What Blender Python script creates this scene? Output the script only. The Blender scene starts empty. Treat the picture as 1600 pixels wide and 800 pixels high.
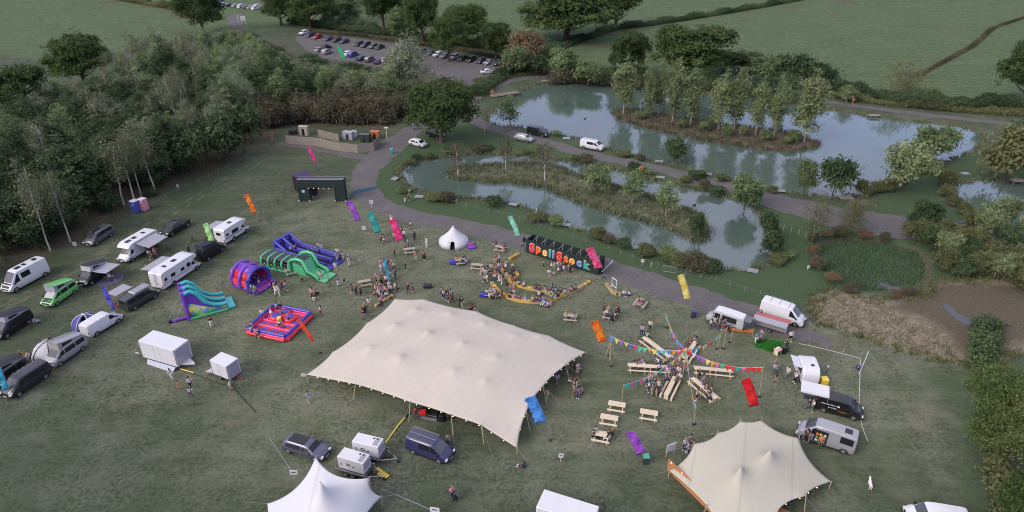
import bpy, bmesh, math, random
import numpy as np
from mathutils import Vector, Matrix
random.seed(7); np.random.seed(7)
R = math.radians; PI = math.pi
scene = bpy.context.scene
COL = scene.collection
# ------------------------------------------------------------------ camera
CAMH = 52.0; PITCH = R(29.3); FPX = 1067.0
cam_d = bpy.data.cameras.new('camera'); cam = bpy.data.objects.new('camera', cam_d); COL.objects.link(cam)
cam.location = (0, 0, CAMH); cam.rotation_euler = (R(90) - PITCH, 0, 0)
cam_d.sensor_width = 36; cam_d.lens = 36*FPX/1600; cam_d.clip_end = 8000; cam_d.clip_start = 0.5
scene.camera = cam
CP, SP = math.cos(PITCH), math.sin(PITCH)
def ray(u, v):
    x = (u-800)/FPX; y = (400-v)/FPX
    return Vector((x, CP + y*SP, -SP + y*CP))
def P(u, v, z=0.0):                       # where the ray of a photo pixel meets the level z
    d = ray(u, v); t = (CAMH-z)/(-d.z)
    return Vector((d.x*t, d.y*t, z))
def zat(Y, v):                            # height seen at photo row v above a ground point at distance Y
    k = (400-v)/FPX
    return CAMH - Y*(SP-k*CP)/(CP+k*SP)
def atY(u, v, Y):
    d = ray(u, v); t = Y/d.y
    return Vector((d.x*t, Y, CAMH+d.z*t))
def pxm(u, v):                            # photo pixels per metre at ground point
    p = P(u, v); return FPX/(p.y*CP+CAMH*SP)
# ------------------------------------------------------------------ materials
MATS = {}
def srgb(r, g, b):
    f = lambda c: (c/255/12.92) if c/255 <= 0.04045 else ((c/255+0.055)/1.055)**2.4
    return (f(r), f(g), f(b))
def mat(name, col, rough=0.6, metal=0.0, var=0.12, scale=3.0, spec=0.5, bump=0.0, coat=0.0, trans=0.0, emit=None, dirt=0.0):
    if name in MATS: return MATS[name]
    m = bpy.data.materials.new(name); m.use_nodes = True
    nt = m.node_tree; b = nt.nodes['Principled BSDF']
    tc = nt.nodes.new('ShaderNodeTexCoord'); n = nt.nodes.new('ShaderNodeTexNoise')
    n.inputs['Scale'].default_value = scale; n.inputs['Detail'].default_value = 4
    nt.links.new(tc.outputs['Object'], n.inputs['Vector'])
    mx = nt.nodes.new('ShaderNodeMix'); mx.data_type = 'RGBA'
    c = list(col)[:3]
    mx.inputs[6].default_value = [max(0, x*(1-var)) for x in c]+[1]
    mx.inputs[7].default_value = [min(1, x*(1+var)) for x in c]+[1]
    nt.links.new(n.outputs['Fac'], mx.inputs[0])
    out = mx.outputs[2]
    if dirt:
        n2 = nt.nodes.new('ShaderNodeTexNoise'); n2.inputs['Scale'].default_value = scale*0.6; n2.inputs['Detail'].default_value = 6; n2.inputs['Roughness'].default_value = .7
        nt.links.new(tc.outputs['Object'], n2.inputs['Vector'])
        rp = nt.nodes.new('ShaderNodeValToRGB'); rp.color_ramp.elements[0].position = .5; rp.color_ramp.elements[1].position = .75
        nt.links.new(n2.outputs['Fac'], rp.inputs[0])
        ml = nt.nodes.new('ShaderNodeMath'); ml.operation = 'MULTIPLY'; ml.inputs[1].default_value = dirt
        nt.links.new(rp.outputs[0], ml.inputs[0])
        m2 = nt.nodes.new('ShaderNodeMix'); m2.data_type = 'RGBA'; m2.inputs[7].default_value = (0.16, .14, .11, 1)
        nt.links.new(ml.outputs[0], m2.inputs[0]); nt.links.new(out, m2.inputs[6]); out = m2.outputs[2]
    nt.links.new(out, b.inputs['Base Color'])
    b.inputs['Roughness'].default_value = rough; b.inputs['Metallic'].default_value = metal
    b.inputs['Specular IOR Level'].default_value = spec; b.inputs['Coat Weight'].default_value = coat
    if emit:
        b.inputs['Emission Color'].default_value = (*c, 1); b.inputs['Emission Strength'].default_value = emit
    if bump:
        bp = nt.nodes.new('ShaderNodeBump'); bp.inputs['Strength'].default_value = bump; bp.inputs['Distance'].default_value = .05
        nt.links.new(n.outputs['Fac'], bp.inputs['Height']); nt.links.new(bp.outputs[0], b.inputs['Normal'])
    MATS[name] = m
    return m
def paint(name, col, **k): return mat('paint_'+name, col, rough=.28, coat=.4, var=.04, scale=1.2, dirt=.12, **k)
def cloth(name, col, **k): return mat('cloth_'+name, col, rough=.85, spec=.2, var=.10, scale=6, **k)
GLASS = mat('dark_glass', (.012, .014, .018), rough=.16, spec=.5, var=.1)
WSCREEN = mat('windscreen_glass', (.05, .055, .065), rough=.05, spec=.9, var=.5, scale=1.3)
BLACK = mat('black_plastic', (.012, .012, .013), rough=.55)
TYRE = mat('tyre_rubber', (.014, .014, .014), rough=.8)
RIM = mat('alloy', (.35, .35, .37), rough=.35, metal=.7)
LAMP = mat('headlamp_glass', (.6, .6, .62), rough=.1, spec=.8)
RED = mat('tail_lamp', (.3, .01, .01), rough=.2)
STEEL = mat('galvanised_steel', (.34, .34, .36), rough=.45, metal=.5, dirt=.2)
CHASSIS = mat('chassis_steel', (.05, .05, .055), rough=.6)
WOODP = mat('bare_timber', (.60, .50, .37), rough=.8, var=.25, scale=5)
WOODG = mat('weathered_timber', (.23, .20, .17), rough=.9, var=.35, scale=4, bump=.3)
POLE = mat('bamboo_pole', (.42, .34, .20), rough=.7)
WHITE = paint('white', (.60, .60, .63))
BULB = mat('festoon_bulb', (1, .82, .5), emit=1.1)
# ------------------------------------------------------------------ mesh builder
class MB:
    def __init__(s): s.v = []; s.f = []; s.m = []; s.mats = []; s.cur = 0
    def use(s, m):
        if m not in s.mats: s.mats.append(m)
        s.cur = s.mats.index(m); return s
    def add(s, vs, fs):
        o = len(s.v); s.v += [tuple(x) for x in vs]
        for f in fs: s.f.append(tuple(i+o for i in f)); s.m.append(s.cur)
        return s
    def box(s, c, d, rz=0, top=None, M=None):
        x, y, z = d[0]/2, d[1]/2, d[2]/2
        tx, ty = (x, y) if top is None else (top[0]/2, top[1]/2)
        vs = [(-x,-y,-z),(x,-y,-z),(x,y,-z),(-x,y,-z),(-tx,-ty,z),(tx,-ty,z),(tx,ty,z),(-tx,ty,z)]
        cs, sn = math.cos(rz), math.sin(rz)
        o = []
        for a in vs:
            p = Vector((a[0]*cs-a[1]*sn+c[0], a[0]*sn+a[1]*cs+c[1], a[2]+c[2]))
            o.append(M @ p if M else p)
        return s.add(o, [(0,3,2,1),(4,5,6,7),(0,1,5,4),(1,2,6,5),(2,3,7,6),(3,0,4,7)])
    def tube(s, pts, r, n=8, cap=True, closed=False):
        pts = [Vector(p) for p in pts]; N = len(pts)
        rs = r if isinstance(r, (list, tuple)) else [r]*N
        vs = []; up = Vector((0,0,1))
        prev = None
        for i, p in enumerate(pts):
            a = pts[i-1] if (i > 0 or closed) else p; b = pts[(i+1) % N] if (i < N-1 or closed) else p
            t = (b-a)
            t = t.normalized() if t.length > 1e-9 else Vector((0,0,1))
            if prev is None:
                ref = up if abs(t.z) < .9 else Vector((1,0,0))
                x = t.cross(ref).normalized()
            else:
                x = (prev - t*prev.dot(t)); x = x.normalized() if x.length > 1e-6 else t.cross(up).normalized()
            prev = x; y = t.cross(x)
            for k in range(n):
                an = 2*PI*k/n; vs.append(p + (x*math.cos(an)+y*math.sin(an))*rs[i])
        fs = []
        M = N if closed else N-1
        for i in range(M):
            j = (i+1) % N
            for k in range(n):
                fs.append((i*n+k, i*n+(k+1)%n, j*n+(k+1)%n, j*n+k))
        if cap and not closed:
            fs.append(tuple(range(n-1,-1,-1))); fs.append(tuple((N-1)*n+k for k in range(n)))
        return s.add(vs, fs)
    def bar(s, a, b, w, h=None):
        a, b = Vector(a), Vector(b); h = h or w
        t = (b-a).normalized(); ref = Vector((0,0,1)) if abs(t.z) < .95 else Vector((1,0,0))
        x = t.cross(ref).normalized()*w/2; y = t.cross(x).normalized()*h/2
        vs = [a-x-y, a+x-y, a+x+y, a-x+y, b-x-y, b+x-y, b+x+y, b-x+y]
        return s.add(vs, [(0,3,2,1),(4,5,6,7),(0,1,5,4),(1,2,6,5),(2,3,7,6),(3,0,4,7)])
    def lathe(s, prof, c=(0,0,0), n=20, squash=None):
        vs = []
        for (r, z) in prof:
            for k in range(n):
                a = 2*PI*k/n; vs.append((c[0]+r*math.cos(a), c[1]+r*math.sin(a), c[2]+z))
        fs = [(i*n+k, i*n+(k+1)%n, (i+1)*n+(k+1)%n, (i+1)*n+k) for i in range(len(prof)-1) for k in range(n)]
        if prof[0][0] > 1e-4: fs.append(tuple(range(n-1,-1,-1)))
        if prof[-1][0] > 1e-4: fs.append(tuple((len(prof)-1)*n+k for k in range(n)))
        return s.add(vs, fs)
    def disc(s, c, r, ax=1, n=18, th=.02):     # a short cylinder along y (ax=1) or x (0) or z (2)
        d = [Vector((1,0,0)), Vector((0,1,0)), Vector((0,0,1))][ax]*th/2
        return s.tube([Vector(c)-d, Vector(c)+d], r, n)
    def ball(s, c, r, n=8, m=6, sq=(1,1,1)):
        pr = [(max(1e-5, r*math.sin(PI*i/m)), -r*math.cos(PI*i/m)) for i in range(m+1)]
        o = len(s.v); s.lathe(pr, (0,0,0), n)
        for i in range(o, len(s.v)):
            x,y,z = s.v[i]; s.v[i] = (c[0]+x*sq[0], c[1]+y*sq[1], c[2]+z*sq[2])
        return s
    def quad(s, a, b, c, d): return s.add([a,b,c,d], [(0,1,2,3)])
    def prism(s, poly, y0, y1):                # polygon in x,z extruded along y
        n = len(poly)
        vs = [(x, y0, z) for x, z in poly]+[(x, y1, z) for x, z in poly]
        fs = [tuple(range(n)), tuple(range(2*n-1, n-1, -1))]+[(i, i+n, (i+1)%n+n, (i+1)%n) for i in range(n)]
        return s.add(vs, fs)
    def mesh(s, name, m=None, smooth=None):
        me = bpy.data.meshes.new(name); me.from_pydata(s.v, [], s.f)
        mats = s.mats if s.mats else ([m] if m else [])
        for x in mats: me.materials.append(x)
        if s.mats: me.polygons.foreach_set('material_index', s.m)
        if smooth is not None:
            me.polygons.foreach_set('use_smooth', [True]*len(me.polygons))
            me.set_sharp_from_angle(angle=R(smooth))
        me.update(); return me
    def build(s, name, m=None, parent=None, smooth=35, label=None):
        return link(name, s.mesh(name, m, smooth), parent, label)
def link(name, me, parent=None, label=None):
    o = bpy.data.objects.new(name, me); COL.objects.link(o)
    if parent is not None: o.parent = parent
    if label: o['label'] = label
    return o
def tag(o, label=None, cat=None, group=None, kind=None):
    if label: o['label'] = label
    if cat: o['category'] = cat
    if group: o['group'] = group
    if kind: o['kind'] = kind
    return o
def thing(name, label, cat, loc=(0,0,0), rz=0, group=None, scale=1):
    o = bpy.data.objects.new(name, None); COL.objects.link(o); o.empty_display_size = .3
    o.location = loc; o.rotation_euler = (0,0,rz)
    o.scale = (scale,)*3 if not isinstance(scale, (tuple, list)) else scale
    return tag(o, label, cat, group)
KIDS = {}
def copy_tree(o, parent=None):
    c = o.copy(); COL.objects.link(c)
    if parent is not None: c.parent = parent
    for ch in [x for x in ALLKIDS(o)]: copy_tree(ch, c)
    return c
def ALLKIDS(o):
    return list(o.children)
def setmat(o, m, i=0):
    o.material_slots[i].link = 'OBJECT'; o.material_slots[i].material = m
LABELS = {}
# ------------------------------------------------------------------ regions (photo pixels -> ground)
def poly(pts, z=0.0): return np.array([[P(u, v, z).x, P(u, v, z).y] for u, v in pts])
def sdf(X, Y, pg):                       # signed distance, negative inside
    n = len(pg); d = np.full(X.shape, 1e9); ins = np.zeros(X.shape, bool)
    for i in range(n):
        ax, ay = pg[i]; bx, by = pg[(i+1) % n]
        ex, ey = bx-ax, by-ay; wx, wy = X-ax, Y-ay
        t = np.clip((wx*ex+wy*ey)/(ex*ex+ey*ey+1e-9), 0, 1)
        d = np.minimum(d, (wx-ex*t)**2+(wy-ey*t)**2)
        c = ((ay > Y) != (by > Y)) & (X < (bx-ax)*(Y-ay)/((by-ay) if abs(by-ay) > 1e-9 else 1e-9)+ax)
        ins ^= c
    d = np.sqrt(d); return np.where(ins, -d, d)
def dline(X, Y, pl):
    d = np.full(X.shape, 1e9)
    for i in range(len(pl)-1):
        ax, ay = pl[i]; bx, by = pl[i+1]; ex, ey = bx-ax, by-ay; wx, wy = X-ax, Y-ay
        t = np.clip((wx*ex+wy*ey)/(ex*ex+ey*ey+1e-9), 0, 1)
        d = np.minimum(d, (wx-ex*t)**2+(wy-ey*t)**2)
    return np.sqrt(d)
def smooth_poly(pts, it=2, closed=True):
    p = [Vector((*q,)) for q in pts]
    for _ in range(it):
        n = len(p); q = []
        rng = range(n) if closed else range(n-1)
        for i in rng:
            a, b = p[i], p[(i+1) % n]; q += [a*.75+b*.25, a*.25+b*.75]
        if not closed: q = [p[0]]+q+[p[-1]]
        p = q
    return [(a.x, a.y) for a in p]
WZ = -0.45
POND1 = [(621,270),(632,257),(660,250),(690,247),(730,241),(790,241),(840,246),(890,252),(930,257),(975,268),(1010,279),(1050,287),(1100,298),(1150,310),(1180,325),(1195,345),(1200,362),(1215,375),(1220,392),(1212,410),(1190,419),(1165,424),(1130,421),(1090,412),(1060,404),(1010,392),(970,380),(930,370),(880,352),(850,338),(820,326),(780,316),(730,310),(690,308),(655,301),(632,289)]
ISL1 = [(698,270),(720,261),(760,260),(800,257),(840,257),(870,261),(900,273),(935,288),(960,292),(1000,304),(1050,319),(1085,334),(1100,350),(1101,370),(1090,378),(1065,366),(1035,353),(1000,343),(960,334),(920,322),(890,308),(850,292),(800,285),(750,284),(708,281)]
POND2 = [(758,192),(765,178),(790,160),(815,142),(840,132),(870,128),(910,129),(960,134),(1040,140),(1150,152),(1290,170),(1340,179),(1400,187),(1470,194),(1530,203),(1540,222),(1518,240),(1480,252),(1455,262),(1430,270),(1400,276),(1380,288),(1362,305),(1310,310),(1250,306),(1200,297),(1150,282),(1100,271),(1050,260),(1000,247),(960,239),(930,222),(870,210),(820,200),(780,197)]
ISL2 = [(955,176),(975,171),(1010,178),(1050,184),(1100,191),(1150,198),(1200,203),(1250,209),(1276,221),(1276,231),(1240,238),(1200,235),(1150,227),(1100,219),(1050,209),(1010,199),(970,187)]
POND3 = [(1480,300),(1490,287),(1530,281),(1570,283),(1680,284),(1700,385),(1640,382),(1600,371),(1570,364),(1545,347),(1520,333),(1495,318)]
MARSH = [(1270,388),(1290,377),(1330,373),(1400,380),(1440,395),(1456,420),(1440,447),(1400,457),(1360,457),(1320,447),(1288,428),(1270,408)]
pond1, isl1, pond2, isl2, pond3, marsh = [np.array(smooth_poly([(a[0], a[1]) for a in poly(q, WZ)], 2)) for q in (POND1, ISL1, POND2, ISL2, POND3, MARSH)]
def pond_sd(X, Y):
    a = np.maximum(sdf(X, Y, pond1), -sdf(X, Y, isl1))
    b = np.maximum(sdf(X, Y, pond2), -sdf(X, Y, isl2))
    return np.minimum(np.minimum(a, b), np.minimum(sdf(X, Y, pond3), sdf(X, Y, marsh)+.25))
def axis(a0, a1, step, lo, hi, g=1.35):
    mid = list(np.arange(a0, a1+.01, step)); s = step; x = mid[-1]; out = []
    while x < hi: s *= g; x += s; out.append(x)
    s = step; x = mid[0]; pre = []
    while x > lo: s *= g; x -= s; pre.append(x)
    return np.array(pre[::-1]+mid+out)
gx = axis(-150, 200, 1.0, -2500, 2500, 1.25); gy = axis(20, 260, 1.0, -400, 4500, 1.2)
GX, GY = np.meshgrid(gx, gy)
sd = pond_sd(GX, GY)
sdn = sd + .35*np.sin(GX*1.7+GY*.6)*np.cos(GY*1.3-GX*.4)
GZ = np.clip(WZ+sdn*.42, -1.6, 0.0)
far = np.clip((GY-300)/1500, 0, 1)
GZ += far*14*(1+.4*np.sin(GX/310.0))          # the land rises gently far beyond the picture
def blend(s, w): return np.clip(.5-s/w, 0, 1)
LUSH = [(560,270),(600,235),(640,215),(745,190),(860,215),(1000,245),(1130,275),(1260,310),(1420,345),(1500,370),(1560,440),(1450,450),(1300,460),(1262,470),(1240,500),(1120,468),(1000,430),(900,398),(760,352),(660,333),(600,315)]
FARF = [(-900,70),(-100,70),(100,100),(300,60),(500,40),(800,80),(1000,110),(1200,125),(1600,170),(2600,260),(2600,-190),(-900,-190)]
DRY = [(1262,472),(1300,452),(1372,468),(1440,462),(1470,440),(1600,430),(1700,470),(1640,540),(1520,575),(1440,556),(1350,530),(1280,503)]
MUD = [(1420,452),(1470,436),(1560,440),(1640,450),(1660,520),(1560,560),(1500,568),(1470,520),(1440,500),(1370,480)]
WOODF = [(-600,560),(-150,480),(0,412),(60,398),(110,376),(200,320),(245,299),(310,268),(400,226),(450,190),(600,200),(650,175),(700,140),(640,112),(560,102),(480,92),(420,65),(300,70),(190,120),(60,165),(-200,200),(-700,330)]
CARP = [(455,58),(480,55),(560,60),(640,73),(790,100),(812,112),(765,128),(740,150),(715,150),(690,118),(640,112),(560,100),(490,88)]
SPIT = [(1370,306),(1430,272),(1480,255),(1530,238),(1610,238),(1610,288),(1500,282),(1470,310),(1500,340),(1600,392),(1600,420),(1440,380),(1350,345)]
lush = np.maximum(blend(sdf(GX, GY, poly(LUSH)), 3), .85*blend(sdf(GX, GY, poly(SPIT)), 3))
RG = [(1562,500),(1660,500),(1660,900),(1500,900),(1470,700),(1440,600),(1420,560),(1520,585),(1560,600)]
lush = np.maximum(lush, .6*blend(sdf(GX, GY, poly(RG)), 8))
for pl_ in ([(1250,492),(1350,530),(1450,562),(1520,585)], [(580,255),(600,232),(640,218)]): pass
farf = blend(sdf(GX, GY, poly(FARF)), 4)
dry = blend(sdf(GX, GY, poly(DRY)), 3)
mud = blend(sdf(GX, GY, poly(MUD)), 5)
wood = blend(sdf(GX, GY, poly(WOODF))-1, 5)
bank = np.clip(1-np.abs(sd)/1.6, 0, 1)
i1 = blend(sdf(GX, GY, isl1), 2); i2 = blend(sdf(GX, GY, isl2), 2)
verge = np.zeros_like(GX)
# ------------------------------------------------------------------ roads
ROADS = {
 'main': ([(1300,540),(1262,526),(1220,508),(1140,483),(1060,456),(980,430),(900,402),(820,378),(740,357),(680,345),(630,336),(595,322),(572,303),(566,280),(578,258),(604,236),(640,205),(672,186),(722,165),(748,145),(770,132),(812,121),(862,117)], 4.6),
 'dam': ([(728,178),(748,194),(800,208),(860,224),(910,240),(1000,257),(1060,272),(1130,290),(1200,311),(1270,330),(1340,346),(1420,356),(1500,366),(1560,376)], 3.8),
 'car': ([(745,148),(752,132),(770,118),(790,110)], 5.0),
 'far': ([(1262,154),(1340,166),(1450,180),(1560,192),(1700,205)], 2.6),
 'yard': ([(440,222),(480,228),(540,240),(585,248)], 3.0),
 'top': ([(380,62),(372,40),(360,28),(400,10),(420,-10)], 5.0),
}
def world_line(pts, it=2): return smooth_poly([(P(u, v).x, P(u, v).y) for u, v in pts], it, False)
WL = {k: world_line(p) for k, (p, w) in ROADS.items()}
for k, (p, w) in ROADS.items():
    verge = np.maximum(verge, np.clip(1-(dline(GX, GY, WL[k])-w/2)/1.6, 0, 1))
carp = poly(CARP); verge = np.maximum(verge, np.clip(1-sdf(GX, GY, carp)/3, 0, 1)*.8)
# tyre lines left by the campers, and worn ground where people walk
trk = np.zeros_like(GX)
for pl in ([(-40,500),(110,420),(250,338),(380,262),(440,228)], [(-40,510),(120,425),(258,343),(388,266),(446,232)], [(20,560),(150,480),(300,395),(400,340)], [(0,485),(90,440),(190,378)], [(255,400),(380,330),(470,290)]):
    trk = np.maximum(trk, np.clip(1.2-dline(GX, GY, world_line(pl))/.8, 0, 1))
worn = np.zeros_like(GX)
for (u, v, r) in ((1110,545,9),(1190,560,9),(870,430,9),(600,440,9),(420,470,8),(330,560,8),(400,640,9),(1070,600,10),(700,420,9),(1240,640,8),(900,700,7),(560,640,7),(1380,640,9),(730,470,8),(540,320,7)):
    p = P(u, v); worn = np.maximum(worn, np.clip(1-(np.hypot(GX-p.x, (GY-p.y)*1.3)/(r*1.6)+.35*np.sin(GX*.5+u)*np.cos(GY*.4+v)+.2*np.sin(GX*1.1-GY*.9)), 0, 1)*.8)
brownm = np.clip(np.maximum(np.maximum(wood*.95, bank*.75*(sd > -2)), np.maximum(mud*.8, i2*.9)), 0, 1)
brownm = np.maximum(brownm, verge*.45)
for pl, w in (([(60,112),(88,110),(190,122)], 1.5), ([(1380,38),(1470,44),(1560,46)], 2.2), ([(870,72),(905,66),(955,75)], 3.5),  ([(140,0),(250,12),(290,30)], 4), ([(880,70),(1000,40),(1200,12),(1620,-18)], 2.5)):
    brownm = np.maximum(brownm, .7*np.clip(1.3-dline(GX, GY, world_line(pl))/w, 0, 1))
drym = np.clip(np.maximum(np.maximum(dry, trk*.42), np.maximum(worn*.46, i1*.5)), 0, 1)
lushm = np.clip(lush*(1-dry), 0, 1)
lushm = np.maximum(lushm, blend(sdf(GX, GY, marsh), 1.0))
ny, nx = GX.shape
co = np.stack([GX, GY, GZ], -1).reshape(-1, 3)
ii = np.arange(ny*nx).reshape(ny, nx)
quads = np.stack([ii[:-1,:-1], ii[:-1,1:], ii[1:,1:], ii[1:,:-1]], -1).reshape(-1, 4)
def np_mesh(name, co, quads, attrs=(), smooth=False):
    me = bpy.data.meshes.new(name); n = len(co); q = len(quads); k = quads.shape[1]
    me.vertices.add(n); me.vertices.foreach_set('co', np.ascontiguousarray(co, dtype=np.float32).ravel())
    me.loops.add(q*k); me.loops.foreach_set('vertex_index', np.ascontiguousarray(quads, dtype=np.int32).ravel())
    me.polygons.add(q); me.polygons.foreach_set('loop_start', np.arange(0, q*k, k, dtype=np.int32))
    me.polygons.foreach_set('loop_total', np.full(q, k, dtype=np.int32))
    if smooth: me.polygons.foreach_set('use_smooth', [True]*q)
    me.update(calc_edges=True)
    for an, arr in attrs:
        if arr.ndim == 2:
            a = me.attributes.new(an, 'FLOAT_COLOR', 'POINT'); a.data.foreach_set('color', np.ascontiguousarray(arr, dtype=np.float32).ravel())
        else:
            a = me.attributes.new(an, 'FLOAT', 'POINT'); a.data.foreach_set('value', np.ascontiguousarray(arr, dtype=np.float32).ravel())
    return me
cover = np.stack([lushm, drym, brownm, farf], -1).reshape(-1, 4)
wear_vignette = np.zeros_like(GX)  # trodden turf lightened, plus a lens vignette painted into the outer grass
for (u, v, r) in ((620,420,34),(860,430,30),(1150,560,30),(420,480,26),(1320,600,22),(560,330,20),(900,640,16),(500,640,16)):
    p = P(u, v); wear_vignette = np.maximum(wear_vignette, np.clip(1.15-np.hypot(GX-p.x, GY-p.y)/r, 0, 1))
gme = np_mesh('ground', co, quads, [('cover', cover), ('wear_vignette', wear_vignette.ravel())], True)
def nodes(name):
    m = bpy.data.materials.new(name); m.use_nodes = True; nt = m.node_tree
    return m, nt, nt.nodes['Principled BSDF']
def N(nt, t, **k):
    n = nt.nodes.new(t)
    for a, b in k.items():
        if a in n.inputs: n.inputs[a].default_value = b
        else: setattr(n, a, b)
    return n
def noise(nt, vec, scale, detail=4, rough=.6, dist=0):
    n = N(nt, 'ShaderNodeTexNoise'); n.inputs['Scale'].default_value = scale; n.inputs['Detail'].default_value = detail
    n.inputs['Roughness'].default_value = rough; n.inputs['Distortion'].default_value = dist
    nt.links.new(vec, n.inputs['Vector']); return n.outputs['Fac']
def ramp(nt, f, stops):
    r = N(nt, 'ShaderNodeValToRGB'); e = r.color_ramp.elements
    while len(e) < len(stops): e.new(.5)
    for i, (p, c) in enumerate(stops):
        e[i].position = p; e[i].color = (*c, 1) if len(c) == 3 else c
    nt.links.new(f, r.inputs[0]); return r.outputs[0]
def mixc(nt, f, a, b, mode='MIX'):
    m = N(nt, 'ShaderNodeMix', data_type='RGBA'); m.blend_type = mode
    for s, x in ((0, f), (6, a), (7, b)):
        if isinstance(x, (int, float)): m.inputs[s].default_value = x
        elif isinstance(x, tuple): m.inputs[s].default_value = (*x, 1) if len(x) == 3 else x
        else: nt.links.new(x, m.inputs[s])
    return m.outputs[2]
def mth(nt, op, a, b=None, clamp=False):
    m = N(nt, 'ShaderNodeMath', operation=op); m.use_clamp = clamp
    for s, x in ((0, a), (1, b)):
        if x is None: continue
        if isinstance(x, (int, float)): m.inputs[s].default_value = x
        else: nt.links.new(x, m.inputs[s])
    return m.outputs[0]
gm, nt, bs = nodes('meadow_ground')
geo = N(nt, 'ShaderNodeNewGeometry').outputs['Position']
at = N(nt, 'ShaderNodeAttribute', attribute_name='cover'); sep = N(nt, 'ShaderNodeSeparateColor'); nt.links.new(at.outputs['Color'], sep.inputs[0])
fr, fg, fb, fa = sep.outputs[0], sep.outputs[1], sep.outputs[2], at.outputs['Alpha']
n1 = noise(nt, geo, .09, 5, .6); n2 = noise(nt, geo, .8, 5, .65); n3 = noise(nt, geo, 3.2, 4, .7); n4 = noise(nt, geo, .3, 5, .6, .5)
mp = N(nt, 'ShaderNodeMapping'); mp.inputs['Rotation'].default_value = (0, 0, R(35)); mp.inputs['Scale'].default_value = (.35, 2.2, 1); nt.links.new(geo, mp.inputs[0])
n5 = noise(nt, mp.outputs[0], 1.0, 4, .7)
n6 = noise(nt, geo, 2.6, 5, .8)
g0 = ramp(nt, n2, [(.30, (.044,.054,.034)), (.5, (.092,.104,.066)), (.70, (.160,.162,.118))])
g0 = mixc(nt, .55, g0, ramp(nt, n6, [(.42, (.012,.018,.010)), (.58, (.215,.215,.165))]))
g0 = mixc(nt, mth(nt, 'MULTIPLY', ramp(nt, n4, [(.42,(0,0,0)),(.66,(1,1,1))]), .55), g0, (.165,.155,.135))
g0 = mixc(nt, mth(nt, 'MULTIPLY', ramp(nt, n1, [(.42,(0,0,0)),(.60,(1,1,1))]), .6), g0, (.056,.076,.040))
g0 = mixc(nt, mth(nt, 'MULTIPLY', ramp(nt, n5, [(.45,(0,0,0)),(.7,(1,1,1))]), .4), g0, (.170,.172,.145))
lod = ramp(nt, noise(nt, geo, .022, 3), [(.40,(0,0,0)),(.60,(1,1,1))]); g0 = mixc(nt, mth(nt,'MULTIPLY',lod,.35), g0, (.062,.080,.042))
mp3 = N(nt, 'ShaderNodeMapping'); mp3.inputs['Rotation'].default_value = (0, 0, R(-52)); mp3.inputs['Scale'].default_value = (.02, .55, 1); nt.links.new(geo, mp3.inputs[0])
g0 = mixc(nt, mth(nt,'MULTIPLY',ramp(nt, noise(nt, mp3.outputs[0], 1.0, 3, .5), [(.50,(0,0,0)),(.70,(1,1,1))]),.22), g0, (.185,.180,.150))
mp4 = N(nt, 'ShaderNodeMapping'); mp4.inputs['Rotation'].default_value = (0, 0, R(78)); mp4.inputs['Scale'].default_value = (.02, .42, 1); nt.links.new(geo, mp4.inputs[0])
g0 = mixc(nt, mth(nt,'MULTIPLY',ramp(nt, noise(nt, mp4.outputs[0], 1.0, 3, .5), [(.48,(0,0,0)),(.66,(1,1,1))]),.16), g0, (.045,.066,.040))
lu = ramp(nt, n3, [(.25, (.040,.062,.036)), (.75, (.105,.128,.078))]); lu = mixc(nt, mth(nt, 'MULTIPLY', n2, .5), lu, (.060,.095,.052))
dr = ramp(nt, n3, [(.25, (.13,.105,.075)), (.5, (.23,.195,.145)), (.75, (.36,.31,.235))]); dr = mixc(nt, mth(nt,'MULTIPLY',ramp(nt, n2, [(.45,(0,0,0)),(.65,(1,1,1))]),.6), dr, (.10,.095,.06))
br = ramp(nt, n3, [(.25, (.050,.042,.030)), (.75, (.145,.120,.088))]); br = mixc(nt, mth(nt,'MULTIPLY',ramp(nt, n2, [(.5,(0,0,0)),(.65,(1,1,1))]),.5), br, (.085,.090,.050))
ff = ramp(nt, n2, [(.32, (.050,.082,.046)), (.68, (.125,.155,.090))]); ff = mixc(nt, mth(nt,'MULTIPLY',ramp(nt, n1, [(.42,(0,0,0)),(.58,(1,1,1))]),.55), ff, (.115,.125,.075))
mp2 = N(nt, 'ShaderNodeMapping'); mp2.inputs['Rotation'].default_value = (0, 0, R(8)); mp2.inputs['Scale'].default_value = (.06, .9, 1); nt.links.new(geo, mp2.inputs[0])
ff = mixc(nt, mth(nt,'MULTIPLY',ramp(nt, noise(nt, mp2.outputs[0], 1.0, 4, .7), [(.42,(0,0,0)),(.6,(1,1,1))]),.6), ff, (.150,.165,.115)); ff = mixc(nt, mth(nt,'MULTIPLY',ramp(nt, noise(nt, geo, .45, 5, .8), [(.45,(0,0,0)),(.62,(1,1,1))]),.5), ff, (.05,.07,.04))
aw = N(nt, 'ShaderNodeAttribute', attribute_name='wear_vignette'); wf_ = ramp(nt, mth(nt,'ADD',aw.outputs['Fac'], mth(nt,'MULTIPLY',mth(nt,'SUBTRACT',n4,.5),1.2)), [(.1,(0,0,0)),(.9,(1,1,1))]); g0 = mixc(nt, 1.0, g0, mixc(nt, wf_, (.66,.74,.66), (1.18,1.20,1.12)), 'MULTIPLY'); ff = mixc(nt, 1.0, ff, (.80,.93,.74), 'MULTIPLY'); lu = mixc(nt, 1.0, lu, (.78,.90,.74), 'MULTIPLY')  # outer grass darkened partly as vignetting, worn middle lightened
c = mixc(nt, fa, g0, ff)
def edge(f, w=.55):                       # noisy edges for the cover masks
    return ramp(nt, mth(nt, 'ADD', f, mth(nt, 'MULTIPLY', mth(nt, 'SUBTRACT', n2, .5), w)), [(.3,(0,0,0)),(.7,(1,1,1))])
c = mixc(nt, edge(fr), c, lu); c = mixc(nt, edge(fg), c, dr); c = mixc(nt, edge(fb), c, br)
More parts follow.
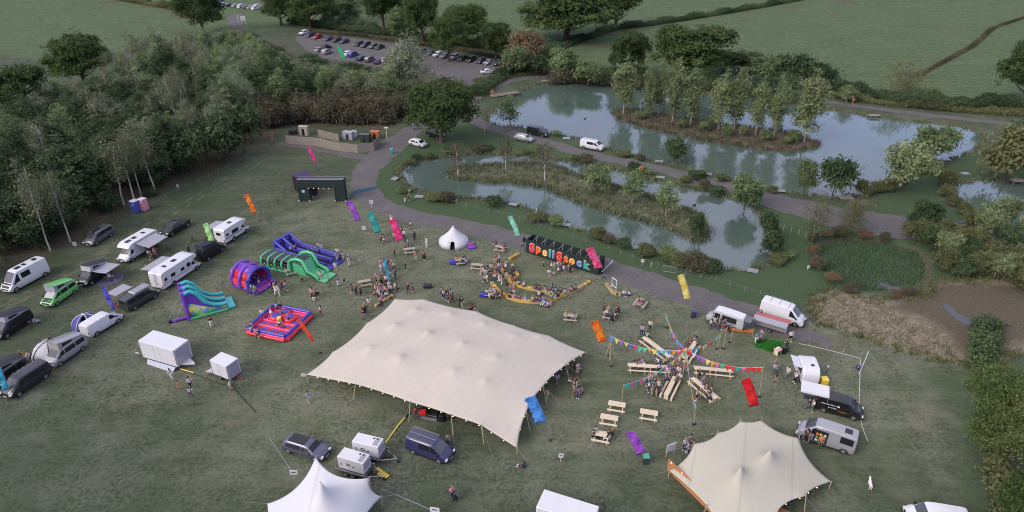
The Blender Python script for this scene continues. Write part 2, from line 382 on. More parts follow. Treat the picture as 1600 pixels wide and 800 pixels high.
nt.links.new(c, bs.inputs['Base Color']); bs.inputs['Roughness'].default_value = .95; bs.inputs['Specular IOR Level'].default_value = .15
bp = N(nt, 'ShaderNodeBump', Strength=.45, Distance=.2); nt.links.new(mth(nt,'ADD',n6,mth(nt,'MULTIPLY',n2,.6)), bp.inputs['Height']); nt.links.new(bp.outputs[0], bs.inputs['Normal'])
gme.materials.append(gm)
ground = link('ground', gme); tag(ground, kind='structure')
# gravel
rm, nt, bs = nodes('gravel_track')
geo = N(nt, 'ShaderNodeNewGeometry').outputs['Position']
n1 = noise(nt, geo, 3.5, 5, .75); n2 = noise(nt, geo, .35, 4); n3 = noise(nt, geo, 1.1, 5, .7)
c = ramp(nt, n1, [(.3, (.062,.057,.060)), (.7, (.150,.140,.144))]); c = mixc(nt, mth(nt,'MULTIPLY',ramp(nt, n2, [(.4,(0,0,0)),(.65,(1,1,1))]),.45), c, (.150,.135,.142))
c = mixc(nt, mth(nt,'MULTIPLY',ramp(nt, n3, [(.55,(0,0,0)),(.7,(1,1,1))]),.5), c, (.09,.095,.07))
nt.links.new(c, bs.inputs['Base Color']); bs.inputs['Roughness'].default_value = .95; bs.inputs['Specular IOR Level'].default_value = .2
def densify(pl, step):
    out = []
    for a, b in zip(pl[:-1], pl[1:]):
        d = math.hypot(b[0]-a[0], b[1]-a[1]); k = max(1, int(d/step))
        out += [(a[0]+(b[0]-a[0])*i/k, a[1]+(b[1]-a[1])*i/k) for i in range(k)]
    return out+[pl[-1]]
def wob(s, seed): return math.sin(s*.9+seed)*.22+math.sin(s*2.3+seed*2)*.16+random.uniform(-.12,.12)
ZR = {'main': .012, 'dam': .016, 'car': .020, 'far': .012, 'yard': .008, 'top': .024}
RN = {'main': 'gravel_road', 'dam': 'causeway_road', 'car': 'car_park_entrance', 'far': 'pond_side_path', 'yard': 'yard_track', 'top': 'lane'}
for k, (p, w) in ROADS.items():
    pl = densify(WL[k], .8); mb = MB(); vs = []; s = 0
    for i, (x, y) in enumerate(pl):
        a = pl[max(0, i-1)]; b = pl[min(len(pl)-1, i+1)]
        t = Vector((b[0]-a[0], b[1]-a[1])).normalized(); nn = Vector((-t.y, t.x)); s += .8
        ww = w
        if k == 'main':
            fl = (i/len(pl)); ww = w*(1+.25*math.exp(-((fl-.0)/.25)**2)+.35*math.exp(-((fl-.55)/.06)**2))
        if k == 'main': ww *= min(1, .12+i/14)
        if k == 'dam': ww = w*(1+1.5*min(1, max(0, (i/len(pl)-.55))/.25))
        l = ww/2+wob(s, 1); r = ww/2+wob(s, 5)
        for q in (l, l*.4, -r*.4, -r): vs.append((x+nn.x*q, y+nn.y*q, ZR[k]))
    fs = [(i*4+j, i*4+j+1, i*4+j+5, i*4+j+4) for i in range(len(pl)-1) for j in range(3)]
    mb.add(vs, [f[::-1] for f in fs]); o = mb.build(RN[k], rm, None, None); tag(o, kind='structure')
pl = densify(smooth_poly([tuple(q) for q in carp], 1), 1.2)
bm = bmesh.new(); vv = [bm.verts.new((x+random.uniform(-.3,.3), y+random.uniform(-.3,.3), .028)) for x, y in pl[:-1]]
bmesh.ops.triangulate(bm, faces=[bm.faces.new(vv)]); bmesh.ops.recalc_face_normals(bm, faces=bm.faces)
me = bpy.data.meshes.new('car_park'); bm.to_mesh(me); bm.free(); me.materials.append(rm)
if me.polygons[0].normal.z < 0: me.flip_normals()
tag(link('car_park', me), kind='structure')
# water
wm, nt, bs = nodes('pond_water')
geo = N(nt, 'ShaderNodeNewGeometry').outputs['Position']
c = ramp(nt, noise(nt, geo, .08, 4), [(.3, (.062,.094,.080)), (.7, (.085,.118,.100))])
nt.links.new(c, bs.inputs['Base Color']); bs.inputs['Roughness'].default_value = .04; bs.inputs['IOR'].default_value = WATER_IOR if 'WATER_IOR' in globals() else 1.95
bp = N(nt, 'ShaderNodeBump', Strength=.12, Distance=.04); nt.links.new(noise(nt, geo, 2.2, 3), bp.inputs['Height']); nt.links.new(bp.outputs[0], bs.inputs['Normal'])
mm = mat('dark_marsh_water', (.06,.062,.065), rough=.25, var=.3)
def sheet(name, pg, z, m, grow=1.6):
    c0 = pg.mean(0); n = len(pg); out = []
    for i in range(n):
        a = pg[i-1]; b = pg[(i+1) % n]; t = b-a; t = t/(np.hypot(*t)+1e-9); nn = np.array((t[1], -t[0]))
        q = pg[i]+nn*grow
        if sdf(np.array([q[0]]), np.array([q[1]]), pg)[0] < 0: q = pg[i]-nn*grow
        out.append((q[0], q[1], z))
    bm = bmesh.new(); f = bm.faces.new([bm.verts.new(q) for q in out]); bmesh.ops.triangulate(bm, faces=[f])
    me = bpy.data.meshes.new(name); bm.to_mesh(me); bm.free()
    for pgn in me.polygons:
        pass
    if sum(q.normal.z for q in me.polygons) < 0: me.flip_normals()
    me.materials.append(m); return tag(link(name, me), kind='structure')
sheet('serpentine_pond', pond1, WZ, wm, .9); sheet('upper_lake', pond2, WZ, wm, .9); sheet('right_pond', pond3, WZ, wm, .9)
sheet('marsh_water', marsh, -.64, mm, .3)
for pg in ([(1472,474),(1484,476),(1492,488),(1512,497),(1524,506),(1518,511),(1502,504),(1486,492),(1476,482)],):
    sheet('muddy_puddle', np.array(smooth_poly([tuple(q) for q in poly(pg)], 3)), .02, mm, .05)
# ------------------------------------------------------------------ light
world = bpy.data.worlds.new('World'); scene.world = world; world.use_nodes = True
wn = world.node_tree; bg = wn.nodes['Background']; sky = wn.nodes.new('ShaderNodeTexSky'); sky.sky_type = 'NISHITA'
SUN_EL, SUN_ROT = 36, 235
sky.sun_disc = False; sky.sun_elevation = R(SUN_EL); sky.sun_rotation = R(SUN_ROT); sky.dust_density = 3.0; sky.air_density = 1.0; sky.ozone_density = 2.0
tcw = wn.nodes.new('ShaderNodeTexCoord'); mpw = N(wn, 'ShaderNodeMapping'); mpw.inputs['Scale'].default_value = (1,1,2.6); wn.links.new(tcw.outputs['Generated'], mpw.inputs[0])
cl = ramp(wn, noise(wn, mpw.outputs[0], 2.6, 6, .6), [(.36,(.40,.40,.40)),(.60,(.92,.92,.92))])
sxw = N(wn, 'ShaderNodeSeparateXYZ'); wn.links.new(tcw.outputs['Generated'], sxw.inputs[0])
hz_c = ramp(wn, sxw.outputs[2], [(.18, (.46,.49,.95)), (.62, (.86,.82,.92))]); vm = N(wn, 'ShaderNodeVectorMath', operation='SCALE'); wn.links.new(hz_c, vm.inputs[0]); vm.inputs['Scale'].default_value = 3.9; hz_c = vm.outputs[0]
wn.links.new(mixc(wn, cl, sky.outputs[0], hz_c), bg.inputs[0]); bg.inputs[1].default_value = .15
sl = bpy.data.lights.new('sun', 'SUN'); so = bpy.data.objects.new('sun', sl); COL.objects.link(so)
sl.energy = 1.1; sl.angle = R(28); sl.color = (1, .90, .82)
sv = Vector((math.sin(R(SUN_ROT))*math.cos(R(SUN_EL)), math.cos(R(SUN_ROT))*math.cos(R(SUN_EL)), math.sin(R(SUN_EL))))
so.rotation_euler = sv.to_track_quat('Z', 'Y').to_euler()
scene.view_settings.view_transform = 'Standard'; scene.view_settings.look = 'None'; scene.view_settings.gamma = 1
scene.view_settings.exposure = 1.02
scene.render.engine = 'CYCLES'; scene.cycles.filter_width = 1.0

# ------------------------------------------------------------------ foliage
LK = {'wood_leaves':1.2, 'oak_leaves':1.2, 'ash_leaves':1.5, 'hedge_leaves':1.0, 'poplar_leaves':1.45, 'birch_leaves':1.35, 'pale_leaves':1.4, 'bramble_leaves':1.1, 'autumn_leaves':1.3, 'dry_blades':1.5}
def leaf_mat(name, dark, mid, light, trans=.32):
    if name != 'turf': k_ = LK.get(name, 1.25); dark, mid, light = [(x[0]*.95*k_, x[1]*k_*1.04, x[2]*k_*.95) for x in (tuple(q*.8 for q in dark), mid, light)]
    m, nt, bs = nodes(name)
    at = N(nt, 'ShaderNodeAttribute', attribute_name='tint'); oi = N(nt, 'ShaderNodeObjectInfo')
    f = mth(nt, 'ADD', at.outputs['Fac'], mth(nt, 'MULTIPLY', mth(nt, 'SUBTRACT', oi.outputs['Random'], .5), .35), True)
    c = ramp(nt, f, [(.05, dark), (.5, mid), (.95, light)])
    geo = N(nt, 'ShaderNodeNewGeometry').outputs['Position']
    c = mixc(nt, mth(nt,'MULTIPLY', noise(nt, geo, .25, 3), .35), c, tuple(x*1.35+.01 for x in mid))
    nt.links.new(c, bs.inputs['Base Color']); bs.inputs['Roughness'].default_value = .75; bs.inputs['Specular IOR Level'].default_value = .2
    tr = N(nt, 'ShaderNodeBsdfTranslucent'); nt.links.new(c, tr.inputs[0])
    mx = N(nt, 'ShaderNodeMixShader'); mx.inputs[0].default_value = trans
    nt.links.new(bs.outputs[0], mx.inputs[1]); nt.links.new(tr.outputs[0], mx.inputs[2])
    nt.links.new(mx.outputs[0], nt.nodes['Material Output'].inputs[0]); return m
L_OAK = leaf_mat('oak_leaves', (.022,.036,.013), (.048,.072,.024), (.090,.118,.040))
L_DK = leaf_mat('wood_leaves', (.020,.036,.018), (.050,.076,.036), (.105,.135,.065))
L_GR = leaf_mat('ash_leaves', (.040,.062,.030), (.098,.124,.058), (.195,.212,.112))
L_MG = leaf_mat('hedge_leaves', (.045,.066,.022), (.095,.125,.042), (.19,.21,.08))
L_PL = leaf_mat('pale_leaves', (.080,.092,.060), (.145,.155,.105), (.225,.23,.16))
L_BI = leaf_mat('birch_leaves', (.055,.062,.036), (.105,.110,.066), (.17,.165,.105))
L_YE = leaf_mat('poplar_leaves', (.065,.082,.042), (.128,.146,.076), (.215,.220,.120))
L_BR = leaf_mat('autumn_leaves', (.075,.045,.030), (.150,.092,.058), (.22,.15,.10))
L_BB = leaf_mat('bramble_leaves', (.050,.045,.030), (.105,.086,.058), (.16,.14,.095))
L_OL = leaf_mat('olive_leaves', (.050,.055,.026), (.105,.108,.050), (.165,.155,.08))
L_RD = leaf_mat('reed_blades', (.045,.055,.030), (.100,.108,.062), (.19,.175,.115), .1)
L_GS = leaf_mat('lush_blades', (.030,.055,.028), (.050,.088,.045), (.095,.135,.075), .1)
L_TN = leaf_mat('dry_blades', (.075,.062,.045), (.13,.108,.078), (.20,.175,.13), .1)
BARK = mat('brown_bark', (.075,.058,.045), rough=.95, var=.4, scale=2, bump=.5)
BIRCHB = mat('birch_bark', (.42,.40,.36), rough=.8, var=.35, scale=3)
PALEB = mat('pale_bark', (.27,.245,.20), rough=.9, var=.3, scale=3)
rng = np.random.default_rng(11)
def leaves(centres, normals, size, tint, aspect=.6):
    n = len(centres)
    nr = normals+rng.normal(0, .75, (n, 3)); nr /= np.linalg.norm(nr, axis=1, keepdims=True)+1e-9
    a = rng.normal(0, 1, (n, 3)); t = np.cross(nr, a); t /= np.linalg.norm(t, axis=1, keepdims=True)+1e-9
    b = np.cross(nr, t); s = (size*rng.uniform(.6, 1.35, (n, 1)))
    t = t*s; b = b*s*aspect
    v = np.stack([centres-t, centres-b*.9, centres+t, centres+b], 1)
    return v.reshape(-1, 3), np.repeat(tint, 4)
def crown_mesh(name, lobes, mat_, clumps, per, leaf, spread=.55, fill=.75, zcut=None, droop=0, noise_r=.16):
    cs, ns, ts = [], [], []
    tw = sum(l[6] if len(l) > 6 else l[3]*l[4] for l in lobes)
    for l in lobes:
        cx, cy, cz, rx, ry, rz = l[:6]; w = (l[6] if len(l) > 6 else rx*ry)/tw
        k = max(3, int(clumps*w))
        d = rng.normal(0, 1, (k, 3)); d /= np.linalg.norm(d, axis=1, keepdims=True)
        d[:, 2] = np.where(d[:, 2] < -.35, -d[:, 2], d[:, 2])
        r = 1-np.abs(rng.normal(0, .14, k))
        inn = rng.random(k) > fill; r[inn] = rng.uniform(.3, .8, inn.sum())
        ph = np.sin(d[:, 0]*5.1+cx)*np.cos(d[:, 1]*4.3+cz)+.6*np.sin(d[:, 2]*7+cy)
        r = r*(1+noise_r*ph)
        c = np.array([cx, cy, cz])+d*r[:, None]*np.array([rx, ry, rz])
        tb = rng.uniform(.15, .85, k)
        sp = spread*rng.uniform(.6, 1.3, k)
        cc = np.repeat(c, per, 0)+rng.normal(0, 1, (k*per, 3))*np.repeat(sp, per)[:, None]*np.array([1, 1, .65+droop])
        cs.append(cc); ns.append(np.repeat(d, per, 0)+np.array([0, 0, .55-droop])); ts.append(np.clip(np.repeat(tb, per)+rng.normal(0, .10, k*per), 0, 1))
    C = np.concatenate(cs); Nn = np.concatenate(ns); T = np.concatenate(ts)
    if zcut is not None: k = C[:, 2] > zcut; C, Nn, T = C[k], Nn[k], T[k]
    v, t = leaves(C, Nn, leaf, T)
    me = np_mesh(name, v, np.arange(len(v)).reshape(-1, 4), [('tint', t)])
    me.materials.append(mat_); return me
def trunk_mb(h, r, limbs=6, lean=.3, spread=2.5, start=.35, seed=0, up=.5):
    rd = random.Random(seed); mb = MB(); pts = [Vector((0, 0, -.2))]; a = rd.uniform(0, 6.28)
    for i in range(1, 7):
        f = i/6; pts.append(Vector((math.cos(a)*lean*f*f+rd.uniform(-.06,.06)*h*.1, math.sin(a)*lean*f*f+rd.uniform(-.06,.06)*h*.1, h*f)))
    mb.tube(pts, [r*(1.25 if i == 0 else 1-.75*i/6) for i in range(7)], 7)
    for k in range(limbs):
        f = start+(1-start)*k/limbs*.95; i = min(5, int(f*6)); p = pts[i].lerp(pts[i+1], f*6-i); an = rd.uniform(0, 6.28)
        L = spread*rd.uniform(.7, 1.15)*(1-.4*f); d = Vector((math.cos(an), math.sin(an), 0))
        q = [p, p+d*L*.4+Vector((0,0,L*up*.4)), p+d*L*.8+Vector((0,0,L*up)), p+d*L+Vector((0,0,L*up*1.6))]
        rr = r*(1-.7*f)*.5; mb.tube(q, [rr, rr*.7, rr*.4, rr*.15], 5)
    return mb
def lobes_round(w, h, n, base=.25, seed=0, flat=1.0):
    rd = random.Random(seed); L = [(0, 0, h*(base+(1-base)*.5), w*.34, w*.34, h*(1-base)*.42)]
    for i in range(n):
        a = 6.283*i/n+rd.uniform(-.4,.4); zz = rd.choice([.35,.5,.65,.78]); rr = w*rd.uniform(.22,.34)*(1-.45*abs(zz-.45)); s = w*rd.uniform(.13,.22)
        L.append((math.cos(a)*rr, math.sin(a)*rr, h*(base+(1-base)*zz), s, s, s*rd.uniform(.6,.9)*flat))
    return L
def lobes_upright(w, h, n, base=.15, seed=0):
    rd = random.Random(seed); L = []
    for i in range(n):
        f = i/(n-1); z = h*(base+(1-base)*(.06+.88*f)); r = w*.5*(math.sin(PI*min(.97, .18+.80*f))**.7)
        k = 1 if f > .8 else 3
        for j in range(k):
            a = rd.uniform(0, 6.28); s = r*rd.uniform(.45,.65)
            off = r*.45 if k > 1 else 0
            L.append((math.cos(a)*off, math.sin(a)*off, z+rd.uniform(-.4,.4), s+.3, s+.3, h*.10+s*.5))
    return L
# prototypes: (crown mesh, trunk mesh, nominal height, nominal width)
PROTO = {}
def proto(kind, crown, tb, tmat, h, w):
    PROTO.setdefault(kind, []).append((crown, tb.mesh('trunk', tmat, 50), h, w))
for s in range(4):
    proto('oak', crown_mesh('crown', lobes_round(15, 13, 17, .05, s), L_OAK, 620, 34, .27, .62, .9), trunk_mb(7.5, .55, 9, .4, 5, .3, s), BARK, 13, 15)
for s in range(5):
    proto('wood', crown_mesh('crown', lobes_upright(7, 12, 7, .08, s+10), L_DK, 420, 26, .20, .50, .8), trunk_mb(10, .2, 8, .3, 2, .2, s), BARK, 12, 7)
for s in range(5):
    proto('ash', crown_mesh('crown', lobes_upright(7.5, 12, 8, .06, s+20), L_GR, 420, 28, .19, .46, .85), trunk_mb(10.5, .18, 9, .3, 2.2, .15, s+5, 1.0), PALEB, 12, 7.5)
for s in range(3):
    proto('pale', crown_mesh('crown', lobes_upright(7.5, 11, 7, .06, s+30), L_PL, 340, 24, .17, .48, .7), trunk_mb(9.5, .16, 16, .3, 2.4, .1, s+15, 1.2), PALEB, 11, 7.5)
for s in range(5):
    proto('birch', crown_mesh('crown', lobes_upright(4.2, 12.5, 6, .40, s+40), L_BI, 74, 20, .16, .5, .5, droop=.35), trunk_mb(12, .15, 9, .9, 1.7, .4, s+25, 1.3), BIRCHB, 12.5, 4.2)
for s in range(4):
    proto('poplar', crown_mesh('crown', lobes_upright(5.5, 12.5, 8, .16, s+50), L_YE, 270, 22, .22, .5, .65), trunk_mb(11.5, .18, 10, .5, 2, .2, s+35, 1.2), PALEB, 12.5, 5.5)
for s in range(1):
    proto('hedgeoak', crown_mesh('crown', lobes_round(15, 13, 19, .0, s+7), L_MG, 1100, 44, .155, .55, .92), trunk_mb(7.5, .5, 9, .4, 5, .3, s), BARK, 13, 15)
for s in range(3):
    proto('bush', crown_mesh('crown', lobes_round(5, 3.6, 9, -.05, s+60), L_DK, 170, 24, .19, .38, .7), trunk_mb(2, .09, 5, .2, 1.2, .1, s), BARK, 3.6, 5)
    proto('greybush', crown_mesh('crown', lobes_round(5, 3.8, 9, -.05, s+70), L_OL, 170, 24, .18, .40, .7), trunk_mb(2, .09, 5, .2, 1.2, .1, s), BARK, 3.8, 5)
    proto('willowbush', crown_mesh('crown', lobes_round(6, 5, 10, .05, s+80), L_GR, 220, 26, .19, .42, .7, noise_r=.2), trunk_mb(3, .14, 7, .2, 1.6, .1, s), BARK, 5, 6)
    proto('yellowbush', crown_mesh('crown', lobes_round(6, 5, 10, .05, s+90), L_YE, 220, 26, .19, .42, .7, noise_r=.2), trunk_mb(3, .14, 7, .2, 1.6, .1, s), BARK, 5, 6)
    proto('redbush', crown_mesh('crown', lobes_round(5, 5, 9, .05, s+100), L_BR, 170, 22, .18, .42, .7), trunk_mb(3, .12, 6, .2, 1.4, .1, s), BARK, 5, 5)
    proto('bramble', crown_mesh('crown', lobes_round(5, 2.6, 9, -.1, s+110), L_BB, 170, 22, .17, .42, .75), trunk_mb(1.4, .06, 5, .2, 1.4, .1, s), BARK, 2.6, 5)
for s in range(3):
    proto('sapling', crown_mesh('crown', lobes_upright(3.4, 5.5, 5, .25, s+120), L_GR, 80, 20, .16, .38, .6), trunk_mb(5, .09, 7, .2, 1.2, .25, s), PALEB, 5.5, 3.4)
    proto('autumnsapling', crown_mesh('crown', lobes_upright(3.4, 6, 5, .35, s+130), L_BB, 60, 16, .13, .38, .55), trunk_mb(5.6, .09, 8, .3, 1.2, .3, s, 1.2), BIRCHB, 6, 3.4)
    proto('wispy', crown_mesh('crown', lobes_upright(6, 7.5, 6, .12, s+140), L_OL, 130, 16, .14, .60, .5), trunk_mb(6.5, .1, 14, .4, 2.2, .1, s, 1.2), PALEB, 7.5, 6)
NAMES = {'oak':'oak_tree','hedgeoak':'oak_tree','wood':'broadleaf_tree','ash':'ash_tree','pale':'willow_tree','birch':'birch_tree','poplar':'poplar_tree','bush':'bush','greybush':'bush','willowbush':'willow_shrub','yellowbush':'willow_shrub','redbush':'autumn_shrub','bramble':'bramble_bush','sapling':'sapling','autumnsapling':'birch_sapling','wispy':'sparse_tree'}
def cat_of(k): return 'bush' if 'bush' in k or k == 'bramble' else 'tree'
def tree(kind, p, h, w=None, label=None, group=None, idx=None, rz=None):
    pr = PROTO[kind]; cr, tr, H, W = pr[(idx if idx is not None else random.randrange(len(pr))) % len(pr)]
    w = w or h*W/H
    t = thing(NAMES[kind], label, cat_of(kind), p, random.uniform(0, 6.28) if rz is None else rz, group, (w/W, w/W, h/H))
    link('crown', cr, t); link('stem' if cat_of(kind) == 'bush' else 'trunk', tr, t)
    return t
def ptree(kind, u, v, topv, wpx, label, group=None, z=0, **k):
    p = P(u, v, z); h = zat(p.y, topv)-z; w = wpx/pxm(u, v) if wpx else None
    return tree(kind, p, h, w, label, group, **k)
# single trees the photograph shows well
for a in [
 ('oak',133,134,56,96,'lone round oak with a dark trunk at the edge of the upper left field'),
 ('oak',30,205,108,120,'large dark oak at the left edge, behind the birches'),
 ('oak',690,222,128,110,'big round oak in the middle, beside the gravel road, with a dark car under it'),
 ('oak',318,52,-18,78,'dark tree at the far end of the wood, left of the lane'),
 ('oak',1076,128,42,128,'wide bright green oak behind the upper lake'),
 ('oak',978,118,50,66,'olive green round tree left of the wide bright oak behind the lake'),
 ('oak',885,62,-20,150,'broad oak in the far hedge above the upper lake'),
 ('oak',962,44,-25,78,'dark tree right of the broad oak in the far hedge'),
 ('oak',660,66,-14,60,'tall dark oak behind the row of parked cars'),
 ('oak',600,46,-30,66,'tree left of the tall dark oak behind the car park'),
 ('ash',547,38,-22,46,'slim tree beside the lamp post behind the car park'),
 ('oak',485,44,-20,66,'green tree above the first cars of the far row'),
 ('oak',440,40,-22,60,'dark tree left of the green tree behind the car park'),
 ('oak',728,72,8,76,'yellow green spreading tree behind the middle of the car park'),
 ('oak',1600,165,64,96,'dark oak cut off by the right edge above the lake'),
 ('wispy',1405,152,96,74,'pale sparse tree in the hedge beyond the upper lake'),
 ('pale',640,152,52,78,'fuzzy pale willow standing over the end of the car park'),
 ('redbush',822,104,48,60,'tree with orange autumn leaves beside the car park'),
 ('willowbush',803,118,74,46,'green bush under the orange autumn tree'),
 ('willowbush',880,126,74,50,'round grey green bush on the lake bank by the far jetty'),
 ('bush',845,116,86,46,'dark bush between the orange tree and the lake'),
 ('bush',1158,112,78,60,'dark tree right of the wide bright oak'),
 ('redbush',1173,117,90,22,'small rusty orange tree behind the lake island'),
 ('bush',1235,130,84,62,'bright green hedgerow tree right of the orange one'),
 ('bush',1280,138,98,50,'dark hedgerow bush at the end of the lake path'),
 ('willowbush',1190,130,90,50,'grey green bush behind the right end of the island'),
 ('sapling',1322,160,134,26,'small green tree beside the life ring on the far path'),
 ('yellowbush',1410,298,228,80,'pale yellow green willow on the spit beside the lake'),
 ('willowbush',1455,250,200,68,'grey green bush behind the pale willow on the spit'),
 ('bush',1438,258,222,40,'dark bush squeezed between the two willows on the spit'),
 ('greybush',1568,284,204,84,'big dark olive bush between the lake and the right pond'),
 ('bush',1600,240,180,70,'dark bush at the right edge behind the olive bush'),
 ('willowbush',1256,306,252,34,'narrow bush at the lake edge, left of the round one'),
 ('bush',1299,310,248,60,'round dark bush on a stem at the near edge of the lake'),
 ('willowbush',1163,326,275,54,'rounded grey green bush between the causeway and the serpentine pond'),
 ('bush',1198,378,330,34,'dark green bush at the right end of the serpentine pond'),
 ('bush',1205,398,360,34,'low bush on the right shore of the serpentine pond'),
 ('bush',1055,252,216,34,'small round bush standing in the water below the island'),
 ('sapling',797,202,152,32,'small green tree at the left corner of the upper lake'),
 ('autumnsapling',716,274,222,34,'bare reddish sapling at the left end of the pond island'),
 ('autumnsapling',790,268,212,30,'white stemmed sapling with thin autumn leaves on the pond island'),
 ('autumnsapling',851,283,222,38,'birch with straw coloured leaves on the pond island'),
 ('willowbush',932,304,258,44,'leafy green shrub in the middle of the pond island'),
 ('sapling',987,318,268,36,'young tree with round leaves on the pond island'),
 ('sapling',1040,338,288,38,'young green tree near the right end of the pond island'),
 ('bush',1086,372,330,26,'bright green bush on the right tip of the pond island'),
 ('oak',702,96,22,60,'round dark tree in the gap behind the middle of the car park'),
 ('oak',775,92,36,52,'low dark tree left of the orange autumn tree'),
 ('ash',625,60,10,40,'grey green tree between two oaks behind the car park'),
 ('ash',515,34,-14,44,'grey green tree left of the lamp post'),
 ('oak',1130,112,80,50,'dark round tree tucked behind the wide bright oak'),
 ('willowbush',918,132,96,50,'grey bush on the far shore left of the island poplars'),
 ('wispy',1268,380,305,44,'thin birch with pale stems beside the marsh'),
 ('wispy',1318,366,312,42,'spindly twin stemmed tree at the edge of the marsh'),
 ('wispy',1336,364,306,46,'spindly bare tree right of the twin stemmed one'),
 ('sapling',1545,362,310,38,'thin pale tree at the shore of the right pond'),
 ('hedgeoak',1558,712,592,165,'large mottled green tree at the lower right edge'),
 ('oak',1585,850,745,95,'dark tree at the bottom right corner'),
 ('ash',1012,182,98,26,'slim poplar leaning over the island, second from the left'),
]:
    k, u, v, tv, w, lab = a[:6]; ptree(k, u, v, tv, w, lab)
for i, (u, v, tv, w, lab) in enumerate([
 (974,178,90,50,'tall yellow green poplar at the left end of the lake island'),
 (1028,182,92,34,'poplar with a forked pale trunk, third on the island'),
 (1050,192,92,40,'slender grey green poplar in the middle of the island'),
 (1078,198,98,46,'bushy poplar right of the slender one on the island'),
 (1122,204,112,44,'poplar with many thin pale stems on the island'),
 (1146,206,106,46,'rounded yellow poplar at the centre right of the island'),
 (1180,212,120,38,'grey green poplar before the last gap on the island'),
 (1208,216,118,40,'upright poplar second from the right end of the island'),
 (1256,222,110,62,'widest pale poplar at the right end of the island')]):
    ptree('poplar', u, v, tv, w*.74, lab, 'poplars on the lake island', z=-.1)
for i, (u, v) in enumerate([(1000,186),(1066,200),(1100,205),(1135,212),(1160,214),(1195,220),(1230,226),(1240,222),(1110,198)]):
    ptree('willowbush' if i % 2 else 'yellowbush', u, v, v-random.uniform(12,22), random.uniform(14,24), 'low bush under the poplars on the lake island', 'low bushes on the lake island', z=-.1)
# the wood
wf = poly([(-90,470),(0,402),(60,388),(112,364),(202,312),(245,290),(312,258),(395,218),(388,192),(440,186),(560,196),(636,186),(664,150),(640,128),(560,112),(480,98),(418,84),(370,72),(345,84),(290,110),(196,130),(120,170),(70,185),(-160,200)])
ylo, yhi = wf[:,1].min(), wf[:,1].max(); xlo, xhi = wf[:,0].min(), wf[:,0].max()
cand = []
y = ylo
while y < yhi:
    x = xlo
    while x < xhi:
        q = (x+random.uniform(-1.7,1.7), y+random.uniform(-1.7,1.7)); cand.append(q); x += 5.7
    y += 5.6
cand = [q for q in cand if sdf(np.array([q[0]]), np.array([q[1]]), wf)[0] < -.5]
CAMX = np.array([0,0])
def uv(x, y, z=0):
    w = CAMH-z; d = y*CP+w*SP; return 800+FPX*x/d, 400+FPX*(-(y*SP-w*CP))/d
def uvt(x, y, z=0):
    w = CAMH-z; d = y*CP+w*SP; return 800+FPX*x/d, 400-FPX*(y*SP-w*CP)/d
nw = 0
WL_ = {'wood':('dark leafy tree packed into the wood','dark trees of the wood'),'ash':('grey green upright tree in the thick of the wood','grey green trees of the wood'),
 'pale':('pale thin crowned tree showing its twigs in the wood','pale trees of the wood'),'birch':('birch with a white stem inside the wood','birches in the wood'),
 'bush':('low green bush at the back edge of the wood','bushes at the back of the wood'),'bramble':('low brown scrub bush behind the fenced yard','brown scrub behind the yard')}
for q in cand:
    u, v = uvt(*q)
    if u < -70: continue
    if 385 < u < 655 and v > 176 and v < 205: continue
    r = random.random()
    if u > 330: k = 'ash' if r < .62 else 'pale' if r < .92 else 'wood'
    elif v > 300 or u < 120 and v > 220: k = 'wood' if r < .75 else 'birch' if r < .9 else 'ash'
    elif v < 150: k = 'birch' if r < .3 else 'ash' if r < .7 else 'pale'
    else: k = 'wood' if r < .5 else 'ash' if r < .7 else 'pale' if r < .82 else 'birch'
    h = random.uniform(8.5, 12.5) if u > 330 else random.uniform(8.5, 13)
    if u > 270 and u < 430 and v < 160: h *= 1.28
    if 560 < u and v < 150: h *= .85
    if u < 200 and v < 170: h *= .9
    if k == 'birch': h *= 1.15
    TLx = [-120,0,80,150,190,240,300,350,400,430,470,500,560,600,640,700]; TLy = [150,118,112,132,60,58,42,44,42,72,90,98,103,100,112,140]
    h = min(h, zat(q[1], np.interp(u, TLx, TLy)+random.uniform(0,12)))
    if h < 4.2: k = 'bush'; h = max(h, 3.2)
    tree(k, (q[0], q[1], 0), h, random.uniform(6.0, 8.8)*(.6 if k == 'birch' else 1), WL_[k][0], WL_[k][1]); nw += 1
for i, (u, v, tv, lab) in enumerate([
 (79,392,255,'tall white stemmed birch leaning over the wood edge at far left'),
 (110,378,270,'white birch at the wood edge, right of the tallest one'),
 (194,320,225,'white birch behind the portable toilets, left stem'),
 (212,318,215,'slender birch just behind the blue portable toilet'),
 (221,306,208,'thin birch right of the portable toilets'),
 (243,302,212,'forked white birch at the wood edge beyond the toilets'),
 (20,330,190,'birch with a bare white top at the far left'),
 (228,200,110,'white trunked birch rising in the middle of the wood'),
 (262,196,128,'reddish birch in the middle of the wood'),
 (185,182,108,'thin pale birch behind the middle of the wood'),
 (255,120,48,'tall pale birch behind the wood near the upper field'),
 (215,108,52,'feathery birch at the back edge of the wood')]):
    ptree('birch', u, v, tv, random.choice([30, 36, 42]), lab, idx=i)
for i, (u, v, tv, w, lab) in enumerate([(300,270,205,66,'big round leafy bush at the wood edge facing the field'),(345,250,180,70,'dense green bush right of the big round one at the wood edge'),(268,250,195,50,'dark bush left of the big round one'),(385,225,160,56,'bush at the corner of the wood near the yard'),(175,330,300,34,'low green bush beside the portable toilets'),(235,306,294,22,'small bush under the forked birch')]):
    ptree('bush', u, v, tv, w, lab)
for i in range(46):                          # brown scrub bank behind the yard
    f = random.random(); u = 392+250*f; v = 178+random.uniform(-6, 22)+f*4
    if u > 600: v -= 12
    if 440 < u < 600 and v > 192: v = 192
    ptree('bramble', u, v, v-random.uniform(24, 36), random.uniform(34, 46), WL_['bramble'][0], WL_['bramble'][1])
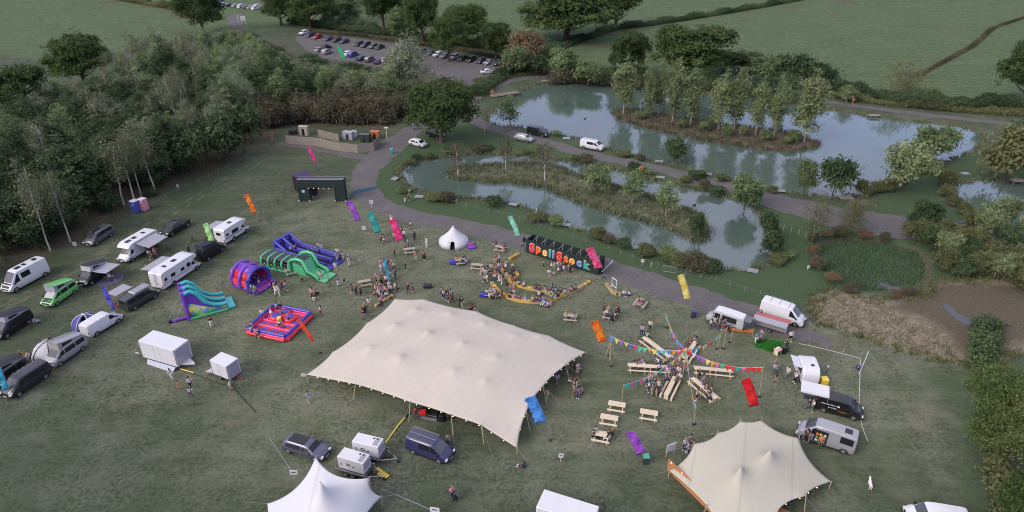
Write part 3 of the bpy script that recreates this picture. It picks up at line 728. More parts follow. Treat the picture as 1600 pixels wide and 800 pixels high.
# hedges: a leafy band along a line, one thing each
def hedge(px, w, h, lab, m=L_DK, dens=15, leaf=.19, name='hedge', world=None):
    pl = densify(world or [(P(u, v).x, P(u, v).y) for u, v in px], 1.0); k = int(len(pl)*dens*(w+h))
    idx = rng.integers(0, len(pl), k); base = np.array(pl)[idx]
    an = rng.uniform(0, 2*PI, k); rr = 1-np.abs(rng.normal(0, .2, k))
    hv = h*(.8+.3*np.sin(idx*.37)+.15*np.sin(idx*1.1))
    t = np.gradient(np.array(pl), axis=0)[idx]; t /= np.linalg.norm(t, axis=1, keepdims=True)+1e-9; nn = np.stack([-t[:,1], t[:,0]], 1)
    cxy = base+nn*(np.cos(an)*w/2*rr)[:,None]+rng.normal(0,.3,(k,2)); cz = hv*.5+np.sin(an)*hv*.5*rr
    per = 5; C = np.repeat(np.column_stack([cxy, cz]), per, 0)+rng.normal(0, .22, (k*per, 3)); C[:,2] = np.maximum(C[:,2], .03)
    Nn = np.repeat(np.column_stack([nn*np.cos(an)[:,None], np.sin(an)+.4]), per, 0)
    T = np.clip(np.repeat(.5+.3*np.sin(idx*.21)+rng.normal(0,.2,k), per), 0, 1)
    v, tt = leaves(C, Nn, leaf, T); me = np_mesh(name, v, np.arange(len(v)).reshape(-1,4), [('tint', tt)]); me.materials.append(m)
    x0, y0 = pl[0]; o = link(name, me); me.transform(Matrix.Translation((-x0,-y0,0))); o.location = (x0, y0, 0)
    return tag(o, lab, 'hedge')
hedge([(455,36),(520,46),(620,56),(700,68),(800,82),(870,96)], 4, 3.6, 'dark hedge running behind the car park')
hedge([(478,50),(560,56),(700,76),(795,93)], 2.2, .9, 'rough brown grassy bank behind the row of parked cars', L_BB)
hedge([(745,150),(765,132),(800,112),(850,104)], 4.5, 2.4, 'trimmed dark hedge between the car park and the lakeside road')
hedge([(855,84),(900,66),(960,46),(1040,36),(1200,10),(1300,-8)], 3, 2.2, 'long dark hedge climbing across the far field to the top edge')
hedge([(1190,132),(1290,142),(1400,156),(1500,165),(1640,172)], 4.5, 3.2, 'hedge between the far lake path and the upper right field')
hedge([(1300,152),(1400,166),(1520,176),(1640,184)], 2.2, 1.6, 'low brownish hedge along the far lake path', L_OL)
hedge([(1436,118),(1470,100),(1520,72),(1552,44),(1600,28)], 1.0, .5, 'thin dark ditch hedge crossing the upper right field', L_BB)
hedge([(745,128),(800,120),(850,114)], 1.5, 1.0, 'scrubby verge above the lakeside road', L_OL)
hedge([(860,130),(910,126),(955,132),(1000,137)], 3.5, 3.0, 'brown reedy thicket on the far shore of the lake', L_BB)
hedge([(890,118),(960,118),(1040,132),(1140,145),(1240,158)], 5, 3.6, 'tall dark hedge along the far shore behind the island')
hedge([(1540,512),(1537,545),(1534,580)], 3.0, 2.0, 'clipped dark hedge beside the ditch at the right')
hedge([(1555,640),(1556,700),(1570,800),(1590,900)], 2.2, 1.4, 'overgrown hedge bottom along the right edge of the meadow', L_OL)
hedge([(0,-8),(150,-6),(270,14),(320,26)], 4, 2.5, 'hedge at the far side of the upper left field', L_OL)
# marsh margin bushes on the right
for i, (u, v) in enumerate([(1432,376),(1450,392),(1470,372),(1478,402),(1500,380),(1508,410),(1525,392),(1540,372),(1550,410),(1572,390),(1590,412),(1600,380),(1470,425),(1500,432),(1530,428),(1560,438),(1585,440),(1440,358),(1520,356),(1568,352),(1596,455),(1615,430),(1615,400)]):
    k = ['greybush','bush','greybush','yellowbush'][i % 4]
    ptree(k, u, v, v-random.uniform(26, 44), random.uniform(32, 50), 'grey green thicket bush right of the marsh', 'thicket bushes right of the marsh')
for i, (u, v) in enumerate([(1270,378),(1290,372),(1312,370),(1350,372),(1380,378),(1268,400),(1275,420),(1300,440),(1330,455),(1398,468),(1420,460)]):
    ptree('redbush' if i % 2 else 'bramble', u, v, v-random.uniform(10, 17), random.uniform(16, 26), 'small russet clump of scrub on the rim of the marsh', 'russet scrub on the marsh rim')
# bushes along the pond shores
for i, (u, v) in enumerate([(650,248),(672,246),(700,240),(640,256),(745,236),(760,234),(820,240),(838,238),(900,248),(915,252),(990,266),(1005,270),(1015,272),(1070,284),(1100,296),(1120,300),(700,240),(632,300),(680,312),(700,316),(772,322),(840,345),(870,352),(935,372),(950,378),(975,388),(1010,398),(1045,406),(1060,412),(1090,418),(1110,424),(1215,412),(1222,400),(975,244),(1000,250),(1090,278),(1128,282),(870,212),(1205,300)]):
    k = ['bush','greybush','willowbush','greybush','bramble'][i % 5]
    s = 1+(v-240)/200
    ptree(k, u, v, v-random.uniform(5, 11)*s, random.uniform(13, 27)*s, 'low bush on the shore of the ponds', 'low bushes along the pond shores')
for (u,v) in [(1480,290),(1478,306),(1490,320),(1505,334),(1462,270),(1350,306),(1370,300),(1345,300),(1388,300)]:
    ptree('greybush', u, v, v-random.uniform(14,22), random.uniform(22,32), 'scrubby bush at the foot of the spit', 'scrubby bushes round the spit')
# tufts of reeds and grass
def tufts(name, pts, m, h, k, spread, kind='stuff'):
    pts = np.array(pts); n = len(pts); base = np.repeat(pts, k, 0)+np.column_stack([rng.normal(0, spread, (n*k, 2)), np.zeros(n*k)])
    hh = h*rng.uniform(.5, 1.3, n*k); a = rng.uniform(0, 2*PI, n*k); w = .05+.05*rng.random(n*k)
    d = np.column_stack([np.cos(a)*w, np.sin(a)*w, np.zeros(n*k)]); ln = np.column_stack([rng.normal(0, .28, (n*k, 2))*hh[:,None], hh])
    v = np.stack([base-d, base+d, base+ln+d*.3, base+ln-d*.3], 1).reshape(-1, 3)
    t = np.repeat(np.clip(rng.normal(.5, .25, n*k), 0, 1), 4); me = np_mesh(name, v, np.arange(len(v)).reshape(-1,4), [('tint', t)]); me.materials.append(m)
    return tag(link(name, me), kind='stuff')
def near_edge(pg, n, off, z):
    out = []
    pl = densify([tuple(q) for q in pg]+[tuple(pg[0])], .5)
    for i in rng.integers(0, len(pl), n): out.append((pl[i][0]+rng.normal(0, off), pl[i][1]+rng.normal(0, off), z))
    return out
def inside(pg, n, z, m=0):
    lo, hi = pg.min(0), pg.max(0); out = []
    q = np.column_stack([rng.uniform(lo[0], hi[0], n*4), rng.uniform(lo[1], hi[1], n*4)]); s = sdf(q[:,0], q[:,1], pg) < m
    return [(a, b, z) for a, b in q[s][:n]]
o = tufts('shore_reeds', near_edge(pond1, 900, .35, WZ)+near_edge(pond2, 900, .35, WZ)+near_edge(pond3, 300, .4, WZ), L_RD, .6, 7, .3)
tag(o, 'brown reeds fringing the shores of the ponds', 'reeds')
o = tufts('island_reeds', near_edge(isl1, 700, .35, WZ+.1)+inside(isl1, 800, -.1), L_RD, .62, 8, .35)
tag(o, 'straw coloured reeds covering the island in the serpentine pond', 'reeds')
o = tufts('island_grass', near_edge(isl2, 350, .4, WZ)+inside(isl2, 450, -.1), L_BB, .7, 7, .3); tag(o, 'brown growth covering the lake island', 'undergrowth')
o = tufts('marsh_plants', [(x,y,-.75) for x,y,z in inside(marsh, 1500, 0, -.3) if sdf(np.array([x]),np.array([y]),poly([(1370,437),(1386,434),(1425,450),(1430,457),(1400,455)]))[0] > 0], L_GS, .45, 9, .45); tag(o, 'green water plants filling the marsh', 'marsh plants')
mudp = poly(MUD)
o = tufts('dry_grass', [q for q in inside(poly(DRY), 1600, 0, -.5) if sdf(np.array([q[0]]), np.array([q[1]]), mudp)[0] > 0], L_TN, .22, 6, .5); tag(o, 'tall dry straw grass in the rough patch at the right', 'dry grass')
o = tufts('verge_grass', near_edge(np.array([(P(u,v).x,P(u,v).y) for u,v in DRY]), 500, .6, 0)+[(x,y,0) for x,y,z in inside(wf, 800, 0, 3)], L_OL, .5, 6, .3); tag(o, 'uncut grass along the edges of the meadow', 'grass')
# ------------------------------------------------------------------ vehicles (forward = +x)
class Body:
    # stations: (x, z bottom, z belt, z top, half width at belt, half width at roof edge), rear to front
    def __init__(s, st): s.st = st
    def at(s, x):
        st = s.st
        if x <= st[0][0]: return st[0]
        for a, b in zip(st[:-1], st[1:]):
            if x <= b[0]:
                f = (x-a[0])/max(1e-6, b[0]-a[0]); return tuple(p+(q-p)*f for p, q in zip(a, b))
        return st[-1]
    def mesh(s, mb):
        rings = []
        for (x, z0, zb, zt, w, wt) in s.st:
            e = min(.10, (zt-zb)*.4)
            h = [(w*.90, z0), (w*.985, z0+(zb-z0)*.22), (w, z0+(zb-z0)*.7), (w*.985, zb), (wt, zt-e), (wt-e*.9, zt-e*.18), (wt*.5, zt)]
            rings.append([(x, -y, z) for y, z in h]+[(x, y, z) for y, z in h[::-1]])
        n = 14; vs = [p for r in rings for p in r]; fs = []
        for i in range(len(rings)-1):
            for k in range(n):
                a, b = i*n+k, i*n+(k+1)%n; fs.append((a, a+n, b+n, b))
        fs.append(tuple(range(n))); fs.append(tuple((len(rings)-1)*n+k for k in range(n-1,-1,-1)))
        mb.add(vs, fs)
    def side(s, x, t, sg, off=.012):
        _, z0, zb, zt, w, wt = s.at(x); e = min(.10, (zt-zb)*.4)
        y = w*.985+(wt-w*.985)*t+off; return (x, sg*y, zb+(zt-e-zb)*t)
    def win(s, mb, x0, x1, t0, t1, sg, x0t=None, x1t=None, k=3, off=.012):
        x0t = x0 if x0t is None else x0t; x1t = x1 if x1t is None else x1t; vs = []
        for i in range(k+1):
            f = i/k; vs.append(s.side(x0+(x1-x0)*f, t0, sg, off)); vs.append(s.side(x0t+(x1t-x0t)*f, t1, sg, off))
        fs = [(2*i, 2*i+2, 2*i+3, 2*i+1) if sg < 0 else (2*i, 2*i+1, 2*i+3, 2*i+2) for i in range(k)]
        mb.add(vs, fs)
    def top(s, mb, x0, x1, ins=.12, k=3, off=.015):
        vs = []
        for i in range(k+1):
            x = x0+(x1-x0)*i/k; _, z0, zb, zt, w, wt = s.at(x); y = wt-ins
            vs += [(x, -y, zt-.01+off), (x, 0, zt+off+.005), (x, y, zt-.01+off)]
        mb.add(vs, [(3*i+j, 3*i+3+j, 3*i+4+j, 3*i+1+j) for i in range(k) for j in range(2)])
def wheels(t, xs, w, r=.34, mesh_cache={}):
    key = (round(r, 2),)
    if key not in mesh_cache:
        a = MB(); a.tube([(0,-.11,0),(0,-.09,0),(0,.09,0),(0,.11,0)], [r*.93, r, r, r*.93], 18); tm = a.mesh('tyre', TYRE, 40)
        b = MB(); b.tube([(0,.095,0),(0,.118,0)], [r*.66, r*.60], 14)
        for i in range(5):
            an = 2*PI*i/5; b.bar((0,.12,0), (math.cos(an)*r*.6,.12,math.sin(an)*r*.6), .03, .06)
        b.tube([(0,-.118,0),(0,-.095,0)], [r*.60, r*.66], 14)
        mesh_cache[key] = (tm, b.mesh('rim', RIM, 40))
    tm, rm_ = mesh_cache[key]
    for x in xs:
        for sg in (-1, 1):
            o = link('wheel', tm, t); o.location = (x, sg*(w-.10), r); o.rotation_euler = (0,0,0 if sg > 0 else PI)
            link('rim', rm_, o)
def arches(t, B, xs, r, w):
    for x in xs:
        for sg in (-1, 1):
            mb = MB()
            vs = [(x, sg*(w+.004), r)]; n = 12
            for i in range(n+1):
                a = PI*i/n; _, z0, zb, zt, ww, wt = B.at(x); vs.append((x+math.cos(a)*(r+.08), sg*(ww*.99+.006), max(.18, r*.95+math.sin(a)*(r+.07)-.02)))
            vs[0] = (x, sg*(B.at(x)[4]*.99+.006), .18)
            mb.add(vs, [(0, i, i+1) if sg < 0 else (0, i+1, i) for i in range(1, n+1)]); mb.build('wheel_arch', BLACK, t)
def front_bits(t, L, w, z, plate=True, zt=None):
    for sg in (-1, 1):
        MB().box((L/2-.10, sg*(w-.22), z), (.20, .34, .16), top=(.14, .30)).build('headlight', LAMP, t)
        MB().box((-L/2-.005, sg*(w-.12), z+.18), (.05, .14, .34)).build('tail_light', RED, t)
    g = MB().box((L/2-.03, 0, z-.02), (.10, w*1.05, .12)); g.build('grille', BLACK, t)
    MB().box((L/2-.02, 0, z-.28), (.14, w*1.84, .16)).build('bumper', BLACK, t)
    if plate: MB().box((L/2+.055, 0, z-.26), (.02, .5, .11)).build('number_plate', WHITE, t)
def mirrors(t, B, x, z, w, m):
    for sg in (-1, 1):
        MB().box((x, sg*(w+.14), z), (.12, .20, .22)).build('wing_mirror', m, t)
def van(t, body, L=5.0, H=1.95, W=1.9, rear_win=True, side_win=(0,1,2), hood=None, high=False, roof=None, wheel=.33, screen=WSCREEN):
    w = W/2; f = L/2; r = -L/2; hb = 1.12 if not high else 1.22; e = H
    nose = .95 if not high else .9
    ws0 = f-1.05-(.55 if not high else .75); cowl = f-.72
    st = [(r, .42, hb, H-.16, w*.95, w*.76), (r+.07, .30, hb, H-.05, w*.985, w*.80), (r+.35, .26, hb, H, w, w*.84), (0, .26, hb, H+.02, w, w*.85), (ws0-.15, .26, hb, H-.01, w, w*.84), (ws0+.1, .26, hb, H-.09, w, w*.80)]
    st += [(cowl, .26, hb-.02, hb+.10, w, w*.80), (cowl+.30, .28, hb-.14, hb-.03, w*.975, w*.74), (f-.12, .30, nose-.22, nose-.10, w*.93, w*.66), (f, .36, nose-.42, nose-.34, w*.84, w*.6)]
    B = Body(st); mb = MB(); B.mesh(mb); bo = mb.build('body', body, t, 32)
    g = MB(); B.top(g, ws0+.14, cowl-.04, .09); g.build('windscreen', screen, t)
    for sg in (-1, 1):
        segs = []
        if 0 in side_win: segs.append((cowl-1.18, cowl-.18, cowl-1.18, ws0+.12))
        if 1 in side_win: segs.append((r+1.65, cowl-1.30, None, None))
        if 2 in side_win: segs.append((r+.28, r+1.52, None, None))
        for (a, b, c, d) in segs:
            q = MB(); B.win(q, a, b, .08, .84, sg, c, d); q.build('side_window', GLASS, t)
    if rear_win:
        MB().quad((r-.012, -w*.66, hb+.10), (r-.012, -w*.60, H-.32), (r-.012, w*.60, H-.32), (r-.012, w*.66, hb+.10)).build('rear_window', GLASS, t)
    arches(t, B, (r+.95, f-.92), wheel, w)
    for x in (cowl-1.24, r+1.58):
        for sg in (-1,1): MB().bar(B.side(x, 0, sg, .004), (x, sg*(w*.985+.004), .36), .018, .008).build('door_seam', BLACK, t)
    MB().box((0, 0, .26), (L-2.5, W*1.0, .10)).build('sill', BLACK, t)
    wheels(t, (r+.95, f-.92), w, wheel); front_bits(t, L, w, nose-.22); mirrors(t, B, cowl-.25, hb+.14, w, BLACK)
    if hood:
        q = MB(); B.top(q, cowl+.03, f-.14, .02); q.build('bonnet', hood, t)
    if roof:
        q = MB(); B.top(q, r+.2, ws0, .10, 5); q.build('roof_panel', roof, t)
    return B
def poptop(t, B, L, H, W, top, canvas, x0=-2.0, x1=1.1, lift=.95, hinge='rear'):
    w = W/2-.15; zl, zr = (.10, lift) if hinge == 'rear' else (lift, .10)
    c = MB(); c.add([(x0, -w, H), (x1, -w, H), (x1-.1, -w, H+zr), (x0, -w, H+zl), (x0, w, H), (x1, w, H), (x1-.1, w, H+zr), (x0, w, H+zl)], [(0,1,2,3),(7,6,5,4),(1,5,6,2),(4,0,3,7)])
    cn = c.build('canvas', canvas, t)
    q = MB()
    for sg in (-1,1): q.quad((x0+1.4, sg*(w+.01), H+.16), (x1-.5, sg*(w+.01), H+.16), (x1-.6, sg*(w+.01), H+lift*.62), (x0+1.5, sg*(w+.01), H+lift*.38))
    q.build('mesh_window', BLACK, cn)
    r = MB(); a = Vector((x0-.15, 0, H+zl+.05)); b = Vector((x1+.12, 0, H+zr+.05)); d = (b-a)
    vs = []
    for i in range(7):
        p = a+d*i/6; wi = (w+.10)*(1 if 0 < i < 6 else .85); vs += [(p.x,-wi,p.z-.02), (p.x,-wi*.75,p.z+.06), (p.x,wi*.75,p.z+.06), (p.x,wi,p.z-.02), (p.x,wi*.7,p.z-.04), (p.x,-wi*.7,p.z-.04)]
    fs = [(i*6+k, i*6+6+k, i*6+6+(k+1)%6, i*6+(k+1)%6) for i in range(6) for k in range(6)]+[tuple(range(6)), tuple(36+k for k in range(5,-1,-1))]
    r.add(vs, fs); r.build('raised_roof', top, t)
def awning(t, x0, x1, side, w, z0, z1, out, m, poles=True):
    a = MB(); k = 5; vs = []
    for i in range(k+1):
        f = i/k; y = side*(w+.03+out*f); z = z0+(z1-z0)*f-.07*math.sin(PI*f)
        vs += [(x0, y, z), (x1, y, z), (x1, y, z-.03), (x0, y, z-.03)]
    fs = []
    for i in range(k):
        b = 4*i
        for j in range(4): fs.append((b+j, b+(j+1)%4, b+4+(j+1)%4, b+4+j))
    a.add(vs, fs); o = a.build('awning', m, t, None)
    MB().box(((x0+x1)/2, side*(w+.08), z0+.05), (x1-x0+.1, .14, .12)).build('awning_case', STEEL, t)
    for x in (x0+.08, x1-.08): MB().tube([(x, side*(w+out), 0), (x, side*(w+out), z1)], .025, 6).build('awning_leg', STEEL, t)
def place(front, rear, W, name, label, cat='campervan', group=None, L=None, z=0):
    a, b = P(*front), P(*rear); d = (a-b); m = (a+b)/2; d.z = 0; Lm = d.length; d.normalize()
    n = Vector((-d.y, d.x, 0))
    if n.y < 0: n = -n
    c = m+n*W/2
    t = thing(name, label, cat, (c.x, c.y, z), math.atan2(d.y, d.x), group)
    if L: print('VEH %-60s measured %.2f nominal %.2f' % (label[:60], Lm, L))
    return t
C_DKP = paint('dark_plum', (.020, .019, .030)); C_BLK = paint('black', (.010, .010, .012)); C_SIL = paint('silver', (.34, .34, .37), metal=.3); C_GRY = paint('grey', (.12, .12, .135), metal=.2)
C_GRN = paint('lime_green', (.16, .50, .15)); C_NAV = paint('navy', (.030, .030, .10)); C_DGR = paint('dark_green_grey', (.035, .045, .045))
A_GREY = cloth('awning_grey', (.30, .30, .35)); A_DARK = cloth('awning_dark', (.045, .045, .06)); A_LT = cloth('canvas_light', (.42, .42, .44)); A_TAN = cloth('canvas_tan', (.30, .28, .25))
# 1 high roof white van
t = place((20,460), (79,428), 2.0, 'campervan', 'white high roofed campervan with a black bonnet, at the far left', L=6.4)
B = van(t, WHITE, 6.4, 2.75, 2.05, side_win=(0,), hood=BLACK, high=True, wheel=.36)
for sg in (-1,1):
    q = MB(); B.win(q, -.4, .95, .20, .74, sg); q.build('side_window', GLASS, t)
for (x, l) in ((.5,.8),(-.5,.45),(-2.1,.55)): MB().box((x, 0, 2.80), (l, .62, .07)).build('roof_light', GLASS, t)
# 2 green pop top
t = place((86,481), (122,456), 1.9, 'campervan', 'bright green campervan with its pop-up roof raised', L=4.9)
B = van(t, C_GRN, 4.9, 1.9, 1.9, hood=BLACK, screen=A_LT); poptop(t, B, 4.9, 1.9, 1.9, C_GRN, A_GREY)
# 3 dark with awning
t = place((143,447), (173,427), 1.9, 'campervan', 'black campervan with raised roof and grey awning, behind the green one', L=5.0)
B = van(t, C_BLK, 5.0, 1.9, 1.9); poptop(t, B, 5, 1.9, 1.9, A_DARK, A_LT); awning(t, -1.8, 1.0, 1, .95, 1.95, 2.0, 2.4, A_GREY)
# 4 grey estate by trees
t = place((150,385), (177,368), 1.9, 'van', 'dark grey van parked against the wood, left of the toilets', L=4.9)
B = van(t, C_GRY, 4.9, 1.88, 1.9); MB().box((.2,-.1,2.0),(1.9,.75,.30), top=(1.6,.6)).build('roof_box', BLACK, t)
def motorhome(t, L, H, W, body, style, stripe=None, windows=(), lights=()):
    # living box plus low cab
    w = W/2; r = -L/2; f = L/2; cab = f-1.9
    m = MB(); pr = [(r, .45), (r+.06, H-.25), (r+.25, H-.05), (r+1, H), (cab-.2, H), (cab+.3, H-.03)]
    if style == 'luton': pr += [(cab+1.0, H-.12), (cab+1.35, H-.35), (cab+1.25, H-.72), (cab+.55, H-.85), (cab, 1.6), (cab, .45)]
    elif style == 'aclass': pr += [(f-.9, H-.12), (f-.35, H-.5), (f-.25, 1.75), (f-.05, 1.0), (f, .9), (f-.02, .45)]
    else: pr += [(cab+.9, H-.30), (cab+1.1, H-.62), (cab+.75, H-.75), (cab, 1.7), (cab, .45)]
    b0 = MB(); n = len(pr)
    vs = [(x, -w, z) for x, z in pr]+[(x, w, z) for x, z in pr]
    b0.add(vs, [tuple(range(n)), tuple(range(2*n-1, n-1, -1))]+[(i, i+n, (i+1)%n+n, (i+1)%n) for i in range(n)])
    o = b0.build('body', body, t, 30)
    bv = o.modifiers.new('bevel', 'BEVEL'); bv.width = .07; bv.segments = 2; bv.limit_method = 'ANGLE'
    if style != 'aclass':
        cw = w*.9
        st = [(cab-.1, .30, 1.2, 1.95, cw, cw*.84), (cab+.55, .28, 1.15, 1.93, cw, cw*.82), (cab+1.15, .28, 1.05, 1.16, cw*.98, cw*.78), (f-.25, .30, .72, .86, cw*.93, cw*.66), (f, .36, .5, .56, cw*.85, cw*.6)]
        B = Body(st); c = MB(); B.mesh(c); c.build('cab', body, t, 32)
        g = MB(); B.top(g, cab+.62, cab+1.12, .06); g.build('windscreen', GLASS, t)
        for sg in (-1,1):
            q = MB(); B.win(q, cab+.15, cab+1.0, .1, .85, sg, None, cab+.6); q.build('side_window', GLASS, t)
    else:
        g = MB(); g.quad((f-.22, -w*.85, 1.75), (f-.22, w*.85, 1.75), (f-.33, w*.85, H-.58), (f-.33, -w*.85, H-.58)); g.build('windscreen', GLASS, t)
    for (x0, x1, z0, z1) in windows:
        for sg in (-1,1):
            wf_ = MB().box(((x0+x1)/2, sg*(w+.012), (z0+z1)/2), (x1-x0, .03, z1-z0)).build('window', GLASS, t)
    for (x, l) in lights: MB().box((x, 0, H+.04), (l, .6, .08)).build('roof_light', GLASS, t)
    if stripe:
        for sg in (-1,1): MB().box(((r+cab)/2, sg*(w+.010), 1.15), (cab-r-.1, .012, .12)).build('stripe', stripe, t)
    wheels(t, (r+1.9, f-1.0), w, .34); front_bits(t, L, w*.9, .68)
    a = MB()
    for x in (r+1.9,):
        for sg in (-1,1): a.disc((x, sg*(w+.008), .42), .42, 1, 16, .01)
    a.build('wheel_arch', BLACK, t)
    return o
t = place((203,412), (250,383), 2.2, 'motorhome', 'white motorhome with a black sunroof and a wide grey awning out', 'motorhome', L=6.9)
motorhome(t, 6.9, 2.8, 2.25, WHITE, 'low', windows=[(-2.2,-1.2,1.5,2.1)], lights=[(1.4,.9),(.2,.7),(-1.6,.4)])
awning(t, -2.6, 1.3, 1, 1.12, 2.6, 2.25, 2.6, A_GREY)
t = place((389,362), (358,382), 2.2, 'motorhome', 'small white motorhome with dark stripes, the farthest in the row', 'motorhome', L=5.9)
motorhome(t, 5.9, 2.75, 2.15, WHITE, 'luton', C_NAV, windows=[(-1.2,.2,1.35,1.95),(-2.5,-2.0,1.5,1.9)], lights=[(-.3,.6)])
MB().box((-2.96, .1, 1.9), (.03, .8, .45)).build('rear_window', GLASS, t); awning(t, -2.4, .4, 1, 1.08, 2.5, 2.2, 2.2, A_GREY)
t = place((312,420), (263,453), 2.3, 'motorhome', 'long white motorhome with rear ladder and an awning, middle of the row', 'motorhome', L=7.6)
o = motorhome(t, 7.6, 2.9, 2.35, WHITE, 'luton', A_GREY, windows=[(-3.3,-2.85,1.5,1.95),(-2.1,-1.3,1.5,2.0),(-.2,.5,1.45,1.9),(1.0,1.7,1.45,2.05)], lights=[(0,.7),(-1.8,.4)])
ld = MB()
for y in (-.25,.15): ld.tube([(-3.84,y,.9),(-3.86,y,2.95),(-3.6,y,3.0)], .02, 5)
for z in (1.1,1.4,1.7,2.0,2.3,2.6): ld.bar((-3.85,-.25,z),(-3.85,.15,z),.03)
ld.build('ladder', STEEL, t); awning(t, -2.8, 1.4, 1, 1.17, 2.6, 2.25, 2.4, A_GREY)
MB().box((-3.84, 0, .75),(.06,1.9,.30)).build('rear_bumper', WHITE, t)
# pickup
def car(t, body, L=4.4, W=1.8, H=1.45, style='hatch', wheel=.32, glass=GLASS, simple=False):
    w = W/2; r, f = -L/2, L/2; hb = H*.62
    if style == 'hatch': top = [(r+.05, hb+.02), (r+.45, H-.06), (r+.9, H), (.15, H), (.62, H-.10), (1.28, hb+.03)]
    elif style == 'suv': top = [(r+.04, hb+.05), (r+.28, H-.08), (r+.7, H), (.2, H+.01), (.75, H-.08), (1.35, hb+.04)]
    elif style == 'saloon': top = [(r+.55, hb+.04), (r+1.15, H-.08), (r+1.6, H), (.05, H), (.5, H-.08), (1.25, hb+.03)]
    else: top = [(-.85, hb+.05), (-.75, H-.08), (-.5, H), (.35, H), (.8, H-.06), (1.45, hb+.04)]
    st = [(r, .42, hb-.30, hb-.20, w*.86, w*.70), (r+.04, .30, hb-.12, hb-.02, w*.94, w*.76)]
    for i, (x, z) in enumerate(top): st.append((x, .24, hb-.02, z, w, (w*.80 if z < hb+.1 else w*.74)))
    st += [(f-.75, .24, hb-.08, hb-.02, w*.99, w*.74), (f-.2, .28, hb-.30, hb-.20, w*.92, w*.62), (f, .34, hb-.50, hb-.42, w*.80, w*.55)]
    st.sort(key=lambda q: q[0]); B = Body(st); mb = MB(); B.mesh(mb); mb.build('body', body, t, 32)
    g = MB(); B.top(g, top[4][0]+.04, top[5][0]-.06, .05); g.build('windscreen', glass, t)
    g = MB(); B.top(g, top[0][0]+.06, top[1][0]-.02, .06); g.build('rear_window', glass, t)
    xm = -.05 if style != 'pickup' else .2
    for sg in (-1,1):
        for (a, b, c, d) in ((xm+.06, top[5][0]-.28, xm+.06, top[4][0]-.02), (top[0][0]+.45 if style != 'pickup' else -.72, xm-.04, top[1][0]+.25 if style != 'pickup' else -.66, xm-.04)):
            q = MB(); B.win(q, a, b, .10, .86, sg, c, d); q.build('side_window', glass, t)
    arches(t, B, (r+.82, f-.86), wheel, w)
    wheels(t, (r+.82, f-.86), w, wheel); 
    if not simple: mirrors(t, B, top[5][0]-.35, hb+.08, w, body)
    front_bits(t, L, w*.93, hb-.26); return B, top
t = place((268,371), (296,354), 1.85, 'pickup_truck', 'black double cab pickup truck parked behind the awning motorhome', 'pickup truck', L=5.2)
car(t, C_BLK, 5.2, 1.88, 1.75, 'pickup', .38)
bd = MB(); bd.box((-1.75,0,1.10),(1.55,1.62,.05)); bd.build('load_cover', BLACK, t)
t = place((350,392), (325,409), 1.9, 'campervan', 'black campervan with open tailgate and tilted roof, beside the lime flag', L=5.0)
B = van(t, C_BLK, 5.0, 1.95, 1.9, rear_win=False); poptop(t, B, 5, 1.95, 1.9, A_DARK, A_DARK, lift=.8, hinge='front')
MB().add([(-2.5,-.8,1.95),(-2.5,.8,1.95),(-3.6,.75,2.15),(-3.6,-.75,2.15),(-2.5,-.8,1.90),(-2.5,.8,1.90),(-3.6,.75,2.10),(-3.6,-.75,2.10)], [(0,3,2,1),(4,5,6,7),(0,1,5,4),(2,3,7,6),(1,2,6,5),(3,0,4,7)]).build('tailgate', C_BLK, t)
MB().box((-2.48,0,1.35),(.06,1.5,1.0)).build('load_opening', BLACK, t)
t = place((247,464), (208,487), 1.9, 'campervan', 'dark green grey campervan with a silver awning over its tail', L=5.1)
B = van(t, C_DGR, 5.1, 2.0, 1.92); MB().box((.4,0,2.1),(2.6,1.3,.12), top=(2.4,1.2)).build('roof_rack', STEEL, t)
awning(t, -2.3, .3, 1, .95, 2.15, 2.1, 2.1, A_GREY)
t = place((189,503), (150,527), 1.9, 'van', 'plain white panel van beside the blue dome awning', 'van', L=5.0)
B = van(t, WHITE, 5.0, 1.97, 1.92, side_win=(0,), rear_win=False)
rb = MB()
for x in (-2,-1.2,-.4,.4): rb.box((x,0,2.02),(.05,1.4,.04))
rb.build('roof_bars', WHITE, t)
t = place((95,573), (132,547), 1.9, 'campervan', 'silver campervan with a raised grey roof beside a dome awning', L=5.1)
B = van(t, C_SIL, 5.1, 1.95, 1.92); poptop(t, B, 5, 1.95, 1.92, C_SIL, A_TAN, -2.2, 1.1)
t = place((8,532), (52,503), 1.9, 'campervan', 'black campervan with raised grey roof at the left edge', L=5.1)
B = van(t, C_BLK, 5.1, 1.95, 1.92); poptop(t, B, 5, 1.95, 1.92, A_DARK, A_GREY, -2.2, 1.1)
t = place((0,612), (42,583), 1.9, 'campervan', 'dark campervan with raised roof behind the plum coloured van', L=5.1)
B = van(t, C_DGR, 5.1, 1.95, 1.92); poptop(t, B, 5, 1.95, 1.92, A_DARK, A_TAN, -2.2, 1.1)
t = place((30,621), (76,590), 1.95, 'van', 'dark plum van nearest the camera on the left, with roof studs', 'van', L=5.2)
B = van(t, C_DKP, 5.2, 1.98, 1.95)
for x in (-1.8,-1.2,-.6,0,.6): MB().disc((x, -.62, 2.03), .05, 2, 8, .03).build('roof_stud', WHITE, t)
t = place((497,724), (447,708), 1.9, 'estate_car', 'silver violet estate car with dark roof behind the white marquee', 'car', L=4.9)
B, tp = car(t, paint('violet_silver', (.11,.11,.17), metal=.4), 4.9, 1.9, 1.5, 'suv', .36)
q = MB(); B.top(q, tp[2][0], tp[3][0], .10, 4, .02); q.build('glass_roof', GLASS, t)
t = place((690,727), (641,709), 1.9, 'van', 'navy blue van with roof rack beside the big tent', 'van', L=4.9)
B = van(t, C_NAV, 4.9, 1.95, 1.9, side_win=(0,1)); rk = MB()
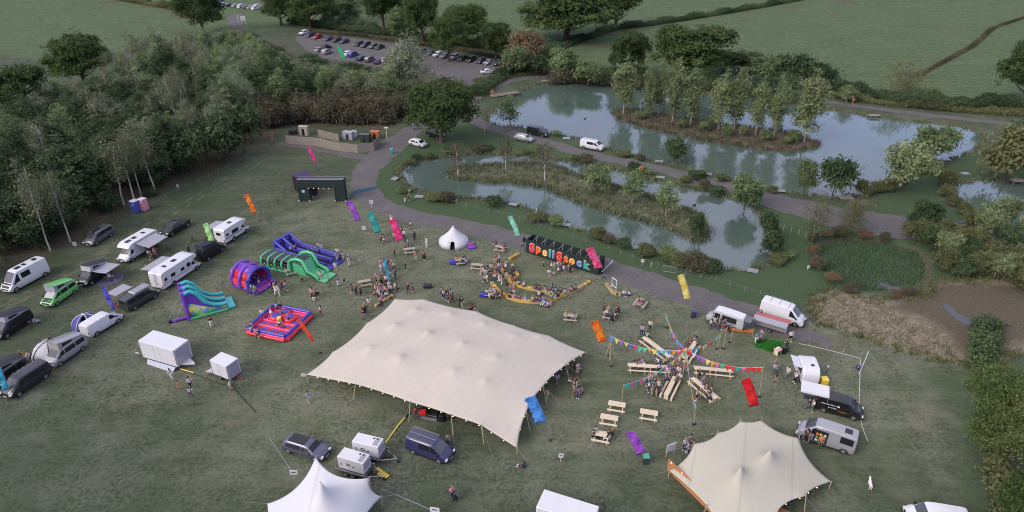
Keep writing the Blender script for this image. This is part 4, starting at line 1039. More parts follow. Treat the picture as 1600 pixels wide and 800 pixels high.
for i in range(13): rk.bar((-2.2+i*.24,-.75,2.12),(-2.2+i*.24,.75,2.12),.03)
for y in (-.78,0,.78): rk.bar((-2.25,y,2.10),(.75,y,2.10),.04)
for x in (-2,-.7,.6):
    for y in (-.72,.72): rk.bar((x,y,1.9),(x,y,2.1),.03)
rk.build('roof_rack', STEEL, t)
# right hand side traders
t = place((1108,505), (1150,519), 1.75, 'food_van', 'vintage pale van with white roof serving drinks beside the road', 'food van', L=4.8)
w = .9
st = [(-2.5,.45,1.0,1.75,w,w*.86),(-2.42,.32,1.0,2.05,w,w*.88),(-1.2,.3,1.0,2.12,w,w*.9),(1.2,.3,1.0,2.12,w,w*.9),(1.5,.3,1.0,2.0,w,w*.85),(1.75,.3,1.0,1.30,w,w*.82),(2.2,.32,.9,1.05,w*.85,w*.6),(2.42,.36,.7,.8,w*.7,w*.5)]
B = Body(st); mb = MB(); B.mesh(mb); mb.build('body', paint('pale_grey', (.36,.38,.38)), t)
q = MB(); B.top(q, -2.3, 1.3, .06, 5, .05); q.build('roof_panel', WHITE, t); q = MB(); B.top(q, 1.53, 1.73, .06); q.build('windscreen', GLASS, t)
for sg in (-1,1):
    q = MB(); B.win(q, -1.6, .3, .1, .85, sg); q.build('serving_hatch', BLACK, t); q = MB(); B.win(q, .6, 1.5, .15, .85, sg); q.build('side_window', GLASS, t)
MB().box((-2.9,0,1.9),(.8,1.5,.05)).build('tailgate', C_GRY, t)
wheels(t, (-1.5,1.6), w, .33); front_bits(t, 4.8, w*.8, .75)
t = place((1240,529), (1190,512), 2.3, 'van', 'large white high roofed van parked behind the street food awning', 'van', L=5.9)
t.location.y += 2.3; t.location.x += 1.0
B = van(t, WHITE, 5.7, 2.4, 2.0, side_win=(0,), rear_win=False, high=True, wheel=.36); s = MB()
for x in (-1.8,-.6,.6): s.box((x,0,2.44),(.05,1.6,.03))
s.build('roof_bars', A_GREY, t)
t = place((1226,529), (1176,514), 2.0, 'food_trailer', 'low food trailer with a red and grey awning in front of the white van', 'food trailer', L=5); t.scale = (.86,.86,.9)
MB().box((0,.3,1.1),(4.6,1.2,1.4)).build('body', paint('steel_grey', (.22,.22,.24)), t)
MB().box((0,.45,1.92),(5.0,1.1,.06)).build('awning', cloth('faded_red', (.36,.12,.12)), t); 
a = MB(); a.add([(-2.6,-.1,1.93),(2.3,-.1,1.93),(2.3,-1.2,1.75),(-2.6,-1.2,1.75),(-2.6,-.1,1.88),(2.3,-.1,1.88),(2.3,-1.2,1.70),(-2.6,-1.2,1.70)], [(0,3,2,1),(4,5,6,7),(2,3,7,6),(0,1,5,4),(1,2,6,5),(3,0,4,7)]); a.build('canopy', A_GREY, t)
MB().box((0,-.9,1.55),(4.6,.04,.25)).build('counter', WHITE, t)
for x in (-2.5,2.2): MB().tube([(x,-1.15,0),(x,-1.15,1.7)], .025, 6).build('awning_leg', STEEL, t)
MB().ball((-2.0,.9,2.15),.28,10,6,(1,1,.8)).build('gas_barrel', C_GRY, t); wheels(t, (0,), .85, .28)
# horsebox kiosk
t = place((1268,605), (1246,588), 2.0, 'horsebox_kiosk', 'white kiosk trailer with a raised serving flap, right of the festoon star', 'kiosk trailer')
p = P(1264,600); t.location = (p.x, p.y+1.1, 0); t.rotation_euler = (0,0,R(-98))
mb = MB(); pr = [(-1.6,.4),(-1.6,1.9),(-1.35,2.25),(-.6,2.4),(1.0,2.35),(1.5,2.0),(1.75,1.5),(1.75,.4)]; mb.prism(pr, -.95, .95); o = mb.build('body', WHITE, t, 30)
bv = o.modifiers.new('bevel', 'BEVEL'); bv.width = .12; bv.segments = 3; bv.limit_method = 'ANGLE'
MB().add([(-1.2,-.97,2.1),(.9,-.97,2.1),(.9,-1.9,2.35),(-1.2,-1.9,2.35),(-1.2,-.97,2.06),(.9,-.97,2.06),(.9,-1.9,2.31),(-1.2,-1.9,2.31)], [(0,1,2,3),(7,6,5,4),(0,4,5,1),(2,6,7,3),(1,5,6,2),(0,3,7,4)]).build('serving_flap', WHITE, t)
MB().box((-.15,-.96,1.55),(2.0,.03,.8)).build('serving_hatch', BLACK, t); MB().box((-.15,-1.15,1.1),(2.1,.4,.05)).build('counter', WHITE, t)
MB().disc((.6,.2,2.40),.2,2,12,.05).build('roof_vent', GLASS, t); wheels(t, (0,.75), .95, .3)
MB().tube([(1.7,0,.5),(2.9,0,.5)],.05,6).build('drawbar', STEEL, t); MB().box((-1.9,.2,1.2),(.5,.7,.9)).build('rear_step', WHITE, t)
# black trade van and its gazebo
t = place((1334,658), (1283,644), 1.9, 'van', 'black van with white lettering on its side at the right', 'van', L=4.9)
B = van(t, C_BLK, 4.9, 1.95, 1.9, side_win=(0,)); 
def textmesh(name, s, size, m, parent, loc, rot, ext=.004, bold=0.0, sp=1.0):
    cu = bpy.data.curves.new(name, 'FONT'); cu.body = s; cu.size = size; cu.extrude = ext; cu.offset = bold; cu.align_x = 'CENTER'; cu.space_character = sp
    o = bpy.data.objects.new(name, cu); COL.objects.link(o); dg = bpy.context.evaluated_depsgraph_get()
    me = bpy.data.meshes.new_from_object(o.evaluated_get(dg)); bpy.data.objects.remove(o); bpy.data.curves.remove(cu)
    me.materials.clear(); me.materials.append(m); q = link(name, me, parent); q.location = loc; q.rotation_euler = rot; return q
q = MB()
for x0, x1, z in ((-1.9,-.35,1.32),(-1.1,-.3,.95)):
    x = x0
    while x < x1:
        wd = random.uniform(.06,.12); q.box((x, -.962, z), (wd*.7, .01, .12)); x += wd+.03
q.disc((-.15,-.962,1.30),.13,1,10,.01); q.build('lettering', WHITE, t)
q = MB(); q.box((.35,-.965,.72),(.9,.01,.05)); q.build('orange_line', cloth('orange', (.55,.16,.02)), t)
a = P(1256,637); b = P(1289,645); c0 = (a+b)/2
t = thing('gazebo', 'small white flat topped gazebo behind the black lettered van', 'gazebo', (c0.x, c0.y+1.0, 0), math.atan2(b.y-a.y, b.x-a.x))
rf = MB().box((0,0,2.25),(2.9,1.9,.08)); rf.box((0,-.94,2.16),(2.9,.03,.2)); rf.build('roof', WHITE, t)
for x in (-1.4,1.4):
    for y in (-.9,.9): MB().tube([(x,y,0),(x,y,2.2)],.025,6).build('leg', STEEL, t)
MB().box((0,0,.85),(1.8,.7,.05)).build('table', A_DARK, t)
# silver van with open door
t = place((1254,690), (1320,713), 2.0, 'van', 'silver van with its side door open and goods inside, above the cream tent', 'van', L=5.6)
t.location.y += .2
B = van(t, C_SIL, 5.7, 2.3, 2.0, side_win=(0,2), high=True, wheel=.35)
MB().box((.55, .985 if False else -.99, 1.25) if False else (.45,1.0,1.25),(1.3,.03,1.55)).build('door_opening', BLACK, t)
for sg in (1,):
    for i in range(9):
        MB().use([cloth('orange',(.5,.2,.03)), cloth('leaf_green',(.12,.3,.08)), WHITE, cloth('yellow',(.6,.5,.12))][i % 4]).box((.0+.35*(i%3)+.1, 1.03, .75+.4*(i//3)), (.26,.06,.26), rz=random.uniform(-.2,.2)).build('goods_box', None, t)
MB().box((1.45,1.03,1.2),(.06,.06,1.7)).build('door_pillar', WHITE, t); MB().box((-1.9,0,2.33),(.7,.7,.05)).build('roof_light', GLASS, t)
# white vehicles at the bottom edge
t = place((1426,826), (1500,838), 1.9, 'van', 'white van cut off by the bottom edge of the meadow', 'van')
B = van(t, WHITE, 5.0, 1.97, 1.92)
t = thing('box_truck', 'white box body truck cut off at the bottom edge', 'truck', P(885,826), R(-22))
o = MB().box((0,0,1.75),(5.2,2.2,2.3)).build('box_body', WHITE, t); bv = o.modifiers.new('bevel','BEVEL'); bv.width=.05; bv.segments=2
q = MB(); 
for z in np.arange(.8,2.7,.13): q.box((-.2,-1.105,z),(2.6,.02,.05))
q.build('roller_door', A_GREY, t); wheels(t, (-1.6,1.4), 1.0, .36); MB().box((0,0,.52),(5.0,2.0,.16)).build('chassis', CHASSIS, t)
# vehicles by the water
def simple(front, rear, W, fn, name, lab, cat): t = place(front, rear, W, name, lab, cat, L=4.5); fn(t); return t
simple((659,232), (640,227), 1.75, lambda t: car(t, WHITE, 4.1, 1.75, 1.45), 'parked_car', 'white hatchback parked on the grass beside the big round oak', 'car')
simple((685,218), (668,213), 1.8, lambda t: car(t, C_BLK, 4.3, 1.8, 1.6, 'suv'), 'parked_car', 'dark car half hidden under the big round oak', 'car')
simple((829,224), (803,219), 1.8, lambda t: car(t, C_SIL, 4.4, 1.8, 1.45), 'parked_car', 'silver car on the causeway in front of the black van', 'car')
simple((852,216), (823,210), 1.95, lambda t: van(t, C_BLK, 5.0, 1.95, 1.92), 'van', 'black van parked at the edge of the lake', 'van')
t = simple((940,238), (905,231), 1.95, lambda t: van(t, WHITE, 5.2, 1.95, 1.92, side_win=(0,1)), 'van', 'white van with roof rack parked on the causeway by the lake', 'van')
rk = MB(); 
for i in range(5): rk.bar((-2+i*.6,-.7,2.08),(-2+i*.6,.7,2.08),.04)
rk.build('roof_rack', STEEL, t)
# car park: prototypes, then copies with their own paint
def car_proto(style, H):
    t = thing('parked_car', None, 'car'); car(t, C_GRY, 4.3, 1.78, H, style, .32, simple=True); return t
protos = [car_proto('hatch', 1.47), car_proto('suv', 1.62), car_proto('saloon', 1.42)]; used = [False]*3
CP_COL = {'white': WHITE, 'black': C_BLK, 'grey': C_GRY, 'silver': C_SIL, 'navy': C_NAV, 'blue': paint('blue', (.04,.05,.22)), 'red': paint('red', (.30,.02,.03)), 'dark blue': paint('dark_blue', (.022,.025,.06))}
def carpark(u, v, ang, col, style, lab, group):
    k = {'hatch':0,'suv':1,'saloon':2}[style]
    t = protos[k] if not used[k] else copy_tree(protos[k]); used[k] = True
    t.location = P(u, v); t.rotation_euler = (0,0,R(ang)); t['label'] = lab; t['group'] = group
    for ch in t.children:
        if ch.name.startswith('body'): setmat(ch, CP_COL[col])
bpy.context.view_layer.update()
SN = {'hatch':'hatchback','suv':'tall car','saloon':'saloon'}
row = [(475,54,'white','suv','leftmost of the far row'),(485,57,'dark blue','hatch','second from the left in the far row'),(496,60,'red','hatch','between two dark ones in the far row'),(514,63,'dark blue','hatch','first of a close trio in the far row'),(526,65,'black','suv','middle of a close trio in the far row'),(538,67,'navy','saloon','third of a close trio in the far row'),
 (561,71,'black','hatch','just right of the gap in the far row'),(572,73,'dark blue','suv','second after the gap in the far row'),(583,75,'grey','hatch','third after the gap in the far row'),(593,76,'black','saloon','fourth after the gap in the far row'),
 (621,77,'silver','suv','peeping out left of the pale willow'),(646,82,'silver','hatch','peeping out behind the pale willow'),(658,84,'grey','suv','behind the right side of the pale willow'),(672,86,'navy','saloon','just right of the pale willow'),(684,88,'white','hatch','first white one right of the pale willow'),(695,90,'grey','saloon','next to the white one by the willow'),(710,92,'silver','suv','middle of the right end of the row'),(723,94,'black','hatch','right of the silver one in the row'),(736,96,'black','suv','sixth from the right end of the row'),
 (751,98,'dark blue','hatch','fourth from the right end of the row'),(763,100,'silver','saloon','third from the right end of the row'),(776,102,'dark blue','suv','last but one by the orange tree'),(786,109,'red','hatch','at the right end below the orange tree')]
for (u, v, c, s, w_) in row: carpark(u, v, 64+random.uniform(-3,3)-180, c, s, '%s %s parked %s' % (c, SN[s], w_), 'cars parked along the far side of the car park')
row2 = [(500,80,'silver','hatch','at the left of the near row'),(510,76,'black','saloon','left end of the near row, behind the silver one'),(511,84,'silver','suv','left of the mint flag in the car park'),(552,88,'blue','suv','bright in the near row right of the mint flag'),(545,86,'white','hatch','touching the bright blue one in the near row'),(566,94,'dark blue','hatch','third from the right of the near row'),(578,96,'grey','suv','second from the right of the near row'),(592,99,'navy','saloon','right end of the near row'),(601,97,'silver','hatch','behind the right end of the near row')]
for (u, v, c, s, w_) in row2: carpark(u, v, 64+random.uniform(-4,4), c, s, '%s %s parked %s' % (c, SN[s], w_), 'cars parked in the near row of the car park')
carpark(762, 115, 18, 'white', 'saloon', 'white saloon standing apart at the mouth of the car park', 'cars by the car park entrance')
for i, (u, v, c) in enumerate([(343,8,'silver'),(351,9,'white'),(360,10,'dark blue'),(369,11,'silver'),(378,12,'white'),(386,13,'grey'),(393,14,'silver'),(400,15,'white'),(347,5,'navy'),(537,30,'silver'),(403,12,'white')]):
    s = ['hatch','suv','saloon'][i%3]; carpark(u, v, 62, c, s, '%s %s in the distant row at the top edge, number' % (c, SN[s]) if False else '%s %s parked in the distant row at the top edge' % (c, SN[s]), 'distant cars at the top edge')
# ------------------------------------------------------------------ stretch tents
def patch(A, B, C, D, peaks, nu, nv, it=900, sag=0):
    # A..D polylines of 3D points: A: u0 side (v 0..1), B: v1 side (u 0..1), C: u1 side (v 0..1), D: v0 side (u 0..1)
    def samp(pl, n, scal=True):
        pl = [np.array(p, float) for p in pl]; d = [0]
        for a, b in zip(pl[:-1], pl[1:]): d.append(d[-1]+np.linalg.norm(b-a))
        d = np.array(d)/d[-1]; out = []
        for i in range(n):
            f = i/(n-1); k = min(len(pl)-2, np.searchsorted(d, f, 'right')-1); k = max(0, k)
            g = (f-d[k])/(d[k+1]-d[k]); out.append(pl[k]*(1-g)+pl[k+1]*g)
        return np.array(out)
    a, c = samp(A, nv), samp(C, nv); b, d = samp(B, nu), samp(D, nu)
    u = np.linspace(0,1,nu)[:,None,None]; v = np.linspace(0,1,nv)[None,:,None]
    G = (1-u)*a[None]+u*c[None]+(1-v)*d[:,None]+v*b[:,None]-((1-u)*(1-v)*a[0]+(1-u)*v*a[-1]+u*(1-v)*c[0]+u*v*c[-1])
    pin = []
    for pk in peaks:
        dd = np.hypot(G[1:-1,1:-1,0]-pk[0], G[1:-1,1:-1,1]-pk[1]); i, j = np.unravel_index(np.argmin(dd), dd.shape); pin.append((i+1, j+1, pk))
    for _ in range(it):
        G[1:-1,1:-1] = .25*(G[:-2,1:-1]+G[2:,1:-1]+G[1:-1,:-2]+G[1:-1,2:]); G[1:-1,1:-1,2] -= sag
        for i, j, pk in pin:
            G[i,j] = pk
            w = .5
            for di, dj in ((1,0),(-1,0),(0,1),(0,-1)): G[i+di,j+dj,2] = G[i+di,j+dj,2]*(1-w)+(pk[2]-.10)*w
    return G
def scallop(p, q, n=8, dep=.25, drop=0):        # edge between two poles curves inwards; returns points between
    p, q = np.array(p, float), np.array(q, float); return [p+(q-p)*i/n for i in range(n)]
def W3(u, v, z): q = P(u, v, z); return (q.x, q.y, z)
def edge_line(pts, centre, dep=.045):
    out = []
    for a, b in zip(pts[:-1], pts[1:]):
        a, b = np.array(a, float), np.array(b, float); L = np.linalg.norm(b-a); dirc = np.array(centre)-(a+b)/2; dirc[2] = 0; dirc /= np.linalg.norm(dirc)
        for i in range(10):
            f = i/10; s = 4*f*(1-f); q = a+(b-a)*f+dirc*L*dep*s; q[2] -= L*.012*s; out.append(q)
    out.append(np.array(pts[-1], float)); return out
def tent_fabric(G, name, m, parent, hem=.12):
    nu, nv = G.shape[:2]; v = G.reshape(-1,3); ii = np.arange(nu*nv).reshape(nu,nv)
    q = np.stack([ii[:-1,:-1], ii[1:,:-1], ii[1:,1:], ii[:-1,1:]], -1).reshape(-1,4)
    me = np_mesh(name, v, q, [], True)
    if sum(p.normal.z for p in me.polygons) < 0: me.flip_normals()
    me.materials.append(m); o = link(name, me, parent); sm = o.modifiers.new('thickness', 'SOLIDIFY'); sm.thickness = .02; return o
def fabric(name, c1, c2, stripe_rot, glow=False, seam=1.15):
    m, nt, bs = nodes(name); geo = N(nt, 'ShaderNodeNewGeometry').outputs['Position']
    mp = N(nt, 'ShaderNodeMapping'); mp.inputs['Rotation'].default_value = (0,0,stripe_rot); nt.links.new(geo, mp.inputs[0])
    sx = N(nt, 'ShaderNodeSeparateXYZ'); nt.links.new(mp.outputs[0], sx.inputs[0])
    n = noise(nt, geo, .5, 6, .7); n2 = noise(nt, geo, 2.4, 5, .7)
    c = mixc(nt, n, c1, c2); 
    fr = mth(nt, 'FRACT', mth(nt, 'DIVIDE', sx.outputs[0], seam)); ln = mth(nt, 'LESS_THAN', fr, .05)
    c = mixc(nt, mth(nt, 'MULTIPLY', ln, .18), c, tuple(x*.45 for x in c1)); c = mixc(nt, mth(nt,'MULTIPLY',n2,.22), c, tuple(x*.7 for x in c1))
    nt.links.new(c, bs.inputs['Base Color']); bs.inputs['Roughness'].default_value = .8; bs.inputs['Specular IOR Level'].default_value = .2
    bp = N(nt, 'ShaderNodeBump', Strength=.25, Distance=.1); nt.links.new(mth(nt,'ADD',n, mth(nt,'MULTIPLY',ln,-.3)), bp.inputs['Height']); nt.links.new(bp.outputs[0], bs.inputs['Normal'])
    tr = N(nt, 'ShaderNodeBsdfTranslucent'); nt.links.new(c, tr.inputs[0]); mx = N(nt, 'ShaderNodeMixShader'); mx.inputs[0].default_value = .2
    nt.links.new(bs.outputs[0], mx.inputs[1]); nt.links.new(tr.outputs[0], mx.inputs[2]); nt.links.new(mx.outputs[0], nt.nodes['Material Output'].inputs[0]); return m
CREAM = fabric('cream_stretch_canvas', (.57,.52,.445), (.66,.60,.53), R(28)); CREAM2 = fabric('pale_stretch_canvas', (.50,.475,.385), (.60,.565,.475), R(20), seam=4.5); MARQ = fabric('white_marquee_canvas', (.66,.66,.69), (.72,.72,.75), 0, seam=6)
def guy(t, a, b, r=.012): MB().tube([a, b], min(r,.010), 4).build('guy_rope', A_GREY, t)
def festoon(t, pts, step=.8, r=.055, drop=.12, m=None):
    pl = []
    acc = 0
    for a, b in zip(pts[:-1], pts[1:]):
        a, b = Vector(a), Vector(b); l = (b-a).length
        while acc < l: pl.append(a.lerp(b, acc/l)); acc += step
        acc -= l
    MB().tube([p-Vector((0,0,drop*.4)) for p in pl]+[Vector(pts[-1])], .014, 4).build('cable', BLACK, t)
    return pl
BULBM = MB().ball((0,0,0), .06, 6, 4).mesh('bulb', BULB, 60)
def bulbs(t, pl, dz=-.16):
    for p in pl[::1]:
        o = link('bulb', BULBM, t); o.location = (p[0], p[1], p[2]+dz)
# big tent
cen = P(690, 575, 2.5)
LC = W3(479,585,1.3); TL = W3(617,467,2.4); TR = W3(662,467,2.4); RC = W3(916,550,1.35); BC = W3(808,700,.9)
eL = edge_line([LC, W3(520,550,2.1), W3(573,505,2.4), TL], cen, .05)
eT = edge_line([TL, TR, W3(745,486,2.6), W3(803,508,2.5), W3(858,524,2.3), RC], cen, .03)
eR = edge_line([RC, W3(884,570,2.3), W3(848,604,2.4), W3(822,644,2.4), BC], cen, .05)
eB = edge_line([LC, W3(556,600,2.2), W3(641,628,2.4), W3(705,648,2.5), W3(752,664,2.3), BC], cen, .03)
pk = []
for (u, v, z) in [(651,480,3.3),(703,487,3.35),(755,503,3.35),(803,522,3.2),(616,504,3.6),(668,516,4.0),(722,533,4.0),(774,555,3.75),(577,540,3.3),(624,554,3.8),(707,577,3.8),(757,594,3.5),(842,524,2.75)]: pk.append(W3(u, v, z))
# patch sides: A along v at u=0 (LC->TL), B along u at v=1 (TL->RC), C along v at u=1 (BC->RC), D along u at v=0 (LC->BC)
G = patch(eL, eT, eR[::-1], eB, pk, 90, 56, 260)
t = thing('stretch_tent', 'huge cream stretch tent with a row of peaks in the middle of the field', 'tent', (0,0,0))
tent_fabric(G, 'canopy', CREAM, t)
for q in pk[:12]: MB().tube([(q[0],q[1],0),(q[0],q[1],q[2]-.05)], .05, 8).build('tent_pole', POLE, t)
for q, out in [((556,600,2.2),1), ((641,628,2.4),1), ((705,648,2.5),1), ((752,664,2.3),1), ((884,570,2.3),1), ((848,604,2.4),1), ((822,644,2.4),1), ((520,550,2.1),1), ((573,505,2.4),1), ((745,486,2.6),1), ((803,508,2.5),1)]:
    a = Vector(W3(*q)); d = a-cen; d.z = 0; d.normalize(); g_ = a+d*.55
    MB().tube([(g_.x,g_.y,0), a+Vector((0,0,.08))], .045, 7).build('side_pole', POLE, t); e_ = a+d*2.6; guy(t, a, (e_.x,e_.y,0))
for c_ in (LC, TL, TR, RC, BC):
    a = Vector(c_); d = (a-cen); d.z = 0; d.normalize(); e_ = a+d*2.6; guy(t, a, (e_.x,e_.y,0), .02)
    MB().tube([(a.x,a.y,0), a], .05, 7).build('side_pole', POLE, t)
pl = festoon(t, [Vector(q) for q in eB[2:-2]], 1.5); bulbs(t, pl); pl = festoon(t, [Vector(q) for q in eR[2:-3]], 1.5); bulbs(t, pl)
# things seen under its lower edge
def stuff_box(name, lab, cat, u, v, d, m, z=0, rz=0, group=None):
    t = thing(name, lab, cat, P(u, v, z), rz, group); b = MB().box((0,0,d[2]/2), d).build('body', m, t); bv = b.modifiers.new('bevel','BEVEL'); bv.width = min(d)*.12; bv.segments = 2; return t
t = thing('equipment_case', 'black flight case on a low trolley at the lower edge of the big tent', 'flight case', P(672,650), R(-16))
MB().box((0,0,.45),(1.9,.7,.6)).build('case', BLACK, t); MB().box((0,-.38,.45),(1.9,.03,.05)).build('metal_edge', STEEL, t); MB().box((0,-.55,.12),(2.0,.35,.08)).build('tray', STEEL, t)
t = stuff_box('equipment_bag', 'red bag lying on the black case under the big tent', 'bag', 661,647,(.7,.6,.5), cloth('red',(.5,.02,.02)), .75)
t = stuff_box('speaker', 'dark box beside the tent pole at the lower edge of the big tent', 'speaker', 690,657,(.6,.6,.9), BLACK)
# cream tent lower right
cen2 = P(1175,740,2.5)
q0 = W3(1046,735,1.0); q1 = W3(1085,693,2.4); q2 = W3(1122,676,2.4); q3 = W3(1157,658,2.6); q4 = W3(1190,656,2.6); q5 = W3(1248,684,2.6); q6 = W3(1299,752,1.0); q7 = W3(1258,775,2.2); q8 = W3(1214,800,2.4); q9 = W3(1160,880,2.2); q10 = W3(1105,790,2.3)
e1 = edge_line([q0,q1,q2,q3], cen2, .10); e2 = edge_line([q3,q4,q5,q6], cen2, .12); e3 = edge_line([q9,q8,q7,q6], cen2, .09); e4 = edge_line([q0,q10,q9], cen2, .03)
G = patch(e1, e2, e3, e4, [W3(1157,727,4.6), W3(1205,701,4.4)], 60, 50, 700)
t = thing('stretch_tent', 'cream stretch tent with two peaks at the bottom right of the field', 'tent', (0,0,0)); tent_fabric(G, 'canopy', CREAM2, t)
for q in (W3(1157,727,4.6), W3(1205,701,4.4)): MB().tube([(q[0],q[1],0),(q[0],q[1],q[2]-.05)], .05, 8).build('tent_pole', POLE, t)
for q in (q1,q2,q3,q4,q5,q7,q8,q10):
    a = Vector(q); d = a-cen2; d.z = 0; d.normalize(); g_ = a+d*.35; MB().tube([(g_.x,g_.y,0), a+d*.05+Vector((0,0,.25))], .045, 7).build('side_pole', POLE, t); e_ = a+d*2.2; guy(t, a, (e_.x,e_.y,0))
for q in (q0,q6): a = Vector(q); d = a-cen2; d.z = 0; d.normalize(); e_ = a+d*1.5; guy(t, a, (e_.x,e_.y,0), .02); MB().tube([(a.x,a.y,0), a], .05, 7).build('side_pole', POLE, t)
pl = festoon(t, [Vector(q) for q in e3[2:-2]], 1.7); bulbs(t, pl); 
a, b = P(1042,736), P(1128,822); n = Vector((b.y-a.y, -(b.x-a.x), 0)).normalized()
wall = thing('timber_screen', 'warm orange timber screen along the left edge of the cream tent, dotted with lamps', 'screen', a, math.atan2(b.y-a.y, b.x-a.x)); L = (b-a).length
for i in range(int(L/.9)+1): MB().box((.45+i*.9, 0, .95), (.88, .06, 1.5)).build('panel', mat('orange_timber', (.40,.18,.07), rough=.8, var=.25), wall)
bulbs(wall, [(x, -.10, 1.6) for x in np.arange(.5, L, 1.5)], 0)
t = thing('stall_platform', 'orange timber platform with crockery beside the cream tent at the bottom edge', 'platform', P(1236,822), R(-35))
MB().box((0,0,.35),(3.4,2.4,.12)).build('deck', mat('orange_timber', (.40,.18,.07)), t)
for x in (-1.6,1.6):
    for y in (-1.1,1.1): MB().box((x,y,.15),(.1,.1,.3)).build('leg', WOODP, t)
for i in range(22): MB().ball((random.uniform(-.9,.9),random.uniform(-.6,.6),.47),.12,7,5,(1,1,.6)).build('bowl', [C_NAV,WHITE,C_DGR][i%3], t)
# white marquee
cen3 = P(500, 800, 2.5)
r0 = W3(418,787,1.0); r1 = W3(493,714,4.2); r2 = W3(577,747,3.6); r3 = W3(596,776,1.2); r4 = W3(560,850,1.6); r5 = W3(400,880,1.4)
f1 = edge_line([r5, r0], cen3, .05); f2 = edge_line([r0, r1, r2, r3], cen3, .17); f3 = edge_line([r4, r3], cen3, .12); f4 = edge_line([r5, r4], cen3, .05)
G = patch(f1, f2, f3, f4, [W3(500,752,5.6)], 54, 36, 700)
t = thing('marquee', 'white star shaped marquee with tall pointed tips at the bottom left', 'tent', (0,0,0)); tent_fabric(G, 'canopy', MARQ, t)
q = W3(500,752,5.6); MB().tube([(q[0],q[1],0),(q[0],q[1],q[2]-.05)], .06, 8).build('tent_pole', POLE, t)
for q in (r0,r1,r2,r3,r4): MB().tube([(q[0],q[1],0),(q[0],q[1],q[2]+.1)], .05, 7).build('side_pole', POLE, t)
for q in (r0,r1,r2,r3): a = Vector(q); d = a-cen3; d.z = 0; d.normalize(); e_ = a+d*3; guy(t, a, (e_.x,e_.y,0), .018)
# bell tent
t = thing('bell_tent', 'white bell tent with an open door flap beside the gravel road', 'tent', P(709,380)); R0 = 2.45
mb = MB(); n = 20; vs = [(0,0,3.25)]
for (rr, z) in ((.28,2.75),(.9,1.95),(1.75,1.15),(2.35,.70),(2.45,.02)):
    for k in range(n):
        a = 2*PI*(k+.5)/n; s = rr*(1-.02*(k%2)); vs.append((s*math.cos(a), s*math.sin(a), z))
fs = [(0, 1+k, 1+(k+1)%n) for k in range(n)]
for j in range(4):
    for k in range(n):
        if j >= 3 and k in (14,) : continue
        if j == 2 and k == 14: continue
        fs.append((1+j*n+k, 1+(j+1)*n+k, 1+(j+1)*n+(k+1)%n, 1+j*n+(k+1)%n))
mb.add(vs, fs); o = mb.build('canvas', MARQ, t, 50); o.modifiers.new('s','SOLIDIFY').thickness = .02
MB().tube([(0,0,0),(0,0,3.3)], .04, 6).build('tent_pole', POLE, t)
MB().lathe([(2.2,.0),(2.2,.03)], (0,0,0), 20).build('groundsheet', A_DARK, t)
for k in range(10):
    a = 2*PI*k/10; MB().tube([(2.3*math.cos(a),2.3*math.sin(a),.75),(3.2*math.cos(a),3.2*math.sin(a),0)], .012, 4).build('guy_rope', A_GREY, t)
# ------------------------------------------------------------------ wooden furniture
def picnic(t, L=1.9, W=.62, m=WOODP, benches=(-1,1)):
    for i in range(4): MB().box((0, -W/2+.08+i*W/4*1.03, .75), (L, W/4-.015, .04)).build('tabletop_plank', m, t)
    for x in (-L*.36, L*.36):
        for s in (-1,1): MB().bar((x, s*W*.25, .73), (x, s*W*.95, 0), .09, .045).build('leg', m, t)
        MB().bar((x,-W/2-.45,.42),(x,W/2+.45,.42),.09,.045).build('crossbar', m, t)
    for s in benches: MB().box((0, s*(W/2+.40), .455), (L, .26, .045)).build('bench', m, t)
def long_table(t, L, m=WOODP):
    n = max(1, round(L/2.2)); l = L/n
    for i in range(n):
        x = -L/2+l*(i+.5); MB().box((x,0,.76),(l-.02,.54,.045)).build('tabletop', m, t)
        for s in (-1,1):
            MB().box((x+s*l*.36,0,.37),(.06,.5,.72)).build('trestle', m, t); MB().box((x,s*.62,.46),(l-.02,.22,.045)).build('bench', m, t)
            for k in (-1,1): MB().box((x+k*l*.36,s*.62,.22),(.06,.22,.44)).build('bench_leg', m, t)
star = [((1004,534),(1046,566),'long trestle table of the star running to the upper left'), ((980,578),(1043,582),'long trestle table of the star pointing left'), ((1083,582),(1144,588),'long trestle table of the star pointing right'),
 ((1086,541),(1068,568),'long trestle table of the star pointing away from the camera'), ((1054,596),(1039,626),'long trestle table of the star pointing at the camera'), ((1080,598),(1118,631),'long trestle table of the star running to the lower right')]
for (a, b, lab) in star:
    A, Bp = P(*a), P(*b); c0 = (A+Bp)/2; d = Bp-A
    t = thing('long_table', lab, 'table', (c0.x,c0.y,0), math.atan2(d.y,d.x), 'trestle tables arranged as a star'); long_table(t, min(d.length, 8))
for (u, v, r_, lab) in [(963,640,-14,'empty picnic table, topmost of the three in a line'),(951,661,-14,'empty picnic table, middle of the three in a line'),(939,687,-16,'picnic table with people, lowest of the three in a line'),(1013,653,-14,'empty picnic table on its own right of the three')]:
    t = thing('picnic_table', lab, 'table', P(u,v), R(r_), 'picnic tables below the star'); picnic(t)
WD = mat('grey_timber', (.36,.30,.25), rough=.85, var=.25, scale=4)
